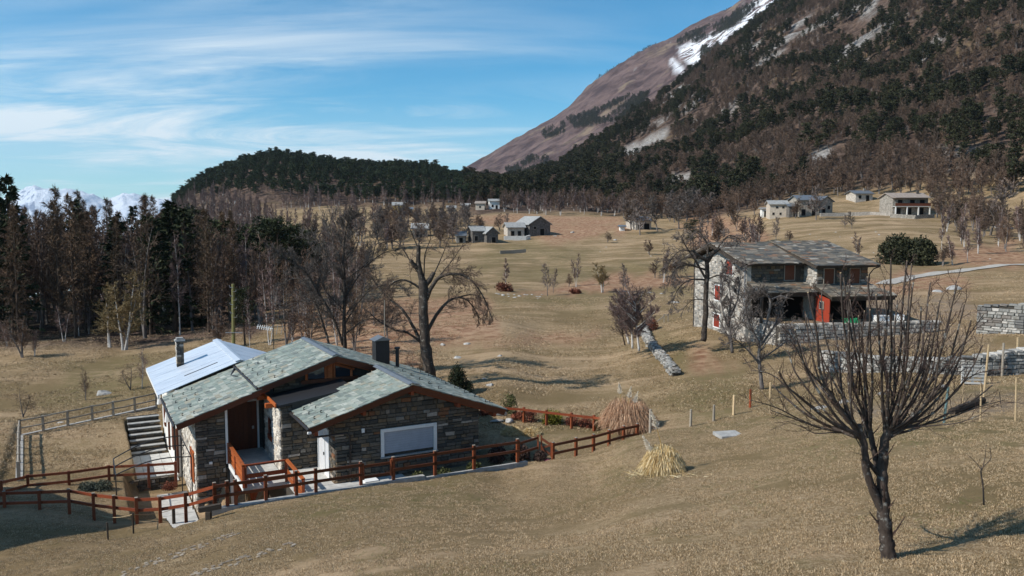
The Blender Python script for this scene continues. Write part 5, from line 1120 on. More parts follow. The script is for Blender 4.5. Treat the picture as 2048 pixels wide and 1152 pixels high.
# ------------------------------------------------------------------ distant buildings
def sky_house(name, label, px, py, wpx, rot, depth, hwall, roofh, walls='stone', roof='ridge', ov=.5, wins=(), ridge_along=True, cat='house', zoff=0, chim=None, ymin=60, porch=None, group=None):
    """px,py: middle of the front foot; wpx: front width in photograph pixels; rot: heading in degrees"""
    g = G(px, py, ymin); w = wpx / F * g[1]; T = thing(name, label, cat, (g[0], g[1], g[2] + zoff), group)
    fr = Frame((g[0], g[1], 0), rot); z0 = g[2] + zoff
    def b(mb, u0, u1, v0, v1, za, zb_): mb.prism([fr.p(u0, v0, za), fr.p(u1, v0, za), fr.p(u1, v1, za), fr.p(u0, v1, za)], (0, 0, zb_ - za))
    mb = MB(); b(mb, -w / 2, w / 2, 0, depth, z0 - 2.5, z0 + hwall); part('wall', mb, M[walls], T)
    t_ = .22; Uv = Vector(fr.U); Vv = Vector(fr.V)
    if ridge_along:   # ridge parallel with the front
        mb = MB(); mb.prism([fr.p(-w / 2 + .01, .01, z0 + hwall), fr.p(-w / 2 + .01, depth - .01, z0 + hwall), fr.p(-w / 2 + .01, depth / 2, z0 + hwall + roofh - .05)], Uv * (w - .02)); part('gable', mb, M[walls], T)
        k = roofh / (depth / 2)
        for s_ in (0, 1):
            e = -ov if s_ == 0 else depth + ov; ze = z0 + hwall - ov * k
            mb = MB(); mb.prism([fr.p(-w / 2 - ov, e, ze), fr.p(w / 2 + ov, e, ze), fr.p(w / 2 + ov, depth / 2, z0 + hwall + roofh), fr.p(-w / 2 - ov, depth / 2, z0 + hwall + roofh)], (0, 0, t_)); part('roof', mb, M[roof], T)
    else:
        mb = MB(); mb.prism([fr.p(-w / 2 + .01, .01, z0 + hwall), fr.p(w / 2 - .01, .01, z0 + hwall), fr.p(0, .01, z0 + hwall + roofh - .05)], Vv * (depth - .02)); part('gable', mb, M[walls], T)
        k = roofh / (w / 2)
        for s_ in (-1, 1):
            e = s_ * (w / 2 + ov); ze = z0 + hwall - ov * k
            mb = MB(); mb.prism([fr.p(e, -ov, ze), fr.p(e, depth + ov, ze), fr.p(0, depth + ov, z0 + hwall + roofh), fr.p(0, -ov, z0 + hwall + roofh)], (0, 0, t_)); part('roof', mb, M[roof], T)
    for wi in wins:
        u, z, ww_, wh = wi[:4]; mat = wi[4] if len(wi) > 4 else 'dark'; nm = 'door' if z < .3 else 'window'
        f = thing_part(nm, T); mb = MB(); b(mb, u * w - ww_ / 2 - .1, u * w + ww_ / 2 + .1, -.07, .02, z0 + z - .1, z0 + z + wh + .1); part('frame', mb, M['wood_grey'], f)
        mb = MB(); b(mb, u * w - ww_ / 2, u * w + ww_ / 2, -.10, -.072, z0 + z, z0 + z + wh); part('leaf' if nm == 'door' else 'pane', mb, M[mat], f)
    if chim:
        cu, cv = chim; mb = MB(); b(mb, cu * w - .35, cu * w + .35, cv * depth - .3, cv * depth + .3, z0 + hwall, z0 + hwall + roofh + .9); part('chimney', mb, M['stone'], T)
    if porch: # balcony front with posts
        n = porch; mb = MB(); b(mb, -w / 2, w / 2, -1.6, -.02, z0 + hwall * .47, z0 + hwall * .47 + .2); part('balcony_floor', mb, M['concrete'], T)
        mb = MB(); b(mb, -w / 2, w / 2, -1.6, -1.52, z0 + hwall * .47 + .2, z0 + hwall * .47 + 1.1); part('balustrade', mb, M['wood_dark'], T)
        for i in range(n): u = -w / 2 + .2 + i * (w - .4) / (n - 1); mb = MB(); b(mb, u - .15, u + .15, -1.55, -1.25, z0 - 1, z0 + hwall * .47); part('post', mb, M['plaster'], T)
        mb = MB(); b(mb, -w / 2 - .3, w / 2 + .3, -2.2, -.02, z0 + hwall - .15, z0 + hwall - .0); part('roof', mb, M[roof], T)
    return T
M['roof_grey'] = simple('grey_slab_roof', (.30, .30, .29), .8, .2, .3, 1.5)
M['roof_brown'] = simple('brown_roof', (.30, .25, .21), .8, .2, .2, 1.5)
M['rubble'] = simple('rubble_wall', (.30, .27, .23), .9, .15, .5, 2.2)
M['rubble_pale'] = simple('pale_rubble_wall', (.46, .41, .35), .9, .15, .35, 2.2)
M['rubble_dark'] = simple('dark_rubble_wall', (.13, .12, .11), .9, .15, .5, 2.2)
sky_house('chalet', 'long two-storey chalet with full-width balcony and light brown roof on the hillside terrace', 1820, 430, 72, 3, 8, 5.2, 1.3, 'rubble', 'roof_brown', wins=((-.35, .1, 1.6, 2.0), (-.05, .1, 1.8, 2.0), (.3, .1, 1.6, 2.0), (-.3, 2.9, 1.4, 1.6), (.05, 2.9, 1.4, 1.6), (.33, 2.9, 1.4, 1.6)), chim=(.35, .4), porch=4)
sky_house('stone_cottage', 'small stone cottage with dark flat roof tucked under the trees above the other hamlet houses', 1728, 403, 36, 8, 6, 2.6, .9, 'rubble_pale', 'ridge', wins=((-.25, 1, .9, 1.0), (.2, .1, 1.1, 1.9)), chim=(.3, .5))
sky_house('stone_cottage', 'beige stone cottage with small low windows at the left end of the hamlet', 1557, 436, 34, -8, 7, 4.2, 1.0, 'plaster_beige', 'roof_grey', wins=((-.3, 1, .5, .6), (.1, 1, .5, .6), (-.1, 3.0, .6, .5), (.25, 3.0, .6, .5)))
sky_house('shed', 'white-edged lean-to beside the beige stone cottage', 1530, 434, 12, -8, 4, 2.6, .2, 'plaster', 'roof_grey', wins=((.1, .1, .9, 1.8),), cat='shed')
sky_house('stone_barn', 'dark stone barn joined to the right of the beige cottage', 1590, 434, 24, 5, 6, 3.2, .9, 'rubble_dark', 'ridge', wins=((0, .1, 1.2, 1.8),), cat='barn')
sky_house('village_house', 'wide grey house with long slate roof behind the bare hamlet trees', 1618, 432, 40, 4, 8, 4.8, 1.3, 'rubble', 'ridge', wins=((-.3, .1, 1.2, 1.9), (0, 2.4, .9, 1.1), (.3, 2.4, .9, 1.1), (.25, .1, 1.4, 2)), chim=(-.2, .5))
sky_house('village_house', 'gabled dark house with pale base wall at the right of the hamlet row', 1652, 429, 32, 22, 8, 4.0, 1.4, 'rubble', 'ridge', ridge_along=False, wins=((-.2, .1, 1.2, 1.9), (.2, 1.6, .9, 1)))
def low_wall(label, L, h, mat='rubble_pale', th=.4, cat='wall', ymin=60):
    pts = [G(x, y, ymin) for x, y in L]; T = thing('low_wall', label, cat, pts[0])
    for a, b in zip(pts[:-1], pts[1:]): mb = MB(); mb.beam(a + np.array((0, 0, h / 2 - .4)), b + np.array((0, 0, h / 2 - .4)), th, h + .8); part('section', mb, M[mat], T)
low_wall('low pale wall along the lawn edge in front of the hamlet', [(1640, 433), (1690, 432), (1740, 430), (1780, 432)], 1.0)
low_wall('low stone wall and bank below the balcony chalet', [(1780, 435), (1830, 438), (1868, 436)], 1.1, 'rubble')
# middle valley barns
sky_house('stone_barn', 'large grey gabled barn, biggest of the mid-valley farm buildings', 1080, 471, 46, 24, 11, 3.6, 2.2, 'rubble_dark', 'roof_grey', ridge_along=False, wins=((.1, .1, 1.4, 2.0), (-.25, 2.0, .8, .8)), cat='barn')
sky_house('stone_barn', 'lit stone barn with low roof left of the largest barn', 1032, 474, 34, 10, 7, 3.0, 1.3, 'rubble_pale', 'roof_grey', wins=((-.2, .1, 1.0, 1.7), (.2, .1, 1.0, 1.7)), cat='barn')
sky_house('stone_barn', 'dark gabled barn with white base beside the tall thin tree', 985, 486, 24, 20, 7, 3.0, 1.5, 'rubble_dark', 'roof_grey', ridge_along=False, wins=((.1, .1, 1.2, 1.6),), cat='barn')
sky_house('stone_barn', 'small dark barn leaning against the gabled barn with white base', 957, 485, 24, 14, 7, 3.4, 1.2, 'rubble_dark', 'roof_grey', wins=((-.2, .5, 1.0, 1.4),), cat='barn')
sky_house('stone_barn', 'low barn half hidden by bare trees at the left of the farm group', 922, 486, 18, 8, 5, 2.2, 1.0, 'rubble', 'ridge', wins=((0, .1, 1, 1.4),), cat='barn')
sky_house('stone_barn', 'long low stone barn with pale roof left of the pruned big tree', 840, 474, 30, 6, 7, 2.6, 1.4, 'rubble', 'roof_grey', wins=((-.2, .1, 1.2, 1.6), (.25, .8, .7, .7)), cat='barn')
low_wall('white retaining wall in front of the mid-valley barns', [(1008, 480), (1052, 480), (1060, 478)], 1.2, 'plaster')
low_wall('pole fence line crossing the mid-valley meadow below the barns', [(1000, 508), (1025, 507), (1052, 505)], .9, 'wood_grey', .12, 'fence')
sky_house('stone_barn', 'round-fronted pale barn under the dark grove right of the bright slope', 1287, 459, 34, 18, 7, 2.9, 1.1, 'rubble_pale', 'ridge', wins=((-.25, .1, 1, 1.8), (.2, .1, 1.8, 1.8)), cat='barn')
sky_house('stone_barn', 'white-trimmed shed under the grove, left of the round-fronted barn', 1272, 457, 22, 8, 6, 3.2, .8, 'rubble', 'roof_grey', wins=((0, .1, 1, 1.6, 'white'),), cat='barn')
sky_house('shed', 'tiny white-walled hut at the left of the dark grove', 1245, 462, 9, 0, 3, 1.4, .3, 'plaster', 'ridge', cat='shed')
# upper village
sky_house('village_house', 'yellow ochre house with grey roof at the foot of the forested hill', 798, 426, 24, 8, 7, 3.6, 1.4, 'plaster_yellow', 'roof_grey', wins=((-.25, .1, .9, 1.7), (.2, 1.2, .8, .9)))
sky_house('shed', 'dark low annex right of the yellow ochre house', 815, 427, 20, 8, 5, 2.0, .8, 'rubble_dark', 'ridge', cat='shed', wins=((0, .1, 1, 1.3),))
sky_house('village_house', 'white house with small dark windows in the upper village', 989, 418, 20, 6, 6, 3.6, .9, 'plaster', 'roof_grey', wins=((-.2, 1, .7, .9), (.2, .1, .8, 1.6)), ymin=300)
sky_house('village_house', 'beige house left of the white upper-village house', 960, 420, 18, -5, 6, 3.0, .9, 'plaster_beige', 'roof_brown', wins=((0, 1, .7, .9),), ymin=300)
sky_house('stone_cottage', 'low ruined cottage at the left of the upper village', 903, 424, 16, 5, 5, 2.0, .8, 'rubble', 'roof_grey', ymin=300, wins=((0, .1, .8, 1.2),))
sky_house('stone_cottage', 'pale little cottage between the ruined cottage and the beige house', 932, 421, 14, 0, 5, 2.2, .9, 'rubble_pale', 'roof_grey', ymin=300, wins=((0, .6, .6, .7),))
def church():
    g = G(1075, 405, 300); k = g[1] / F; T = thing('bell_tower', 'slender white bell tower with open belfry above the village trees', 'tower', g)
    x, y, z = g; w = 7 * k
    mb = MB(); mb.box((x, y, z + 7 * k), (w, w, 18 * k)); part('shaft', mb, M['plaster'], T)
    for sx in (-1, 1):
        for sy in (-1, 1): mb = MB(); mb.box((x + sx * w * .38, y + sy * w * .38, z + 18.5 * k), (w * .24, w * .24, 5 * k)); part('belfry_pier', mb, M['plaster'], T)
    mb = MB(); mb.box((x, y, z + 21.4 * k), (w * 1.15, w * 1.15, .8 * k)); part('cornice', mb, M['plaster'], T)
    mb = MB(); t_ = z + 21.8 * k; mb.add([(x - w / 2, y - w / 2, t_), (x + w / 2, y - w / 2, t_), (x + w / 2, y + w / 2, t_), (x - w / 2, y + w / 2, t_), (x, y, t_ + 5.5 * k)], [(0, 1, 4), (1, 2, 4), (2, 3, 4), (3, 0, 4), (3, 2, 1, 0)]); part('spire', mb, M['roof_brown'], T)
    mb = MB(); mb.box((x + 8 * k, y + 2, z + 2 * k), (10 * k, 9 * k, 8 * k)); part('nave', mb, M['plaster_beige'], T)
    mb = MB(); mb.prism([(x + 2.6 * k, y - 4, z + 6 * k), (x + 13.4 * k, y - 4, z + 6 * k), (x + 8 * k, y - 4, z + 9 * k)], (0, 10 * k, 0)); part('nave_roof', mb, M['roof_grey'], T)
church()

# the neighbour's gabled house outside the frame on the left: it casts the big shadow on the lawn
def neighbour():
    tip = onz(283, 1041, -13.1); d = np.array((math.cos(R(SUN_A)), math.sin(R(SUN_A)), 0)); hh = 11.5; L = hh / math.tan(R(SUN_EL))
    apex = tip - d * L; z0 = tip[2]; T = thing('neighbour_house', 'plain gabled house standing left of the lawn outside the photo', 'house', (apex[0] - 4, apex[1], z0)); x, y = apex[0], apex[1]
    w1, w2 = 8.7, 7.5; zt = z0 + hh; e1, e2 = zt - 7.4, zt - 6.4
    mb = MB(); mb.prism([(x - .6, y - w2 + .5, z0 - 4), (x - .6, y + w1 - .5, z0 - 4), (x - .6, y + w1 - .5, e1), (x - .6, y, zt - .35), (x - .6, y - w2 + .5, e2)], (-11, 0, 0)); part('wall', mb, M['plaster'], T)
    mb = MB(); mb.prism([(x, y, zt), (x, y + w1, e1 - .1), (x - 12, y + w1, e1 - .1), (x - 12, y, zt)], (0, 0, -.25)); part('roof', mb, M['roof_grey'], T)
    mb = MB(); mb.prism([(x, y, zt), (x, y - w2, e2 - .1), (x - 12, y - w2, e2 - .1), (x - 12, y, zt)], (0, 0, -.25)); part('roof', mb, M['roof_grey'], T)
neighbour()

# gravel lane on the right
def lane():
    c = [(2140, 521), (2048, 530), (1960, 537), (1880, 546), (1835, 553), (1800, 561), (1770, 569)]; mb = MB(); P = [G(x, y, 70) for x, y in c]
    Q = []
    for i in range(len(P) - 1):
        for k in range(8): Q.append(P[i] * (1 - k / 8) + P[i + 1] * k / 8)
    Q.append(P[-1]); w = 1.25; vs = []
    for i, p in enumerate(Q):
        d = Q[min(i + 1, len(Q) - 1)] - Q[max(0, i - 1)]; d = d / np.hypot(d[0], d[1]); n = np.array((-d[1], d[0], 0))
        for s_ in np.linspace(-1, 1, 7): q_ = p + n * w * s_; vs.append((q_[0], q_[1], H(q_[0], q_[1]) + .10))
    fs = [(i * 7 + j, i * 7 + j + 1, (i + 1) * 7 + j + 1, (i + 1) * 7 + j) for i in range(len(Q) - 1) for j in range(6)]
    mb.add(vs, fs); solo('gravel_lane', mb, M['gravelroad'], kind='structure')
lane()

# vegetable plot: pallet, stakes, log
def plot_():
    g = G(1946, 770, 36); k = g[1] / F; T = thing('pallet', 'white weathered pallet leaning upright between stakes in the garden plot', 'pallet', g)
    w = 48 * k
    for i in range(6): mb = MB(); z = g[2] + (4 + i * 7) * k; mb.box((g[0], g[1], z), (w, .04, 3.6 * k), Matrix.Rotation(R(2), 3, 'Y')); part('slat', mb, M['wood_bleached'], T)
    for s_ in (-.44, 0, .44): mb = MB(); mb.box((g[0] + s_ * w, g[1] + .07, g[2] + 20 * k), (.09, .09, 42 * k)); part('post', mb, M['wood_bleached'], T)
    def stake(x, y, t_, r, m, lab, lean=0):
        p = G(x, y, 30); h = (y - t_) / F * p[1] * .98; mb = MB(); mb.tube([p - np.array((0, 0, .2)), p + np.array((lean, 0, h))], [r, r * .85], 7); solo('garden_stake', mb, M[m], lab, 'stake', 'stakes of the garden plot', loc=p)
    stake(1967, 796, 684, .055, 'wood_pale', 'tall grey-brown stake at the right side of the white pallet', .12)
    stake(2004, 752, 683, .07, 'wood_grey', 'grey stake between the white pallet and the right edge, behind the wall line'); stake(2034, 743, 672, .09, 'wood_pale', 'thick pale stake nearest the right edge in front of the low wall', -.05)
    stake(1925, 815, 762, .03, 'wood_pale', 'short thin pale stake left below the pallet'); stake(1961, 843, 762, .035, 'wood_pale', 'thin pale stake in front of the fallen black log', -.05)
    stake(2031, 842, 750, .035, 'wood_pale', 'thin pale stake at the right edge beside the bare earth', -.06); stake(1887, 846, 770, .05, 'stake_green', 'greenish metal stake left of the fallen black log', .12); stake(2004, 815, 782, .02, 'wood_blackish', 'thin dark leaning stick on the bare earth plot', -.15)
    a = G(1903, 829, 30); b = G(1966, 806, 30); mb = MB(); mb.tube([a + np.array((0, 0, .12)), (a + b) / 2 + np.array((0, 0, .15)), b + np.array((0, 0, .14))], [.15, .17, .14], 9, wob=.08, rng=random.Random(3)); solo('fallen_log', mb, M['wood_blackish'], 'fallen black log lying on the bare earth of the garden plot', 'log', loc=a)
    p = G(1457, 872, 30); mb = MB(); mb.box((p[0], p[1], H(p[0], p[1]) + .05), (1.15, 1.0, .16), Matrix.Rotation(.2, 3, 'Z')); solo('manhole_slab', mb, M['kerb'], 'flat grey concrete slab set in the lawn near the crest', 'slab', loc=p)
M['wood_bleached'] = m_wood('bleached_wood', (.56, .54, .50), .9, .2); M['stake_green'] = simple('green_metal_stake', (.12, .2, .2), .5, .4)
plot_()
# ------------------------------------------------------------------ plants: generators
def strip(vs, fs, rv, a, b, w, rng, r):
    """thin flat two-triangle twig from a to b"""
    d = (b - a); x = d.cross(Vector((rng.uniform(-1, 1), rng.uniform(-1, 1), rng.uniform(-1, 1))))
    if x.length < 1e-6: return
    x.normalize(); k = len(vs); vs += [a - x * w, a + x * w, b + x * w * .35, b - x * w * .35]; fs.append((k, k + 1, k + 2, k + 3)); rv.append(r)
class SB:
    def __init__(s, ws=1.0): s.v = []; s.f = []; s.r = []; s.ws = ws
    def strip(s, a, b, w, rng, r=None): strip(s.v, s.f, s.r, a, b, w * s.ws, rng, rng.random() if r is None else r)
    def tri(s, c, d, L, w, rng, r=None):
        d = d.normalized(); x = d.cross(Vector((rng.uniform(-1, 1), rng.uniform(-1, 1), rng.uniform(-1, 1)))).normalized(); k = len(s.v)
        s.v += [c - x * w, c + x * w, c + d * L]; s.f.append((k, k + 1, k + 2)); s.r.append(rng.random() if r is None else r)
    def to(s, mb, mi=0): mb.add(s.v, s.f, 0, mi); mb.r[-len(s.f):] = s.r if s.f else []
def rv3(rng, a=1.0): return Vector((rng.uniform(-a, a), rng.uniform(-a, a), rng.uniform(-a, a)))
def bend(rng, p, d, L, n, wig, up):
    pts = [p.copy()]; d = d.normalized()
    for i in range(n):
        d = (d + rv3(rng, wig) + Vector((0, 0, up))).normalized(); pts.append(pts[-1] + d * (L / n))
    return pts
def along(pts, t):
    n = len(pts) - 1; f = min(t * n, n - 1e-4); i = int(f); return pts[i].lerp(pts[i + 1], f - i), (pts[i + 1] - pts[i]).normalized()
def side(rng, d, ang):
    x = d.cross(rv3(rng)); 
    if x.length < 1e-5: x = Vector((1, 0, 0))
    x.normalize(); return (d * math.cos(ang) + x * math.sin(ang)).normalized()
def twigs(tb, sb, rng, pts, r0, n, L, lev, ang=.8, up=.06, wig=.16, tw=.006, t0=.25, taper=.55):
    """children of a branch: thin tubes, the last level flat twigs"""
    for i in range(n):
        t = t0 + (1 - t0) * (i + rng.random()) / n; p, d = along(pts, t); l = L * rng.uniform(.55, 1.15) * (1 - taper * t)
        dd = side(rng, d, ang * rng.uniform(.6, 1.3)); dd.z += .15 * (up > 0)
        if lev <= 0:
            q = bend(rng, p, dd, l, 2, wig, up)
            sb.strip(q[0], q[1], tw, rng); sb.strip(q[1], q[2], tw * .7, rng)
        else:
            q = bend(rng, p, dd, l, 4, wig, up); r = r0 * .42 * (1 - .4 * t)
            tb.tube(q, [max(r * (1 - k / 4.6), tw) for k in range(5)], 4 if r > .012 else 3, cap=False, rv=rng.random())
            twigs(tb, sb, rng, q, r, max(3, int(n * .75)), l * .62, lev - 1, ang, up, wig, tw, .15, taper)
def px_tree(name, label, cat, base, Y, limbs, barkm, twigm, n=9, L=1.6, lev=2, up=.05, tw=.006, seed=1, depth=1.0, wig=.16, ang=.8, sides=8, cut=None, group=None, xs=1.0):
    """limbs: (pixels along the limb, radius at start and end in metres, depth offset start, end); base = pixel of the foot"""
    rng = random.Random(seed); g = at(base[0], base[1], Y); T = thing(name, label, cat, g, group); tb = MB(); cb = MB(); sb = SB(); cuts = MB()
    for px, r0, r1, d0, d1 in limbs:
        m = len(px); pts = []
        for i, (x, y) in enumerate(px):
            f = i / (m - 1); pts.append(Vector(at(x, y, Y + d0 + (d1 - d0) * f)))
        q = []
        for i in range(m - 1):                               # smooth the polyline
            a = pts[max(0, i - 1)]; b = pts[i]; c = pts[i + 1]; d = pts[min(m - 1, i + 2)]
            for k in range(4):
                t = k / 4; q.append(.5 * ((2 * b) + (c - a) * t + (2 * a - 5 * b + 4 * c - d) * t * t + (3 * b - a - 3 * c + d) * t ** 3) + rv3(rng, .12 * r0))
        q.append(pts[-1]); K = len(q)
        tb.tube(q, [r0 + (r1 - r0) * (k / (K - 1)) for k in range(K)], sides if r0 > .03 else 6, wob=.10, rng=rng, rv=rng.random())
        if cut and r1 < cut: cuts.tube([q[-1] - (q[-1] - q[-2]) * .01, q[-1] + (q[-1] - q[-2]).normalized() * .006], [r1 * 1.02] * 2, 8)
        Lm = sum((q[k + 1] - q[k]).length for k in range(K - 1)); nn = max(2, int(n * Lm)) if r1 < .09 else max(1, int(n * Lm * .15))
        twigs(cb, sb, rng, q, (r0 + r1) * .42, nn, L, lev, ang, up, wig, tw, .2 if len(px) > 2 else .1)
    sb.to(cb, 0)
    part('trunk', tb, M[barkm], T, smooth=True); part('crown', cb, M[twigm], T)
    if cuts.f: part('pruned_end', cuts, M['wood_pale'], T)
    return T

# ------------------------------------------------------------------ the pruned tree in the foreground
def hero():
    rng = random.Random(21); Y = float(G(1777, 1117, 8)[1])
    limbs = [([(1782, 1150), (1778, 1118), (1774, 1090), (1772, 1060), (1766, 1000), (1764, 940), (1770, 890), (1776, 850)], .165, .075, 0, 0),
             ([(1768, 1030), (1748, 985), (1733, 940), (1728, 890), (1718, 850)], .085, .06, 0, -.25),
             ([(1764, 965), (1752, 920), (1744, 880), (1736, 845)], .06, .05, 0, .3),
             ([(1758, 950), (1738, 925), (1728, 905)], .05, .03, 0, -.1)]
    F_ = [((1776, 852), 0), ((1718, 852), -.25), ((1736, 847), .3)]
    tips = [(1782, 519, 0), (1814, 522, 0), (1823, 528, 0), (1681, 546, 1), (1687, 556, 2), (1735, 554, 2), (1767, 565, 0), (1827, 564, 0), (1861, 565, 0), (1913, 561, 0), (1915, 569, 0), (1929, 608, 0), (1942, 640, 0),
            (1616, 585, 1), (1643, 579, 1), (1610, 623, 1), (1700, 600, 2), (1752, 590, 0), (1795, 600, 0), (1842, 612, 0), (1880, 600, 0), (1590, 660, 1), (1665, 640, 1), (1720, 640, 2), (1900, 650, 0), (1575, 700, 1), (1640, 690, 1), (1870, 660, 0), (1808, 640, 0),
            (1557, 742, 1), (1700, 560, 2), (1740, 620, 2), (1965, 690, 0), (1655, 730, 1), (1770, 660, 0), (1985, 770, 0), (1545, 770, 1), (1850, 700, 0), (1690, 680, 2)]
    for x, y, k in tips:
        (bx, by), d0 = F_[k]; out = x - bx; h = by - y
        a = (bx + out * .30 + rng.uniform(-6, 6), by - h * .10 + abs(out) * .06); b = (bx + out * .66 + rng.uniform(-8, 8), by - h * .38 + rng.uniform(-10, 10)); c = (bx + out * .88 + rng.uniform(-6, 6), by - h * .70)
        s0 = rng.uniform(-.1, .1); limbs.append(([(bx + rng.uniform(-4, 4), by + rng.uniform(0, 30)), a, b, c, (x, y)], rng.uniform(.024, .038), rng.uniform(.010, .016), d0, d0 + rng.uniform(-1.3, 1.3)))
    for x, y, k in tips[4:20]:
        (bx, by), d0 = F_[k]; x2 = x + rng.uniform(-55, 55); y2 = y + rng.uniform(30, 130); f = rng.uniform(.35, .6); out = x - bx; h = by - y
        p0 = (bx + out * .5, by - h * .25 + 4); limbs.append(([p0, (p0[0] * .5 + x2 * .5 + rng.uniform(-8, 8), p0[1] * .62 + y2 * .38), (x2, y2)], rng.uniform(.018, .026), rng.uniform(.006, .012), d0 + rng.uniform(-.4, .4), d0 + rng.uniform(-1.4, 1.4)))
    for x, y in ((1500, 800), (1540, 820), (1600, 850), (2010, 800), (1990, 740), (1960, 830), (1500, 740)):
        bx, by = (1718, 870) if x < 1770 else (1776, 860); limbs.append(([(bx, by), (bx * .6 + x * .4, by * .75 + y * .25), (bx * .25 + x * .75, y + 16), (x, y)], .022, .006, 0, rng.uniform(-1, 1)))
    T = px_tree('pruned_tree', 'big pruned bare tree with a fan of upright branches, nearest the camera on the lawn', 'tree', (1776, 1114), Y, limbs, 'bark_hero', 'twig_hero', n=4.0, L=.8, lev=1, up=.08, tw=.005, seed=22, wig=.17, ang=.85, sides=9, cut=.03)
hero()

def tree_m():
    L = [([(690, 700), (688, 640), (690, 580), (686, 520), (692, 460), (700, 432)], .17, .03, 0, 0), ([(686, 690), (668, 640), (640, 590), (612, 545), (575, 520), (556, 512)], .12, .03, 0, -1.5), ([(660, 700), (650, 660), (628, 600), (604, 560), (570, 560)], .11, .03, .5, 1.5),
         ([(688, 600), (712, 560), (735, 530), (770, 505), (800, 500)], .07, .02, 0, 1), ([(688, 650), (720, 600), (750, 575), (790, 570), (815, 580)], .07, .02, 0, -1.4), ([(687, 560), (660, 520), (640, 490), (600, 470)], .06, .018, 0, 1.2), ([(690, 520), (715, 490), (722, 455), (745, 430)], .05, .015, 0, -.8),
         ([(688, 670), (730, 640), (760, 640), (800, 650)], .06, .02, 0, .6), ([(640, 590), (610, 600), (570, 610), (540, 600)], .05, .015, -.5, -1), ([(686, 540), (668, 490), (660, 450), (668, 425)], .05, .015, 0, .8), ([(688, 620), (650, 580), (640, 540), (625, 500)], .05, .015, 0, -1.5), ([(690, 560), (740, 520), (752, 480), (760, 450)], .05, .015, 0, 1.5)]
    px_tree('bare_tree', 'wide bare tree with two dark stems rising right behind the roof ridge', 'tree', (688, 700), 62, L, 'bark_dark', 'twig_grey', n=2.8, L=2.0, lev=2, up=.03, tw=.013, seed=5, wig=.2)
    L = [([(860, 752), (852, 700), (848, 650), (846, 600), (846, 560)], .40, .30, 0, 0), ([(846, 565), (838, 530), (836, 490)], .24, .13, 0, 0), ([(848, 575), (862, 555), (868, 545)], .2, .14, 0, .2), ([(835, 535), (826, 528), (822, 520)], .16, .12, 0, -.2),
         ([(852, 600), (872, 560), (900, 548), (935, 555), (965, 590), (985, 640)], .16, .02, 0, -.8), ([(856, 660), (880, 620), (905, 598), (935, 600), (962, 640)], .14, .02, 0, 1.2), ([(850, 700), (830, 660), (805, 620), (775, 595), (750, 565), (738, 540)], .13, .025, 0, .5), ([(848, 690), (815, 665), (790, 660), (755, 640), (735, 620)], .10, .02, 0, -1.5),
         ([(846, 580), (810, 560), (780, 570), (755, 600)], .09, .02, 0, -1), ([(848, 560), (850, 510), (862, 470), (850, 440)], .05, .012, 0, .6), ([(838, 500), (825, 470), (815, 445)], .05, .012, 0, -.6), ([(868, 548), (885, 510), (900, 470)], .05, .012, .2, .8), ([(872, 560), (905, 520), (925, 490)], .05, .012, 0, -1), ([(905, 598), (950, 590), (980, 620)], .06, .015, 1.2, 1.8), ([(822, 525), (800, 490), (780, 480), (760, 500)], .05, .012, 0, 1)]
    px_tree('pollard_tree', 'old thick-trunked tree with broken top and drooping twigs standing behind the chimney', 'tree', (858, 752), 57, L, 'bark_dark', 'twig_brown', n=2.8, L=1.9, lev=2, up=-.08, tw=.012, seed=9, wig=.18)
tree_m()
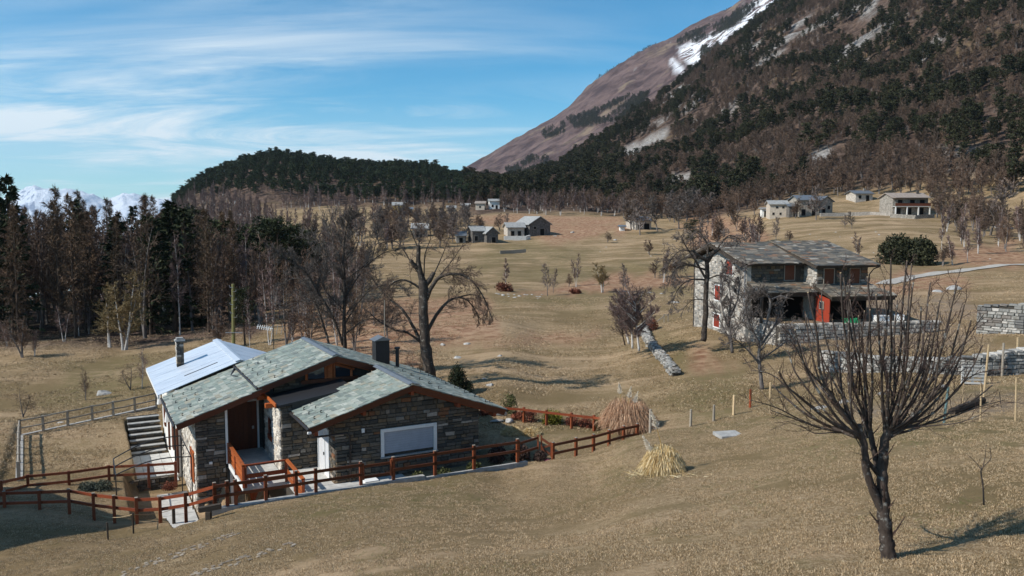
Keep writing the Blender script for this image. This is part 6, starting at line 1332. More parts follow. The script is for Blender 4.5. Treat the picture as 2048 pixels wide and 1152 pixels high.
def orchard():
    L = [([(1407, 682), (1410, 640), (1412, 590), (1414, 540), (1412, 515)], .24, .15, 0, 0), ([(1412, 520), (1428, 505), (1440, 498)], .18, .12, 0, .2), ([(1412, 520), (1395, 510), (1385, 500)], .15, .09, 0, -.3), ([(1413, 560), (1390, 520), (1370, 490), (1362, 470)], .10, .02, 0, -1), ([(1412, 530), (1415, 490), (1400, 462), (1405, 440)], .10, .02, 0, .5),
         ([(1413, 530), (1440, 490), (1460, 470), (1480, 480)], .09, .02, 0, 1), ([(1412, 560), (1380, 560), (1355, 580), (1340, 620)], .08, .015, 0, -.5), ([(1412, 540), (1375, 530), (1350, 540), (1335, 575)], .08, .015, 0, 1), ([(1412, 560), (1440, 550), (1465, 560), (1480, 590)], .07, .015, 0, -1.2), ([(1390, 505), (1365, 500), (1345, 515), (1330, 545)], .06, .015, 0, 0), ([(1412, 600), (1385, 600), (1365, 620)], .05, .012, 0, .6)]
    px_tree('bare_tree', 'tall gnarled tree with dense hanging grey twigs against the lit farmhouse gable', 'tree', (1407, 684), 64, L, 'bark_dark', 'twig_grey', n=3.8, L=1.8, lev=2, up=-.05, tw=.014, seed=31, wig=.26)
    L = [([(1465, 706), (1460, 670), (1458, 640), (1462, 600)], .13, .05, 0, 0), ([(1460, 665), (1445, 620), (1440, 570), (1448, 530)], .07, .012, 0, -.6), ([(1458, 640), (1475, 600), (1480, 560), (1492, 530)], .07, .012, 0, .5), ([(1460, 680), (1440, 640), (1425, 610)], .05, .012, 0, .5), ([(1460, 670), (1485, 640), (1500, 600)], .05, .012, 0, -.5), ([(1462, 600), (1458, 560), (1465, 525)], .04, .01, 0, .3)]
    px_tree('bare_tree', 'slim pale-footed bare tree in front of the farmhouse corner', 'tree', (1465, 707), 59, L, 'bark_grey', 'twig_grey', n=4.2, L=1.4, lev=2, up=.03, tw=.014, seed=33, wig=.25)
    L = [([(1524, 780), (1520, 740), (1518, 710), (1522, 680)], .14, .08, 0, 0), ([(1522, 685), (1535, 640), (1540, 600), (1525, 585), (1515, 590)], .09, .05, 0, .3), ([(1520, 690), (1500, 650), (1490, 610), (1500, 580)], .08, .02, 0, -.8), ([(1522, 690), (1550, 650), (1560, 620), (1575, 590)], .08, .02, 0, .8), ([(1540, 600), (1560, 592), (1575, 596)], .05, .03, .3, .4), ([(1520, 730), (1495, 700), (1470, 680), (1450, 690)], .06, .015, 0, -1), ([(1521, 720), (1550, 700), (1580, 680), (1600, 690)], .06, .015, 0, 1), ([(1519, 700), (1505, 660), (1480, 640)], .05, .012, 0, .3), ([(1522, 700), (1545, 670), (1565, 660), (1590, 640)], .05, .012, 0, -.6)]
    px_tree('orchard_tree', 'small crooked orchard tree with heavy angular limbs beside the palest stake', 'tree', (1524, 781), 51, L, 'bark_grey', 'twig_grey', n=4.4, L=1.3, lev=2, up=.03, tw=.013, seed=35, wig=.28)
    L = [([(1968, 1010), (1966, 975), (1962, 945), (1963, 935)], .018, .012, 0, 0), ([(1963, 940), (1952, 925), (1938, 912)], .010, .005, 0, .1), ([(1963, 938), (1975, 925), (1982, 915), (1980, 895)], .010, .005, 0, -.1), ([(1964, 940), (1970, 915), (1972, 890)], .010, .004, 0, 0), ([(1980, 905), (1965, 900)], .005, .003, 0, 0)]
    px_tree('sapling', 'thin young sapling with few twigs right of the pruned tree', 'tree', (1968, 1012), 17.6, L, 'bark_hero', 'twig_hero', n=5, L=.22, lev=1, up=.05, tw=.003, seed=36, wig=.25)
    # birch group by the ruined wall
    for i, (bx, by, Y, lean, h, seed) in enumerate(((1278, 702, 66, -8, 108, 41), (1265, 697, 67, -2, 96, 42), (1258, 688, 68, -16, 92, 43), (1250, 690, 68.5, -12, 70, 44))):
        k = [([(bx, by), (bx + lean * .4, by - h * .3), (bx + lean * .7, by - h * .6), (bx + lean, by - h)], .10 if i < 3 else .07, .015, 0, .3)]
        rng = random.Random(seed)
        for j in range(9):
            t = .3 + .07 * j; x0 = bx + lean * t; y0 = by - h * t; o = rng.choice((-1, 1)) * rng.uniform(.4, 1) * h * .42; k.append(([(x0, y0), (x0 + o * .5, y0 - h * .16), (x0 + o, y0 - h * rng.uniform(.2, .4))], .035, .010, 0, rng.uniform(-1.2, 1.2)))
        px_tree('birch_tree', ['white-stemmed birch, nearest to the ruined wall end of the birch clump', 'straight middle stem of the birch clump by the ruined wall', 'birch with spreading crown at the back of the clump by the ruined wall', 'small dark-stemmed tree at the left side of the birch clump'][i], 'tree', (bx, by), Y, k, 'bark_birch' if i != 3 else 'bark_brown', 'twig_purple', n=6, L=1.2, lev=2, up=.05, tw=.013, seed=seed, wig=.2, group=None)
orchard()

# ------------------------------------------------------------------ prototypes, standing at the origin, z up
def proto_parts(kind, seed, q=1.0, ws=1.0):
    """returns [(name, mesh builder, materials)], height 10"""
    rng = random.Random(seed * 77 + len(kind)); tb = MB(); cb = MB(); sb = SB(ws); V = Vector
    if kind == 'larch':
        tr = bend(rng, V((0, 0, -.3)), V((0, 0, 1)), 10.3, 6, .02, .1); tb.tube(tr, [.13, .12, .10, .08, .06, .04, .012], 6, cap=False)
        n = int(150 * q)
        for i in range(n):
            t = .14 + .86 * (i / n) ** .9; p, d = along(tr, t); a = rng.uniform(0, 6.28); L = (2.1 * (1 - t) ** .8 + .15) * rng.uniform(.6, 1.1) * (1 if t > .3 else .6)
            dd = V((math.cos(a), math.sin(a), rng.uniform(-.15, .35) + .5 * t)); b = bend(rng, p, dd, L, 3, .1, .05); sb.strip(b[0], b[1], .022, rng, .2); sb.strip(b[1], b[2], .016, rng, .2); sb.strip(b[2], b[3], .012, rng, .4)
            for k in range(int(16 * q ** .5)):
                u = rng.uniform(.15, 1); c, e = along(b, u); l = .38 * rng.uniform(.5, 1.2) * (1.2 - .5 * u); f = side(rng, e, rng.uniform(.5, 1.2)); f.z -= .25; sb.strip(c, c + f.normalized() * l, .012 / q ** .5, rng)
        sb.to(cb); return [('trunk', tb, 'bark_brown'), ('crown', cb, 'twig_larch')]
    if kind in ('birch', 'bare', 'haze', 'dead'):
        bm = {'birch': 'bark_birch', 'bare': 'bark_grey', 'haze': 'bark_grey', 'dead': 'bark_birch'}[kind]; tm = {'birch': 'twig_purple', 'bare': 'twig_grey', 'haze': 'twig_brown', 'dead': 'twig_dead'}[kind]
        stems = 1 if kind == 'bare' else rng.choice((1, 2, 3)); up = .10 if kind == 'birch' else .05
        for s_ in range(stems):
            d0 = V((rng.uniform(-.18, .18), rng.uniform(-.18, .18), 1)) if stems > 1 else V((rng.uniform(-.05, .05), 0, 1)); H_ = 9.6 * (1 if s_ == 0 else rng.uniform(.7, .95))
            wg = .05 if kind == 'birch' else .10; tr = bend(rng, V((rng.uniform(-.2, .2) * (stems > 1), rng.uniform(-.2, .2) * (stems > 1), -.3)), d0, H_, 7, wg, .08); r = .10 if kind == 'birch' else .16
            tb.tube(tr, [r * (1 - k / 7.6) for k in range(8)], 6, cap=False)
            n = int((34 if stems == 1 else 22) * q)
            for i in range(n):
                t = (.28 if kind != 'bare' else .22) + .72 * (i + rng.random()) / n; p, d = along(tr, min(t, .98)); L = (3.4 if kind != 'birch' else 2.4) * (1 - t * .72) * rng.uniform(.6, 1.1); b = bend(rng, p, side(rng, d, rng.uniform(.45, 1.0) if kind == 'birch' else rng.uniform(.6, 1.2)), L, 4, .12, up)
                sb.strip(b[0], b[1], .035, rng, .5); sb.strip(b[1], b[2], .026, rng, .5); sb.strip(b[2], b[3], .018, rng, .6); sb.strip(b[3], b[4], .014, rng, .6)
                for k in range(int(9 * q ** .5)):
                    u = rng.uniform(.2, 1); c, e = along(b, u); l = L * .42 * rng.uniform(.5, 1.2); f = bend(rng, c, side(rng, e, rng.uniform(.4, .9)), l, 2, .15, up); sb.strip(f[0], f[1], .013, rng); sb.strip(f[1], f[2], .010, rng)
                    for m_ in range(int(4 * q ** .5)): c2, e2 = along(f, rng.uniform(.2, 1)); sb.strip(c2, c2 + side(rng, e2, rng.uniform(.3, .8)) * l * .55, .009 / q ** .5, rng)
                    if kind == 'dead':
                        for m_ in range(3): sb.tri(c + rv3(rng, .25), rv3(rng), .16, .06, rng)
        sb.to(cb); return [('trunk', tb, bm), ('crown', cb, tm)]
    if kind == 'spruce':
        tr = [V((0, 0, -.3)), V((0, 0, 5)), V((0, 0, 9.9))]; tb.tube(tr, [.16, .09, .015], 6, cap=False); n = int(110 * q)
        for i in range(n):
            t = .06 + .93 * (i / n) ** .85; L = (2.0 * (1 - t) ** .75 + .12) * rng.uniform(.65, 1.15); a = rng.uniform(0, 6.28); p = V((0, 0, 9.9 * t)); dd = V((math.cos(a), math.sin(a), .15 - .45 * (1 - t))); b = bend(rng, p, dd, L, 3, .08, .06)
            for k in range(int(16 * q ** .5)):
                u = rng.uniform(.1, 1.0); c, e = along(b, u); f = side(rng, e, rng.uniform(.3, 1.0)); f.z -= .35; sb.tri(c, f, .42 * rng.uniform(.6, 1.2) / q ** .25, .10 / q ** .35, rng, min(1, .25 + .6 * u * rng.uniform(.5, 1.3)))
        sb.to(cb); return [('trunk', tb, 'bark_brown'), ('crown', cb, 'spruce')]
    if kind in ('pine', 'farpine'):
        tr = bend(rng, V((0, 0, -.3)), V((0, 0, 1)), 9.6, 5, .05, .1); tb.tube(tr, [.17, .15, .12, .09, .06, .02], 6, cap=False); n = int((34 if kind == 'pine' else 26) * q)
        for i in range(n):
            t = .34 + .66 * (i + rng.random()) / n; p, d = along(tr, min(t, .99)); L = 2.3 * (math.sin(math.pi * min(1, (1.05 - t) * 1.15)) ** .6) * rng.uniform(.5, 1.1) + .2; b = bend(rng, p, side(rng, V((0, 0, 1)), rng.uniform(.9, 1.5)), L, 3, .15, .12); sb2 = b
            tb.tube(b, [.035, .028, .02, .01], 3, cap=False)
            for cl in range(3):
                c, e = along(b, (.45, .75, 1.0)[cl]); R_ = rng.uniform(.42, .75)
                for k in range(int((26 if kind == 'pine' else 11) * q ** .5)):
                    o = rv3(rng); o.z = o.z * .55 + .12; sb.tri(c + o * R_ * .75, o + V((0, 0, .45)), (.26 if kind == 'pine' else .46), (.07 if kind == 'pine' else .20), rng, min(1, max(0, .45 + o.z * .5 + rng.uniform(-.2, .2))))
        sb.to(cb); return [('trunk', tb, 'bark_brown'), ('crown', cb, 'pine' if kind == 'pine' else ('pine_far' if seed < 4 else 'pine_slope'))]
PR = {}
def tree_proto(kind, k, q=1.0, ws=1.0):
    key = (kind, k, q, ws)
    if key not in PR:
        PR[key] = [(n, mkmesh('%s_%s' % (kind, n), mb, M[m])) for n, mb, m in proto_parts(kind, k, q, ws)]
    return PR[key]
def plant(kind, k, x, y, h, name, label, group=None, wide=1.0, cat='tree', q=1.0, sink=0.15, rot=None, z=None, ws=None):
    rng = _rs; o = thing(name, label, cat, (x, y, (H(x, y) if z is None else z) - sink), group)
    o.rotation_euler = (0, 0, rng.uniform(0, 6.28) if rot is None else rot); s = h / 10; o.scale = (s * wide, s * wide, s)
    if ws is None: ws = 1.6 if kind == 'larch' else (1.0 if kind in ('pine', 'spruce') else (1.5 if y < 70 else (2.4 if y < 120 else (4.2 if y < 200 else 5.0))))
    for n, me in tree_proto(kind, k, q, ws):
        c = bpy.data.objects.new(n, me); COL.objects.link(c); c.parent = o
    return o
def joined(kind, k, q, ws=4.0):
    """one mesh with trunk and crown, for trees too small to show parts"""
    key = ('J', kind, k, q, ws)
    if key not in PR:
        mb = MB(); mats = []
        for n, b, m in proto_parts(kind, k, q, ws):
            off = len(mb.v); mb.v += b.v; mb.f += [tuple(i + off for i in f) for f in b.f]; mb.r += b.r; mb.mi += [len(mats)] * len(b.f); mats.append(M[m])
        PR[key] = mkmesh(kind + '_tree', mb, mats)
    return PR[key]
# ------------------------------------------------------------------ trees one by one
def PT(px, py, h, kind, k, name, label, wide=1.0, q=1.0, group=None, ymin=44, cat='tree'):
    g = G(px, py, ymin); return plant(kind, k, g[0], g[1], h / F * g[1] * 1.0, name, label, group, wide, cat, q)
for a in [
    (1012, 578, 66, 'birch', 1, 'birch_tree', 'birch with pale stems and purple haze crown, leftmost of the row below the mid meadow', 1.1),
    (1095, 592, 74, 'bare', 2, 'bare_tree', 'thin grey bare tree second from the left in the mid-meadow row', .8),
    (1106, 586, 56, 'bare', 3, 'bare_tree', 'small bare tree close beside the second tree of the mid-meadow row', .7),
    (1152, 574, 72, 'birch', 2, 'birch_tree', 'upright birch in the middle of the mid-meadow row', .9),
    (1138, 574, 30, 'haze', 1, 'bare_bush', 'low bare bush left of the upright middle birch', 1.2),
    (1204, 585, 66, 'dead', 1, 'leafy_brown_tree', 'small tree still holding brown leaves in the mid-meadow row', 1.1),
    (1246, 584, 62, 'bare', 1, 'bare_tree', 'pale grey bare tree at the right end of the mid-meadow row', 1.0),
    (1327, 565, 76, 'birch', 3, 'birch_tree', 'single white-trunked birch left of the farmhouse', .8),
    (1345, 556, 54, 'haze', 2, 'bare_tree', 'broad brown bush-like tree right of the white-trunked birch', 1.5),
    (1310, 556, 44, 'haze', 3, 'bare_bush', 'dark brown bush at the foot of the white-trunked birch', 1.3),
    (1552, 485, 58, 'bare', 2, 'bare_tree', 'vase-shaped bare tree just behind the farmhouse roof', .9),
    (1580, 484, 26, 'haze', 1, 'bare_bush', 'round dark bush beside the vase-shaped tree', 1.6),
    (1490, 482, 52, 'birch', 1, 'birch_tree', 'birch pair behind the left roof ridge of the farmhouse', 1.2),
    (1386, 500, 62, 'pine', 1, 'pine_tree', 'dark pine above the left eave of the farmhouse', 1.5),
    (1715, 520, 60, 'birch', 2, 'birch_tree', 'birch standing left of the dark pine clump beyond the farmhouse', 1.1),
    (1905, 530, 66, 'birch', 3, 'birch_tree', 'birch between the pine clump and the lane', 1.1), (1935, 525, 70, 'birch', 1, 'birch_tree', 'tall birch right of the pine clump near the lane', 1.0), (1885, 532, 50, 'haze', 2, 'bare_bush', 'thin bush at the right foot of the pine clump', 1.2),
    (1997, 490, 80, 'birch', 2, 'birch_tree', 'cluster-stemmed birch at the right edge of the far meadow', .9),
    (1980, 470, 120, 'bare', 3, 'bare_tree', 'large broad bare tree on the far right above the meadow', 1.3),
    (1690, 457, 30, 'bare', 1, 'bare_tree', 'left one of two small trees casting shadow on the hamlet meadow', 1.1), (1704, 458, 40, 'bare', 2, 'bare_tree', 'right one of two small trees casting shadow on the hamlet meadow', 1.0),
    (1632, 440, 74, 'bare', 1, 'bare_tree', 'big grey bare tree in front of the gabled hamlet house', 1.2), (1590, 436, 44, 'haze', 2, 'bare_tree', 'brown bare tree in front of the dark hamlet barn', 1.1),
    (1215, 485, 24, 'haze', 3, 'bare_bush', 'small bush on the bright slope', 1.5), (1299, 510, 34, 'haze', 1, 'bare_bush', 'thin brown bush on the slope above the white birch', 1.3),
    (1280, 470, 80, 'bare', 2, 'bare_tree', 'dark spreading tree over the round-fronted barn', 1.25), (1315, 462, 78, 'bare', 3, 'bare_tree', 'spreading bare tree right of the round-fronted barn', 1.3), (1358, 458, 74, 'bare', 1, 'bare_tree', 'dark round tree at the right of the grove', 1.4), (1262, 460, 66, 'haze', 1, 'bare_tree', 'brown hazy tree at the left of the grove', 1.1),
    (930, 484, 66, 'bare', 3, 'bare_tree', 'tall thin tree beside the dark gabled barn', 1.0), (905, 484, 52, 'bare', 1, 'bare_tree', 'bare tree left of the low half-hidden barn', 1.3), (880, 486, 48, 'bare', 2, 'bare_tree', 'second bare tree of the orchard left of the farm group', 1.3),
    (962, 466, 42, 'haze', 2, 'bare_tree', 'bare tree behind the small dark barn', 1.3), (1000, 462, 38, 'haze', 3, 'bare_tree', 'bare tree above the left end of the lit barn', 1.3), (1015, 452, 30, 'bare', 2, 'bare_tree', 'small tree behind the lit barn', 1.3),
    (840, 460, 40, 'bare', 3, 'bare_tree', 'bare tree behind the long low barn', 1.5), (800, 498, 70, 'bare', 1, 'bare_tree', 'gnarled bare tree left of the long low barn', .9), (775, 500, 60, 'birch', 3, 'birch_tree', 'birch-like tree left of the gnarled tree', .9), (868, 470, 40, 'haze', 1, 'bare_tree', 'hazy tree right of the long low barn', 1.3),
    (248, 700, 170, 'dead', 2, 'birch_tree', 'tall birch with withered olive leaves at the edge of the dark wood', 1.05), (218, 695, 125, 'dead', 3, 'birch_tree', 'leaning birch with yellow-brown leaves at the wood edge', 1.1), (158, 672, 82, 'birch', 1, 'birch_tree', 'bright white birch trio at the edge of the dark wood', .9), (178, 668, 60, 'birch', 2, 'birch_tree', 'thin birch right of the bright white trio', .7),
    (45, 715, 90, 'haze', 1, 'bare_bush', 'tangled bare shrub at the left edge below the wood', 1.5), (70, 712, 60, 'birch', 3, 'birch_tree', 'small birch in the shrubs at the left edge', .9),
    (285, 776, 90, 'birch', 2, 'birch_tree', 'bare birch shrub just outside the back garden fence', 1.3), (262, 780, 60, 'haze', 3, 'bare_bush', 'twiggy shrub outside the back garden fence', 1.6), (172, 800, 78, 'haze', 2, 'bare_bush', 'thin dry stems behind the far garden fence', .7), (45, 835, 66, 'haze', 3, 'bare_bush', 'bare brown shrub beyond the garden corner', 1.5),
    (500, 710, 110, 'birch', 1, 'birch_tree', 'leaning birch behind the tv antenna', .9), (585, 700, 110, 'birch', 3, 'birch_tree', 'pale-stemmed birch behind the slate ridge', .9), (540, 690, 160, 'birch', 2, 'birch_tree', 'tall slender birch between the utility pole and the two-stemmed tree', .9),
    (845, 760, 70, 'haze', 2, 'bare_bush', 'reddish scrub at the foot of the old thick-trunked tree', 1.0), (825, 752, 60, 'haze', 3, 'bare_bush', 'brown scrub left of the old thick-trunked tree', 1.2),
    (490, 690, 120, 'pine', 2, 'pine_tree', 'olive-green young conifer behind the utility pole', 1.1), (440, 700, 90, 'haze', 2, 'bare_bush', 'bare thicket left of the utility pole', 1.4),
]: PT(*a[:7], wide=a[7])
# ------------------------------------------------------------------ woods
def occupied(x, y): return False
def sample(n, x0, x1, y0, y1, rng, pw=1.0):
    """random ground points by bearing column and distance"""
    out = []
    for _ in range(n):
        px = rng.uniform(x0, x1); Y = (y0 ** (pw + 1) + (y1 ** (pw + 1) - y0 ** (pw + 1)) * rng.random()) ** (1 / (pw + 1)); out.append(((px - 1024) / F * Y, Y, px))
    return out
rw = random.Random(77)
def poisson(pts, d):
    cell = {}; out = []
    for p in pts:
        k = (int(p[0] / d), int(p[1] / d)); ok = True
        for i in (-1, 0, 1):
            for j in (-1, 0, 1):
                for q in cell.get((k[0] + i, k[1] + j), ()):
                    if (q[0] - p[0]) ** 2 + (q[1] - p[1]) ** 2 < d * d: ok = False
        if ok: cell.setdefault(k, []).append(p); out.append(p)
    return out
def zone(px, table):
    for lim, t_ in table:
        if px < lim: return t_
    return table[-1][1]
WZ = ((70, 'at the left edge'), (150, 'below the first snowy peak'), (240, 'above the big withered birch'), (330, 'left of the slate chimney line'), (430, 'above the zinc roof'), (620, 'by the utility pole'))
LAB = {'larch': ('larch_tree', 'bare brown larch in the dense dark wood on the left', 'larches of the wood on the left'), 'spruce': ('spruce_tree', 'dark spruce in the dense wood on the left', 'spruces of the wood on the left'), 'birch': ('birch_tree', 'thin pale birch in the dense wood on the left', 'birches of the wood on the left'),
       'haze': ('bare_tree', 'brown bare tree in the dense wood on the left', 'bare trees of the wood on the left'), 'pine': ('pine_tree', 'dark green pine in the dense wood on the left', 'pines of the wood on the left'), 'bare': ('bare_tree', 'brown bare tree in the dense wood on the left', 'bare trees of the wood on the left')}
def topy(px):   # skyline of the wood in the photograph
    return np.interp(px, [-200, 0, 60, 100, 150, 200, 260, 300, 350, 400, 450, 500, 560, 600, 650, 700, 760], [340, 352, 380, 364, 366, 374, 380, 386, 392, 412, 416, 412, 422, 434, 418, 426, 430])
pts = poisson(sample(700, -300, 470, 94, 135, rw), 3.3) + poisson(sample(220, 380, 570, 95, 160, rw), 4.0) + poisson(sample(240, -260, 480, 136, 200, rw), 6.0)
for i, (x, y, px) in enumerate(pts):
    g = H(x, y); top = tz(topy(px) + rw.uniform(2, 62)) * y; h = max(8, min(21, top - g))
    r = rw.random()
    if px < 200: kind = 'larch' if r < .52 else ('spruce' if r < .58 else 'haze')
    elif px < 330: kind = 'larch' if r < .38 else ('spruce' if r < .47 else ('haze' if r < .82 else 'birch'))
    elif px < 470: kind = 'pine' if r < .16 else ('larch' if r < .38 else ('haze' if r < .76 else 'birch'))
    else: kind = 'pine' if r < .30 else ('birch' if r < .6 else 'haze')
    n, l, gr = LAB[kind]; row = 'front row' if y < 108 else ('middle' if y < 128 else 'rear'); l = l.replace(' in the dense dark wood on the left', '').replace(' in the dense wood on the left', '') + ', %s of the left wood, %s' % (row, zone(px, WZ)); plant(kind, rw.randrange(1, 4), x, y, h * (1 if kind in ('larch', 'pine') else .92), n, l, gr, wide={'larch': .85, 'spruce': .95, 'pine': 1.1, 'birch': .8, 'haze': .78}[kind])
for px, Y, h, w in ((560, 118, 12.5, 1.5), (585, 122, 12, 1.5), (540, 124, 13, 1.4), (600, 128, 11, 1.4), (345, 100, 16.5, 1.2), (370, 104, 15.5, 1.2), (235, 104, 15, 1.2), (425, 118, 13.5, 1.3), (20, 98, 20, .9)):
    x = (px - 1024) / F * Y; k = 'pine' if px > 400 else 'spruce'; n, l, gr = LAB[k]; l = {560: 'big round-crowned dark pine in the pine cluster by the utility pole, second from the right', 585: 'big round-crowned dark pine high in the middle of the pine cluster by the utility pole', 540: 'dark pine at the left of the cluster above the utility pole', 600: 'rightmost dark pine of the cluster above the utility pole', 345: 'blackish spruce directly above the slate chimney of the zinc roof', 370: 'blackish spruce just right of the slate chimney line', 235: 'spruce right behind the tall withered birch', 425: 'dark pine left of the utility pole top', 20: 'tallest dark spruce at the left edge rising above the wood'}[px]; plant(k, rw.randrange(1, 4), x, Y, h, n, l, gr, wide=w)
# scrub wood between the big wood and the meadow
pts = poisson(sample(700, 470, 770, 92, 230, rw), 3.4)
for x, y, px in pts:
    if px > 745 - (y - 90) * .35: continue
    k = rw.choice(('birch', 'birch', 'haze', 'haze', 'bare')); nm = {'birch': 'birch_tree', 'haze': 'bare_tree', 'bare': 'bare_tree'}[k]
    zz = ', ' + zone(px, ((560, 'near the utility pole'), (640, 'left of the two-stemmed tree'), (700, 'behind the two-stemmed tree'), (800, 'left of the old thick-trunked tree'))); plant(k, rw.randrange(1, 4), x, y, rw.uniform(6, 10.5), nm, {'birch': 'slender birch in the brown scrub wood behind the stone house', 'haze': 'brown bare tree in the scrub wood behind the stone house', 'bare': 'grey bare tree in the scrub wood behind the stone house'}[k].replace(' behind the stone house', '') + zz, {'birch': 'birches of the scrub wood', 'haze': 'brown bare trees of the scrub wood', 'bare': 'grey bare trees of the scrub wood'}[k], wide=.8)

# ------------------------------------------------------------------ forests on the hill and the mountain
def scatter(name, srcs, pts, seed):
    """one object: many trees instanced on points; pts (x, y, z, scale, stretch)"""
    rs = np.random.RandomState(seed); me = bpy.data.meshes.new(name); me.vertices.add(len(pts)); P = np.array(pts)
    me.vertices.foreach_set('co', P[:, :3].reshape(-1)); a = me.attributes.new('scl', 'FLOAT_VECTOR', 'POINT'); a.data.foreach_set('vector', np.stack([P[:, 3] * P[:, 4], P[:, 3] * P[:, 4], P[:, 3]], -1).reshape(-1))
    a = me.attributes.new('rot', 'FLOAT_VECTOR', 'POINT'); r = np.zeros((len(P), 3)); r[:, 2] = rs.uniform(0, 6.28, len(P)); a.data.foreach_set('vector', r.reshape(-1))
    o = bpy.data.objects.new(name, me); COL.objects.link(o); o['kind'] = 'stuff'
    ng = bpy.data.node_groups.new(name, 'GeometryNodeTree'); ng.interface.new_socket('Geometry', in_out='INPUT', socket_type='NodeSocketGeometry'); ng.interface.new_socket('Geometry', in_out='OUTPUT', socket_type='NodeSocketGeometry')
    N = ng.nodes; Lk = ng.links; gi = N.new('NodeGroupInput'); go = N.new('NodeGroupOutput'); ip = N.new('GeometryNodeInstanceOnPoints'); ip.inputs['Pick Instance'].default_value = True
    gtoi = N.new('GeometryNodeGeometryToInstance')
    for s_ in reversed(srcs):
        oi = N.new('GeometryNodeObjectInfo'); oi.inputs['Object'].default_value = s_; oi.inputs['As Instance'].default_value = False; oi.transform_space = 'ORIGINAL'; Lk.new(oi.outputs['Geometry'], gtoi.inputs[0])
    Lk.new(gtoi.outputs[0], ip.inputs['Instance']); Lk.new(gi.outputs[0], ip.inputs['Points'])
    for at_, sock in (('scl', 'Scale'), ('rot', 'Rotation')):
        na = N.new('GeometryNodeInputNamedAttribute'); na.data_type = 'FLOAT_VECTOR'; na.inputs['Name'].default_value = at_; Lk.new(na.outputs['Attribute'], ip.inputs[sock])
    Lk.new(ip.outputs[0], go.inputs[0]); m = o.modifiers.new('scatter', 'NODES'); m.node_group = ng
    return o
def forest(kind, protos, pts, hs, name, label, group, stuffname, rng, wide=(.8, 1.2), n_ind=120, seed=1, q=1.0, zt=None, ws=4.0):
    """nearest trees single, the rest one mass"""
    pts = sorted(pts, key=lambda p: p[1]); zs = Hv(np.array([p[0] for p in pts]), np.array([p[1] for p in pts]))
    srcs = []; rest = []
    for i, (p, z) in enumerate(zip(pts, zs)):
        h = rng.uniform(*hs) * (p[3] if len(p) > 3 else 1); w = rng.uniform(*wide); k = rng.choice(protos)
        if i < n_ind:
            o = bpy.data.objects.new(name, joined(kind, k, q, ws)); COL.objects.link(o); o.location = (p[0], p[1], float(z) - .2); o.rotation_euler = (0, 0, rng.uniform(0, 6.28)); s = h / 10; o.scale = (s * w, s * w, s); lb = label if zt is None else label + ', ' + zone(1024 + F * p[0] / p[1], zt) + (' (rear)' if False else ''); setp(o, lb, 'tree', group)
            if k not in [q_[0] for q_ in srcs]: srcs.append((k, o))
        else: rest.append((p[0], p[1], float(z) - .2, h / 10, w))
    if rest: scatter(stuffname, [o for _, o in srcs], rest, seed)
rf = random.Random(99)
def noise2(x, y, s, o=0): return mnoise.noise(Vector((x / s, y / s, o)))
# rounded hill with dense pines
pts = []
for x, y, px in poisson(sample(11000, 350, 1000, 430, 900, rf, 1.0), 5.2):
    lim = np.interp(px, [350, 420, 520, 700, 1000], [600, 520, 470, 445, 435])
    if y < lim: continue
    pts.append((x, y, px, .75 + .35 * rf.random()))
forest('farpine', (1, 2, 3), pts, (7.5, 10.5), 'pine_tree', 'dark green pine in the dense forest covering the rounded hill', 'pines on the rounded hill', 'hill_pine_forest', rf, (1.0, 1.35), seed=2, n_ind=110, zt=((480, 'at its left shoulder'), (600, 'below its summit'), (720, 'right of its summit'), (850, 'on its long right back'), (1100, 'at its right foot')))
# brown birch wood at the foot of the hill
pts = [(x, y, px) for x, y, px in poisson(sample(2600, 300, 960, 235, 640, rf), 5.0) if (px < 560 and 240 < y < 620 and y < np.interp(px, [300, 420, 560], [640, 560, 330])) or (px >= 560 and 400 < y < 470 and noise2(x, y, 40) > -.1) or (560 < px < 760 and 215 < y < 300)]
forest('birch', (1, 2, 3), pts, (7, 11), 'birch_tree', 'purple-brown birch in the wood below the rounded hill', 'birches below the rounded hill', 'foothill_birch_wood', rf, (.8, 1.15), seed=3, n_ind=80, zt=((420, 'at its left foot'), (520, 'below its summit'), (640, 'right of the dark pine cluster'), (760, 'left of the yellow house'), (1100, 'near the upper village')))
# mountain slope: conifers and bare trees in patches
def inside_scree(x, y):
    return False
con, bar = [], []
from bisect import bisect
_pp = sample(80000, 930, 2160, 262, 1240, rf, .75)
_X = np.array([p[0] for p in _pp]); _Y = np.array([p[1] for p in _pp]); _Z = Hv(_X, _Y); _px, _py = topix(_X, _Y, _Z)
def pmask(polys): 
    m = np.zeros(_px.shape, bool)
    for p in polys: m |= inpoly(_px, _py, p)
    return m
_scree = pmask([[(1215, 326), (1255, 288), (1300, 268), (1345, 246), (1345, 292), (1305, 308), (1262, 324)], [(1335, 352), (1380, 345), (1385, 372), (1340, 378)], [(1458, 350), (1482, 343), (1470, 380), (1452, 377)]])
_rock = pmask([[(1270, 235), (1300, 190), (1350, 165), (1400, 190), (1480, 195), (1470, 240), (1380, 255), (1300, 262), (1260, 265)], [(1500, 50), (1650, 20), (1760, -10), (1850, 60), (1780, 120), (1700, 140), (1600, 110), (1500, 150)], [(1590, 275), (1700, 290), (1690, 345), (1600, 330)], [(1780, 85), (1880, 70), (1880, 110), (1790, 125)], [(1880, 295), (2048, 300), (2048, 345), (1880, 350)]])
foot = lambda px: np.interp(px, [930, 1000, 1100, 1200, 1300, 1400, 1500, 1600, 1700, 1800, 1900, 2048, 2160], [425, 420, 410, 390, 350, 318, 300, 286, 282, 278, 262, 225, 215])
_f = foot(_px)
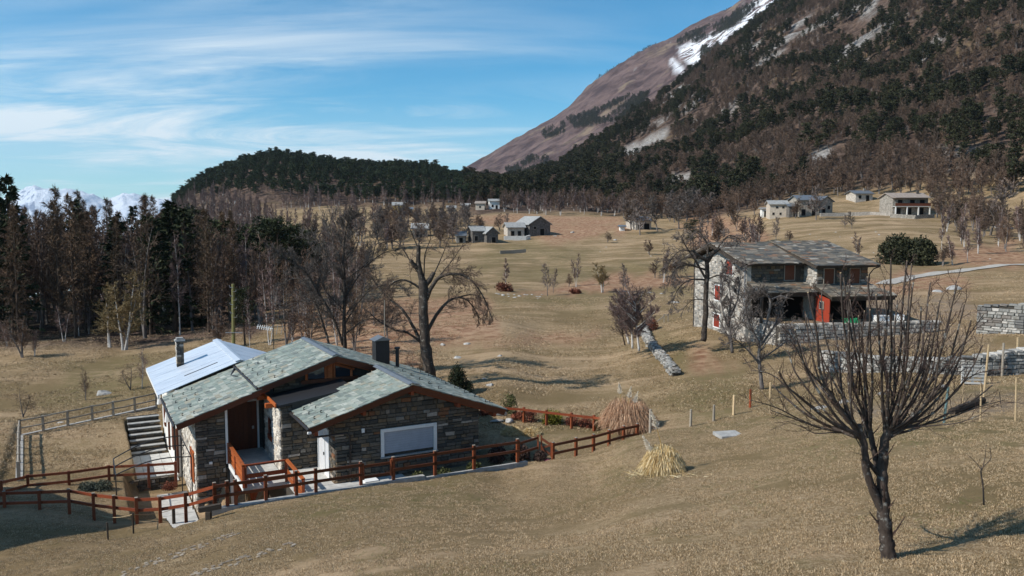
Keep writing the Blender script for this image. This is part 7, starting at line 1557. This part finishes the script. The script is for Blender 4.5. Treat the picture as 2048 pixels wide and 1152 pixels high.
for i, (x, y, px0) in enumerate(_pp):
    if y < _f[i] or _scree[i] or _py[i] < -60: continue
    if _rock[i] and noise2(x, y, 34, 12) > .02: continue
    if noise2(x, y, 48, 21) > .62: continue
    n = noise2(x, y, 55, 3) + .6 * noise2(x, y, 22, 8); px = _px[i]; py = _py[i]
    # more conifers near the valley floor in the middle and on the right, bare wood in the belt above the hamlet
    bias = -.06 - .32 * sstep(np.array((330 - y) / 60)) * (px > 1250) + .25 * (px < 1300) * (y > 420) + .15 * sstep(np.array((px - 1700) / 200)) + .1 * (py < 120)
    if n + bias > .02: con.append((x, y, px, .55 + .75 * rf.random()))
    else: bar.append((x, y, px, .6 + .7 * rf.random()))
con = poisson(con, 4.1); bar = poisson(bar, 3.6)
forest('farpine', (4, 5, 6), con, (7, 12), 'pine_tree', 'dark pine on the mountain slope', 'pines on the mountain slope', 'slope_pine_forest', rf, (.95, 1.3), seed=4, n_ind=110, zt=((1200, 'right of the bell tower'), (1320, 'above the dark grove'), (1480, 'left above the farmhouse roof'), (1600, 'above the beige cottage'), (1700, 'above the gabled hamlet house'), (1780, 'above the tucked-away cottage'), (1900, 'above the balcony chalet'), (2300, 'near the right edge')))
forest('haze', (4, 5, 6), bar, (6, 10.5), 'bare_tree', 'grey-brown bare tree on the mountain slope', 'bare trees on the mountain slope', 'slope_bare_wood', rf, (.85, 1.2), seed=5, n_ind=55, zt=((1200, 'right of the bell tower'), (1320, 'above the dark grove'), (1480, 'left above the farmhouse roof'), (1600, 'above the beige cottage'), (1700, 'above the gabled hamlet house'), (1780, 'above the tucked-away cottage'), (1900, 'above the balcony chalet'), (2300, 'near the right edge')), ws=5.0)
# conifer belts on the far mountain
far = []
_pp2 = sample(26000, 930, 1600, 1900, 3250, rf, 0)
_X = np.array([p[0] for p in _pp2]); _Y = np.array([p[1] for p in _pp2]); _Z = Hv(_X, _Y); _a, _b = topix(_X, _Y, _Z)
m = np.zeros(_a.shape, bool)
for p in [[(1352, 82), (1385, 66), (1440, 48), (1480, 22), (1520, 8), (1500, 30), (1460, 62), (1420, 78), (1380, 92), (1355, 96)], [(1130, 240), (1180, 228), (1260, 195), (1300, 190), (1280, 225), (1220, 250), (1150, 262)], [(1010, 345), (1060, 318), (1100, 320), (1090, 350), (1040, 365)], [(1080, 268), (1130, 248), (1130, 268), (1090, 282)], [(1400, 100), (1440, 96), (1420, 140), (1400, 150)]]: m |= inpoly(_a, _b, p)
for i in range(len(_pp2)):
    if m[i] and noise2(_X[i], _Y[i], 60, 5) > -.12: far.append((_X[i], _Y[i], 0))
ridge = []
for px in np.arange(1190, 1560, 3.1):
    Y = 3190 + rf.uniform(-20, 10); far.append(((px - 1024) / F * Y, Y, 0))
    if rf.random() < .35: far.append(((px - 1024 + 1) / F * Y, Y - 20, 0))
forest('farpine', (4, 5), far, (12, 19), 'pine_tree', 'tiny dark conifer on the far snowy mountain', 'conifers on the far mountain', 'far_mountain_conifers', rf, (.8, 1.2), n_ind=30, seed=6, q=.6)
# trees fringing the meadows below the forest
pts = []
for x, y, px in poisson(sample(2600, 1000, 2100, 190, 430, rf), 4.6):
    f = foot(px)
    if f - 46 < y < f + 4 and rf.random() < .8: pts.append((x, y, px))
keepout = [(1780, 1870, 400, 440), (1700, 1755, 380, 415), (1515, 1675, 385, 440), (1640, 1790, 425, 445), (1060, 1095, 380, 410), (970, 1005, 400, 425), (1250, 1310, 430, 465)]
o_ = []
for x, y, px in pts:
    a, b = topix(x, y, H(x, y))
    if any(k[0] < a < k[1] and k[2] - 5 < b < k[3] + 16 for k in keepout): continue
    o_.append((x, y, px))
forest('haze', (1, 3, 5), o_, (6, 10), 'bare_tree', 'brown bare tree along the meadow edge below the mountain forest', 'bare trees along the meadow edge', 'meadow_edge_wood', rf, (1.0, 1.4), seed=7, n_ind=35, zt=((1200, 'right of the bell tower'), (1320, 'behind the dark grove'), (1480, 'left above the farmhouse roof'), (1600, 'behind the beige cottage'), (1700, 'behind the gabled hamlet house'), (1780, 'behind the tucked-away cottage'), (1900, 'behind the balcony chalet'), (2300, 'near the right edge')))

# bare groves round the valley farms
def grove(n, x0, x1, y0, y1, d, hs, kinds, name, label, group, wide=1.25, seed=1, avoid=()):
    r = random.Random(seed)
    for x, y, px in poisson(sample(n, x0, x1, y0, y1, r), d):
        a, b = topix(x, y, H(x, y))
        if any(k[0] < a < k[1] and k[2] < b < k[3] for k in avoid): continue
        k = r.choice(kinds); plant(k, r.randrange(1, 4), x, y, r.uniform(*hs), name, label, group, wide=wide * r.uniform(.8, 1.2))
AV = [(1004, 1115, 440, 500), (908, 1000, 462, 505), (820, 862, 455, 492), (1236, 1312, 440, 475), (784, 836, 405, 436), (890, 1005, 400, 428)]
grove(170, 755, 935, 225, 320, 3.6, (5.5, 8.5), ('bare', 'haze', 'bare'), 'bare_tree', 'spreading grey bare tree of the orchard left of the valley barns', 'orchard trees left of the barns', 1.35, 11, AV)
grove(160, 1000, 1240, 335, 425, 5, (6, 10), ('birch', 'birch'), 'birch_tree', 'brown hazy birch in the thicket below the bell tower', 'thicket below the bell tower', 1.2, 12, AV)
grove(80, 1240, 1420, 285, 345, 5.5, (8, 12), ('bare', 'haze'), 'bare_tree', 'dark spreading tree of the grove around the round-fronted barn', 'grove round the barn', 1.3, 13, AV)
grove(50, 1385, 1520, 150, 240, 6, (5, 8), ('birch', 'haze'), 'birch_tree', 'thin birch on the pinkish slope behind the left farmhouse roof', 'birches behind the farmhouse', 1.0, 14)
grove(44, 1880, 2060, 150, 205, 6, (5.5, 9), ('birch', 'haze'), 'birch_tree', 'pale birch in the scrub between the pine clump and the right edge', 'birches right of the pine clump', .9, 15)
grove(14, 0, 330, 89, 96, 5, (3, 6), ('haze', 'birch'), 'bare_bush', 'bare brown shrub fringing the front of the dark left wood', 'shrubs fringing the wood', 1.2, 16)
grove(44, 560, 780, 68, 92, 4, (3.5, 7), ('birch', 'haze'), 'birch_tree', 'thin birch in the scrub just behind the slate-roofed house', 'scrub birches behind the house', 1.0, 17)
# ------------------------------------------------------------------ shrubs, grasses, boulders, pole
def shrub(name, label, px, py, w, h, mat, n, leaf=.05, ymin=30, flat=1.0, cat='shrub', twig=None, seed=None, z=None, group=None, Yfix=None, dens_top=.4):
    g = G(px, py, ymin) if Yfix is None else Vector(onz(px, py, Yfix)); Y = g[1]; rx = w / F * Y / 2; rz = h / F * Y; rng = random.Random(seed or int(px * 7 + py)); sb = SB(); tb = MB()
    T = thing(name, label, cat, g, group); C = Vector((g[0], g[1], g[2]))
    for k in range(9):
        a = rng.uniform(0, 6.28); e = C + Vector((math.cos(a) * rx * .6, math.sin(a) * rx * .5, rz * rng.uniform(.5, .9))); tb.tube([C - Vector((0, 0, .1)), C.lerp(e, .5) + rv3(rng, .04), e], [.02, .014, .006], 4, cap=False)
    cl = [(rng.gauss(0, .42), rng.gauss(0, .42), rng.random()) for _ in range(max(8, n // 40))]
    for i in range(n):
        c = cl[i % len(cl)]; v = Vector((c[0] + rng.gauss(0, .20), c[1] + rng.gauss(0, .20), 0)); r_ = min(.98, v.length); v.z = (c[2] * .75 + rng.gauss(0, .14)); v.z = min(max(v.z, .02), math.sqrt(max(0.02, 1 - r_ * r_)) * rng.uniform(.85, 1.05))
        if r_ >= .97: continue
        p = C + Vector((v.x * rx, v.y * rx * flat, v.z * rz)); sb.tri(p, rv3(rng) + Vector((0, 0, .5)), leaf * rng.uniform(.7, 1.4), leaf * .45, rng)
    cb = MB(); sb.to(cb); part('stem', tb, M[twig or 'bark_brown'], T); part('foliage', cb, M[mat], T); return T
shrub('yew_shrub', 'dark dense column-shaped yew between the roof end and the grassy slope', 916, 786, 44, 62, 'spruce', 5200, .09, 44)
shrub('yew_shrub', 'small dark shrub leaning against the right side of the tall yew', 937, 788, 22, 32, 'spruce', 1500, .08, 44)
shrub('evergreen_bush', 'small open yellow-green bush behind the slanted stone slab', 1017, 826, 38, 44, 'olive', 900, .09, 44)
shrub('evergreen_bush', 'round yellow-leaved bush in the middle of the garden hedge row', 1105, 846, 48, 30, 'laurel', 2600, .08, 44)
for x, y, w, h, l in ((1060, 842, 40, 22, 'reddish twiggy shrub left of the yellow-leaved bush'), (1035, 838, 30, 16, 'low brown shrub behind the slanted slab'), (1145, 850, 36, 20, 'brown heath shrub right of the yellow-leaved bush'), (1172, 854, 34, 22, 'brown shrub in front of the orange-brown fence'), (968, 830, 24, 14, 'low brown shrub beside the house end')):
    shrub('twiggy_shrub', l, x, y, w, h, 'redbush', 1200, .07, 44)
shrub('evergreen_bush', 'small dark green bush left of the big reed clump', 1197, 859, 22, 26, 'olive', 1300, .07, 44)
shrub('lavender_bush', 'grey-green lavender cushion behind the lower fence', 176, 985, 38, 26, 'lavender', 2600, .06, 36, Yfix=-13.95)
shrub('lavender_bush', 'right half of the grey-green cushion row behind the lower fence', 206, 983, 40, 25, 'lavender', 2400, .06, 36, Yfix=-13.95)
shrub('twiggy_shrub', 'dry reddish plant spilling beside the patio', 338, 978, 34, 18, 'redbush', 1300, .06, 36, Yfix=-14.7)
def fp(u, v): p = hp(u, v, -12.72); return topix(*p)
for u, v, w, h, m, l, lf in ((8.3, -.6, 44, 36, 'twig_hero', 'dark leafy shrub mass at the right corner of the stone house', .10), (9.4, -1.0, 44, 40, 'twig_hero', 'bronze-leaved shrub behind the front fence right of the house', .10), (10.3, -1.5, 30, 24, 'twig_hero', 'low dark shrub beside the diagonal-braced gate', .08),
                          (6.6, -1.4, 36, 22, 'olive', 'low evergreen shrub under the right end of the shuttered window', .08), (4.9, -1.6, 34, 22, 'olive', 'low evergreen shrub in the bed below the shuttered window', .08), (3.6, -1.4, 28, 20, 'olive', 'small evergreen shrub at the left of the flower bed', .08)):
    a, b = fp(u, v); shrub('garden_shrub', l, a, b, w, h, m, 1500, lf, Yfix=-12.72)
for u, v, w, l in ((4.2, -2.1, 30, 'left magenta heather cushion under the front fence'), (6.0, -2.1, 34, 'middle magenta heather cushion under the front fence'), (8.2, -2.1, 32, 'right magenta heather cushion under the front fence'), (10.6, -2.0, 26, 'small pinkish heather cushion behind the gate')):
    a, b = fp(u, v); shrub('heather', l, a, b, w, 9, 'heather', 1500, .04, Yfix=-12.72)
shrub('twiggy_shrub', 'dark red round bush at the top of the ruined wall', 1303, 660, 30, 26, 'redbush', 1500, .12, 50)
shrub('twiggy_shrub', 'dark red bush on the stony line in the middle meadow', 1150, 587, 26, 12, 'redbush', 900, .18, 60)
shrub('twiggy_shrub', 'brown bramble heap at the foot of the leftmost mid-meadow birch', 1008, 582, 40, 20, 'redbush', 1200, .2, 60)

for x, y, w, h, l in ((1793, 528, 78, 62, 'left big round dark pine of the clump beyond the farmhouse'), (1842, 530, 62, 58, 'right big round dark pine of the clump beyond the farmhouse')):
    T_ = shrub('pine_tree', l, x, y, w, h, 'pine_slope', 5200, .42, 60, cat='tree')
def reed(name, label, px, py, w, h, mat, n, seed, plumes, ymin=30, droop=1.0):
    g = G(px, py, ymin); Y = g[1]; rx = w / F * Y / 2; rz = h / F * Y; rng = random.Random(seed); T = thing(name, label, 'grass clump', g); C = Vector(g); sb = SB()
    for i in range(n):
        a = rng.uniform(0, 6.28); r0 = rng.random() ** .5 * rx * .35; out = rng.uniform(.25, 1.0) ** .8 * rx; hh = rz * rng.uniform(.7, 1.05) * math.sqrt(max(.08, 1 - .8 * (out / rx) ** 2))
        b = C + Vector((math.cos(a) * r0, math.sin(a) * r0, 0)); m_ = C + Vector((math.cos(a) * (r0 + out * .62), math.sin(a) * (r0 + out * .62), hh)) + rv3(rng, .04); e = C + Vector((math.cos(a) * (r0 + out), math.sin(a) * (r0 + out), hh * (1 - droop * rng.uniform(.35, 1.0)))) + rv3(rng, .06)
        r = rng.random(); p1 = b.lerp(m_, .5) + Vector((0, 0, hh * .26)); sb.strip(b, p1, .012, rng, r); sb.strip(p1, m_, .011, rng, r); sb.strip(m_, m_.lerp(e, .6) + Vector((0, 0, hh * .08)), .010, rng, r); sb.strip(m_.lerp(e, .6) + Vector((0, 0, hh * .08)), e, .008, rng, r)
    cb = MB(); sb.to(cb); part('leaves', cb, M[mat], T)
    for (dx, top, lean) in plumes:
        b = C + Vector((dx / F * Y, 0, rz * .3)); e = b + Vector((lean, 0, top / F * Y)); mb = MB(); mb.tube([b, b.lerp(e, .6) - Vector((lean * .25, 0, 0)), e], [.022, .018, .014], 5); part('stalk', mb, M['straw'], T)
        s2 = SB(); d = (e - b).normalized() + Vector((lean * .6, 0, -.1))
        for k in range(260): t = rng.random(); c = e + d * (t - .1) * .75; s2.strip(c, c + (rv3(rng, .5) + d * .6).normalized() * .2 * (1.2 - t), .010, rng)
        pb = MB(); s2.to(pb); part('plume', pb, M['plume'], T)
    return T
reed('reed_clump', 'big pinkish dry reed clump taller than the fence end', 1255, 868, 104, 74, 'straw_pink', 3600, 5, [(-12, 62, -.1), (-2, 54, .12), (6, 44, .2)], 41, .75)
reed('pampas_grass', 'pale straw pampas grass clump with one upright plume on the open lawn', 1325, 946, 80, 56, 'straw', 3000, 6, [(0, 78, -.25), (-14, 30, -.2)], 28, 1.0)
def straws():
    rng = random.Random(8); sb = SB()
    for i in range(420):
        a = rng.gauss(0, 1); b = rng.gauss(0, .35); q = (1318 + a * 34, 948 + b * 12 + abs(a) * 1); g = Vector(G(q[0], q[1], 26)) + Vector((0, 0, .02)); an = rng.uniform(0, 6.28); sb.strip(g, g + Vector((math.cos(an), math.sin(an), .08)) * rng.uniform(.12, .35), .007, rng)
    mb = MB(); sb.to(mb); solo('fallen_straw', mb, M['straw'], kind='stuff')
straws()
def haypile(px, py, w, h, lab):
    g = G(px, py, 42); Y = g[1]; rx = w / F * Y / 2; rz = h / F * Y; rng = random.Random(px); sb = SB(); C = Vector(g)
    for i in range(1500):
        a = rng.uniform(0, 6.28); r = rng.random() ** .5; p = C + Vector((math.cos(a) * r * rx, math.sin(a) * r * rx, (1 - r * r) * rz)); sb.strip(p, p + (rv3(rng, 1) + Vector((math.cos(a), math.sin(a), -.3))).normalized() * .2, .009, rng)
    mb = MB(); sb.to(mb); solo('hay_pile', mb, M['straw'], lab, 'hay pile', loc=g)
haypile(1023, 868, 40, 15, 'left of two small piles of pale cut grass on the garden lawn'); haypile(1063, 869, 34, 12, 'right of two small piles of pale cut grass on the garden lawn')
def boulder_mesh(seed, flat=.6):
    import bmesh
    bm = bmesh.new(); bmesh.ops.create_icosphere(bm, subdivisions=3, radius=1); rng = random.Random(seed); o = rv3(rng, 9)
    planes = [(rv3(rng).normalized(), rng.uniform(.5, .8)) for _ in range(9)]
    for v in bm.verts:
        p = v.co.copy()
        for n, d in planes:
            k = p.dot(n)
            if k > d: p -= n * (k - d) * .9
        p *= 1 + .10 * mnoise.noise(v.co * 2.3 + o); p.z *= flat; v.co = p
    me = bpy.data.meshes.new('boulder'); bm.to_mesh(me); bm.free(); me.materials.append(M['rock']); return me
BM = [boulder_mesh(i, .45 + .12 * (i % 4)) for i in range(6)]
def boulder(px, py, w, label, group=None, ymin=44, k=None, sink=.15):
    g = G(px, py, ymin); s = w / F * g[1] / 2; o = bpy.data.objects.new('boulder', BM[_rs.randrange(6) if k is None else k]); COL.objects.link(o); o.location = (g[0], g[1], g[2] - s * sink); o.rotation_euler = (0, 0, _rs.uniform(0, 6)); o.scale = (s, s * .8, s * .8); setp(o, label, 'rock', group)
for x, y, w, l in ((207, 788, 42, 'large flat grey boulder in the brown field left of the zinc roof'), (120, 845, 20, 'pale rounded boulder behind the far garden fence'), (915, 716, 22, 'pale boulder on the grassy slope right of the old tree'), (935, 688, 20, 'pale flat rock beside the bracken right of the old tree'),
                   (1000, 712, 14, 'rock pair on the slope above the small boulders'), (968, 758, 16, 'low rock on the slope above the yew'), (980, 770, 22, 'white-topped rock right of the yew'), (886, 690, 16, 'small rock near the old tree trunk'), (1640, 826, 40, 'white boulder seen behind the low branches of the pruned tree'), (1690, 822, 30, 'grey boulder beside the white boulder behind the pruned tree'),
                   (1765, 825, 24, 'light stone slab behind the stems of the pruned tree'), (1882, 838, 22, 'flat bluish stone left of the greenish stake'), (1905, 578, 40, 'heap of pale rocks in the meadow below the lane'), (1875, 583, 34, 'low grey rock left of the pale rock heap'), (2005, 455, 60, 'big grey outcrop at the right edge below the forest'),
                   (1145, 465, 12, 'white rock on the bright slope right of the largest barn'), (1230, 480, 12, 'grey rock near the small bush on the bright slope'), (1110, 472, 12, 'pale stone at the foot of the bright slope'), (1348, 605, 26, 'flat pale rock in the meadow left of the farmhouse'), (640, 716, 20, 'rounded pale boulder behind the slate ridge')):
    boulder(x, y, w, l)
for i in range(26): boulder(rw.uniform(985, 1090) if i < 18 else rw.uniform(1230, 1330), (592 + rw.uniform(-5, 5)) if i < 18 else 586 + rw.uniform(-3, 3), rw.uniform(6, 13), 'small pale stone in the tumbled stone row across the middle meadow', 'stones of the tumbled row')
for i in range(34): boulder(rw.uniform(1180, 2040), rw.uniform(455, 520), rw.uniform(3, 8), 'small pale stone scattered on the far meadows', 'stones scattered on the far meadows', k=i % 6)
def slab_():
    g = G(1000, 842, 44); k = g[1] / F; T = thing('stone_monument', 'slanted reddish rock slab resting on flat stones at the house end', 'rock', g)
    for n, me, d, s, r in (('slab', 2, (0, 0, .45), (16, 5, 15), (.9, .1, .3)), ('foot_stone', 4, (-.2, -.3, .1), (15, 9, 6), (0, 0, .4)), ('foot_stone', 3, (.55, -.3, .1), (13, 9, 7), (0, 0, 1.4))):
        o = bpy.data.objects.new(n, BM[me]); COL.objects.link(o); o.parent = T; o.location = d; o.scale = tuple(q * k for q in s); o.rotation_euler = r
slab_()
# utility pole with insulators
def pole():
    Y = 72; b = at(466, 690, Y); t_ = at(466, 568, Y); T = thing('utility_pole', 'greenish wooden utility pole with insulators behind the zinc roof', 'pole', (b[0], b[1], H(b[0], b[1])))
    mb = MB(); mb.tube([(b[0], b[1], H(b[0], b[1]) - .5), (t_[0], t_[1], t_[2])], [.17, .13], 9); part('shaft', mb, M['pole_wood'], T)
    for i in range(8):
        z = t_[2] - .3 - .38 * i; s_ = 1 if i % 2 else -1; mb = MB(); mb.tube([(t_[0], t_[1] - .12, z), (t_[0] + s_ * .28, t_[1] - .12, z + .03), (t_[0] + s_ * .28, t_[1] - .12, z + .18)], [.02, .02, .045], 5); part('insulator', mb, M['grey_metal'], T)
    mb = MB(); mb.beam((t_[0] - .75, t_[1] - .15, t_[2] - 4.3), (t_[0] + .75, t_[1] - .15, t_[2] - 4.3), .07, .07); part('crossbar', mb, M['grey_metal'], T)
M['pole_wood'] = m_wood('treated_pole', (.20, .19, .07), .8)
pole()
mb = MB(); p = at(768, 700, 55); q = at(769, 600, 55); mb.tube([(p[0], p[1], H(p[0], p[1]) - .2), tuple(q)], [.045, .03], 6); solo('thin_mast', mb, M['wood_grey'], 'thin grey mast rising behind the black chimney', 'pole', loc=(p[0], p[1], H(p[0], p[1])))
# leaning frame on the meadow, ladder at the farmhouse
def goal():
    g = G(1328, 645, 60); T = thing('wooden_rack', 'small wooden rack with slanting bar beside the red bush', 'rack', g); k = g[1] / F
    for a, b in (((0, 0), (0, 16)), ((8, 0), (8, 15)), ((-2, 16), (10, 15)), ((-16, 1), (0, 13))): mb = MB(); mb.beam((g[0] + a[0] * k, g[1], g[2] + a[1] * k), (g[0] + b[0] * k, g[1], g[2] + b[1] * k), .09, .09, (0, 1, 0)); part('bar', mb, M['wood_grey'], T)
goal()
def cloth():
    g = gp(5.9, -4.9, -8.5); mb = MB(); rng = random.Random(2); n = 9; vs = [(g[0] + i * .16, g[1] + j * .14, g[2] + .18 + rng.uniform(0, .16)) for j in range(5) for i in range(n)]; mb.add(vs, [(j * n + i, j * n + i + 1, (j + 1) * n + i + 1, (j + 1) * n + i) for j in range(4) for i in range(n - 1)]); mb.prism([vs[0], vs[n - 1], (vs[n - 1][0], vs[n - 1][1], g[2]), (vs[0][0], vs[0][1], g[2])], (0, -.01, 0)); solo('tarpaulin', mb, M['green_plastic'], 'crumpled bright green tarpaulin on the farmhouse yard', 'tarpaulin', loc=g)
    for k, (u, w) in enumerate(((9.6, 1.1), (11.2, .9))): p = gp(u, -4.3, -8.6); mb = MB(); mb.box((p[0], p[1], p[2] + .25), (w, .7, .5), Matrix.Rotation(.2 + k, 3, 'Z')); mb.box((p[0], p[1], p[2] + .53), (w * 1.06, .76, .05), Matrix.Rotation(.2 + k, 3, 'Z')); solo('stone_block', mb, M['white'], ('left' if k == 0 else 'right') + ' of two white covered blocks in the farmhouse yard', 'block', loc=p)
cloth()

# ------------------------------------------------------------------ grass, stuff
def tuft(n, h, w, seed, spread, mat):
    rng = random.Random(seed); sb = SB()
    for i in range(n):
        a = rng.uniform(0, 6.28); b = Vector((rng.gauss(0, spread), rng.gauss(0, spread), -.01)); sb.strip(b, b + Vector((math.cos(a) * h * rng.uniform(.3, 1.2), math.sin(a) * h * rng.uniform(.3, 1.2), h * rng.uniform(.35, 1))), w, rng)
    mb = MB(); sb.to(mb); return mb
def grass_field(name, n, x0, x1, y0, y1, h, w, spread, blades, mat, seed, cond=None, pw=-.4):
    rng = random.Random(seed); src = []
    P = sample(n, x0, x1, y0, y1, rng, pw); X = np.array([p[0] for p in P]); Y = np.array([p[1] for p in P])
    u, v = H1.uv(X, Y); ok = ~((u > -9.8) & (u < 8.6) & (v > -2.75) & (v < 14)); ok &= ~((u > -9) & (u < 3) & (v > 11) & (v < 22.5)); u2, v2 = H2.uv(X, Y); ok &= ~((u2 > -.1) & (u2 < 11.5) & (v2 > -4) & (v2 < 11))
    if cond is not None: ok &= cond(X, Y)
    X, Y = X[ok], Y[ok]; Z_ = Hv(X, Y)
    # prototypes are the first tufts of the field itself
    me = []
    for k in range(3):
        mb = tuft(blades, h, w, seed * 10 + k, spread, mat); m = mkmesh('grass_tuft', mb, M[mat]); o = bpy.data.objects.new(name + '_tuft', m); COL.objects.link(o); o.location = (X[k], Y[k], Z_[k]); o['kind'] = 'stuff'; me.append(o)
    rs = np.random.RandomState(seed); S = rs.uniform(.6, 1.35, len(X)); scatter(name, me, list(zip(X, Y, Z_, S, np.ones(len(X)))), seed)
def lawn_noise(X, Y, s, thr, o): return np.array([noise2(x, y, s, o) + .4 * noise2(x, y, s * .3, o + 5) > thr for x, y in zip(X, Y)])
grass_field('dry_lawn_grass', 130000, -60, 2110, 12.5, 46, .042, .0045, .06, 16, 'grass', 1, lambda X, Y: lawn_noise(X, Y, 1.1, -.22, 9) & lawn_noise(X, Y, 7, -.55, 3))
grass_field('green_lawn_grass', 22000, -60, 2110, 13, 46, .034, .003, .05, 14, 'greengrass', 2, lambda X, Y: lawn_noise(X, Y, 5, .28, 2))
grass_field('meadow_grass', 60000, -60, 2110, 44, 120, .10, .010, .16, 12, 'grass', 3, lambda X, Y: lawn_noise(X, Y, 6, -.15, 4))
# worn stone setts sunk in the lawn, lower left
def setts():
    rng = random.Random(6); n = 0; T = thing('sett_track', 'two worn strips of small stone setts sunk into the lawn at the bottom left', 'path', G(330, 1115, 18))
    for (ax, ay), (bx, by) in (((235, 1152), (470, 1068)), ((340, 1170), (620, 1078))):
        a = G(ax, ay, 15); b = G(bx, by, 15); d = Vector((b[0] - a[0], b[1] - a[1], 0)); L = d.length; d.normalize(); nn = Vector((-d.y, d.x, 0)); mb = MB(); x = 0
        while x < L:
            for k in range(6):
                if rng.random() < .45 + .6 * (.5 + .5 * noise2(x, k, 1.3)): continue
                p = Vector((a[0], a[1], 0)) + d * (x + rng.uniform(-.02, .02)) + nn * (k * .13 - .35); mb.box((p.x, p.y, H(p.x, p.y) + .006), (.11, .10, .05), Matrix.Rotation(math.atan2(d.y, d.x), 3, 'Z'), rv=rng.random())
            x += .14
        part('setts', mb, M['sett'], T, kind='stuff')
M['sett'] = m_stone('sett_stone', [(0, (.24, .20, .16)), (.3, (.32, .27, .21)), (.6, (.20, .17, .13)), (.8, (.38, .33, .27))])
setts()
def haze():
    mb = MB(); z0, z1 = -760, max(float(GZ.max()), 700) + 25; mb.box((0, 2900, (z0 + z1) / 2), (24000, 19600, z1 - z0)); 
    m = bpy.data.materials.new('haze'); m.use_nodes = True; nt = m.node_tree; nt.nodes.clear(); o = nt.nodes.new('ShaderNodeOutputMaterial'); v = nt.nodes.new('ShaderNodeVolumePrincipled'); v.inputs['Color'].default_value = (.75, .86, 1, 1); v.inputs['Density'].default_value = 0.000038; v.inputs['Anisotropy'].default_value = .2; nt.links.new(v.outputs[0], o.inputs['Volume'])
    solo('haze', mb, m, kind='stuff')
haze()
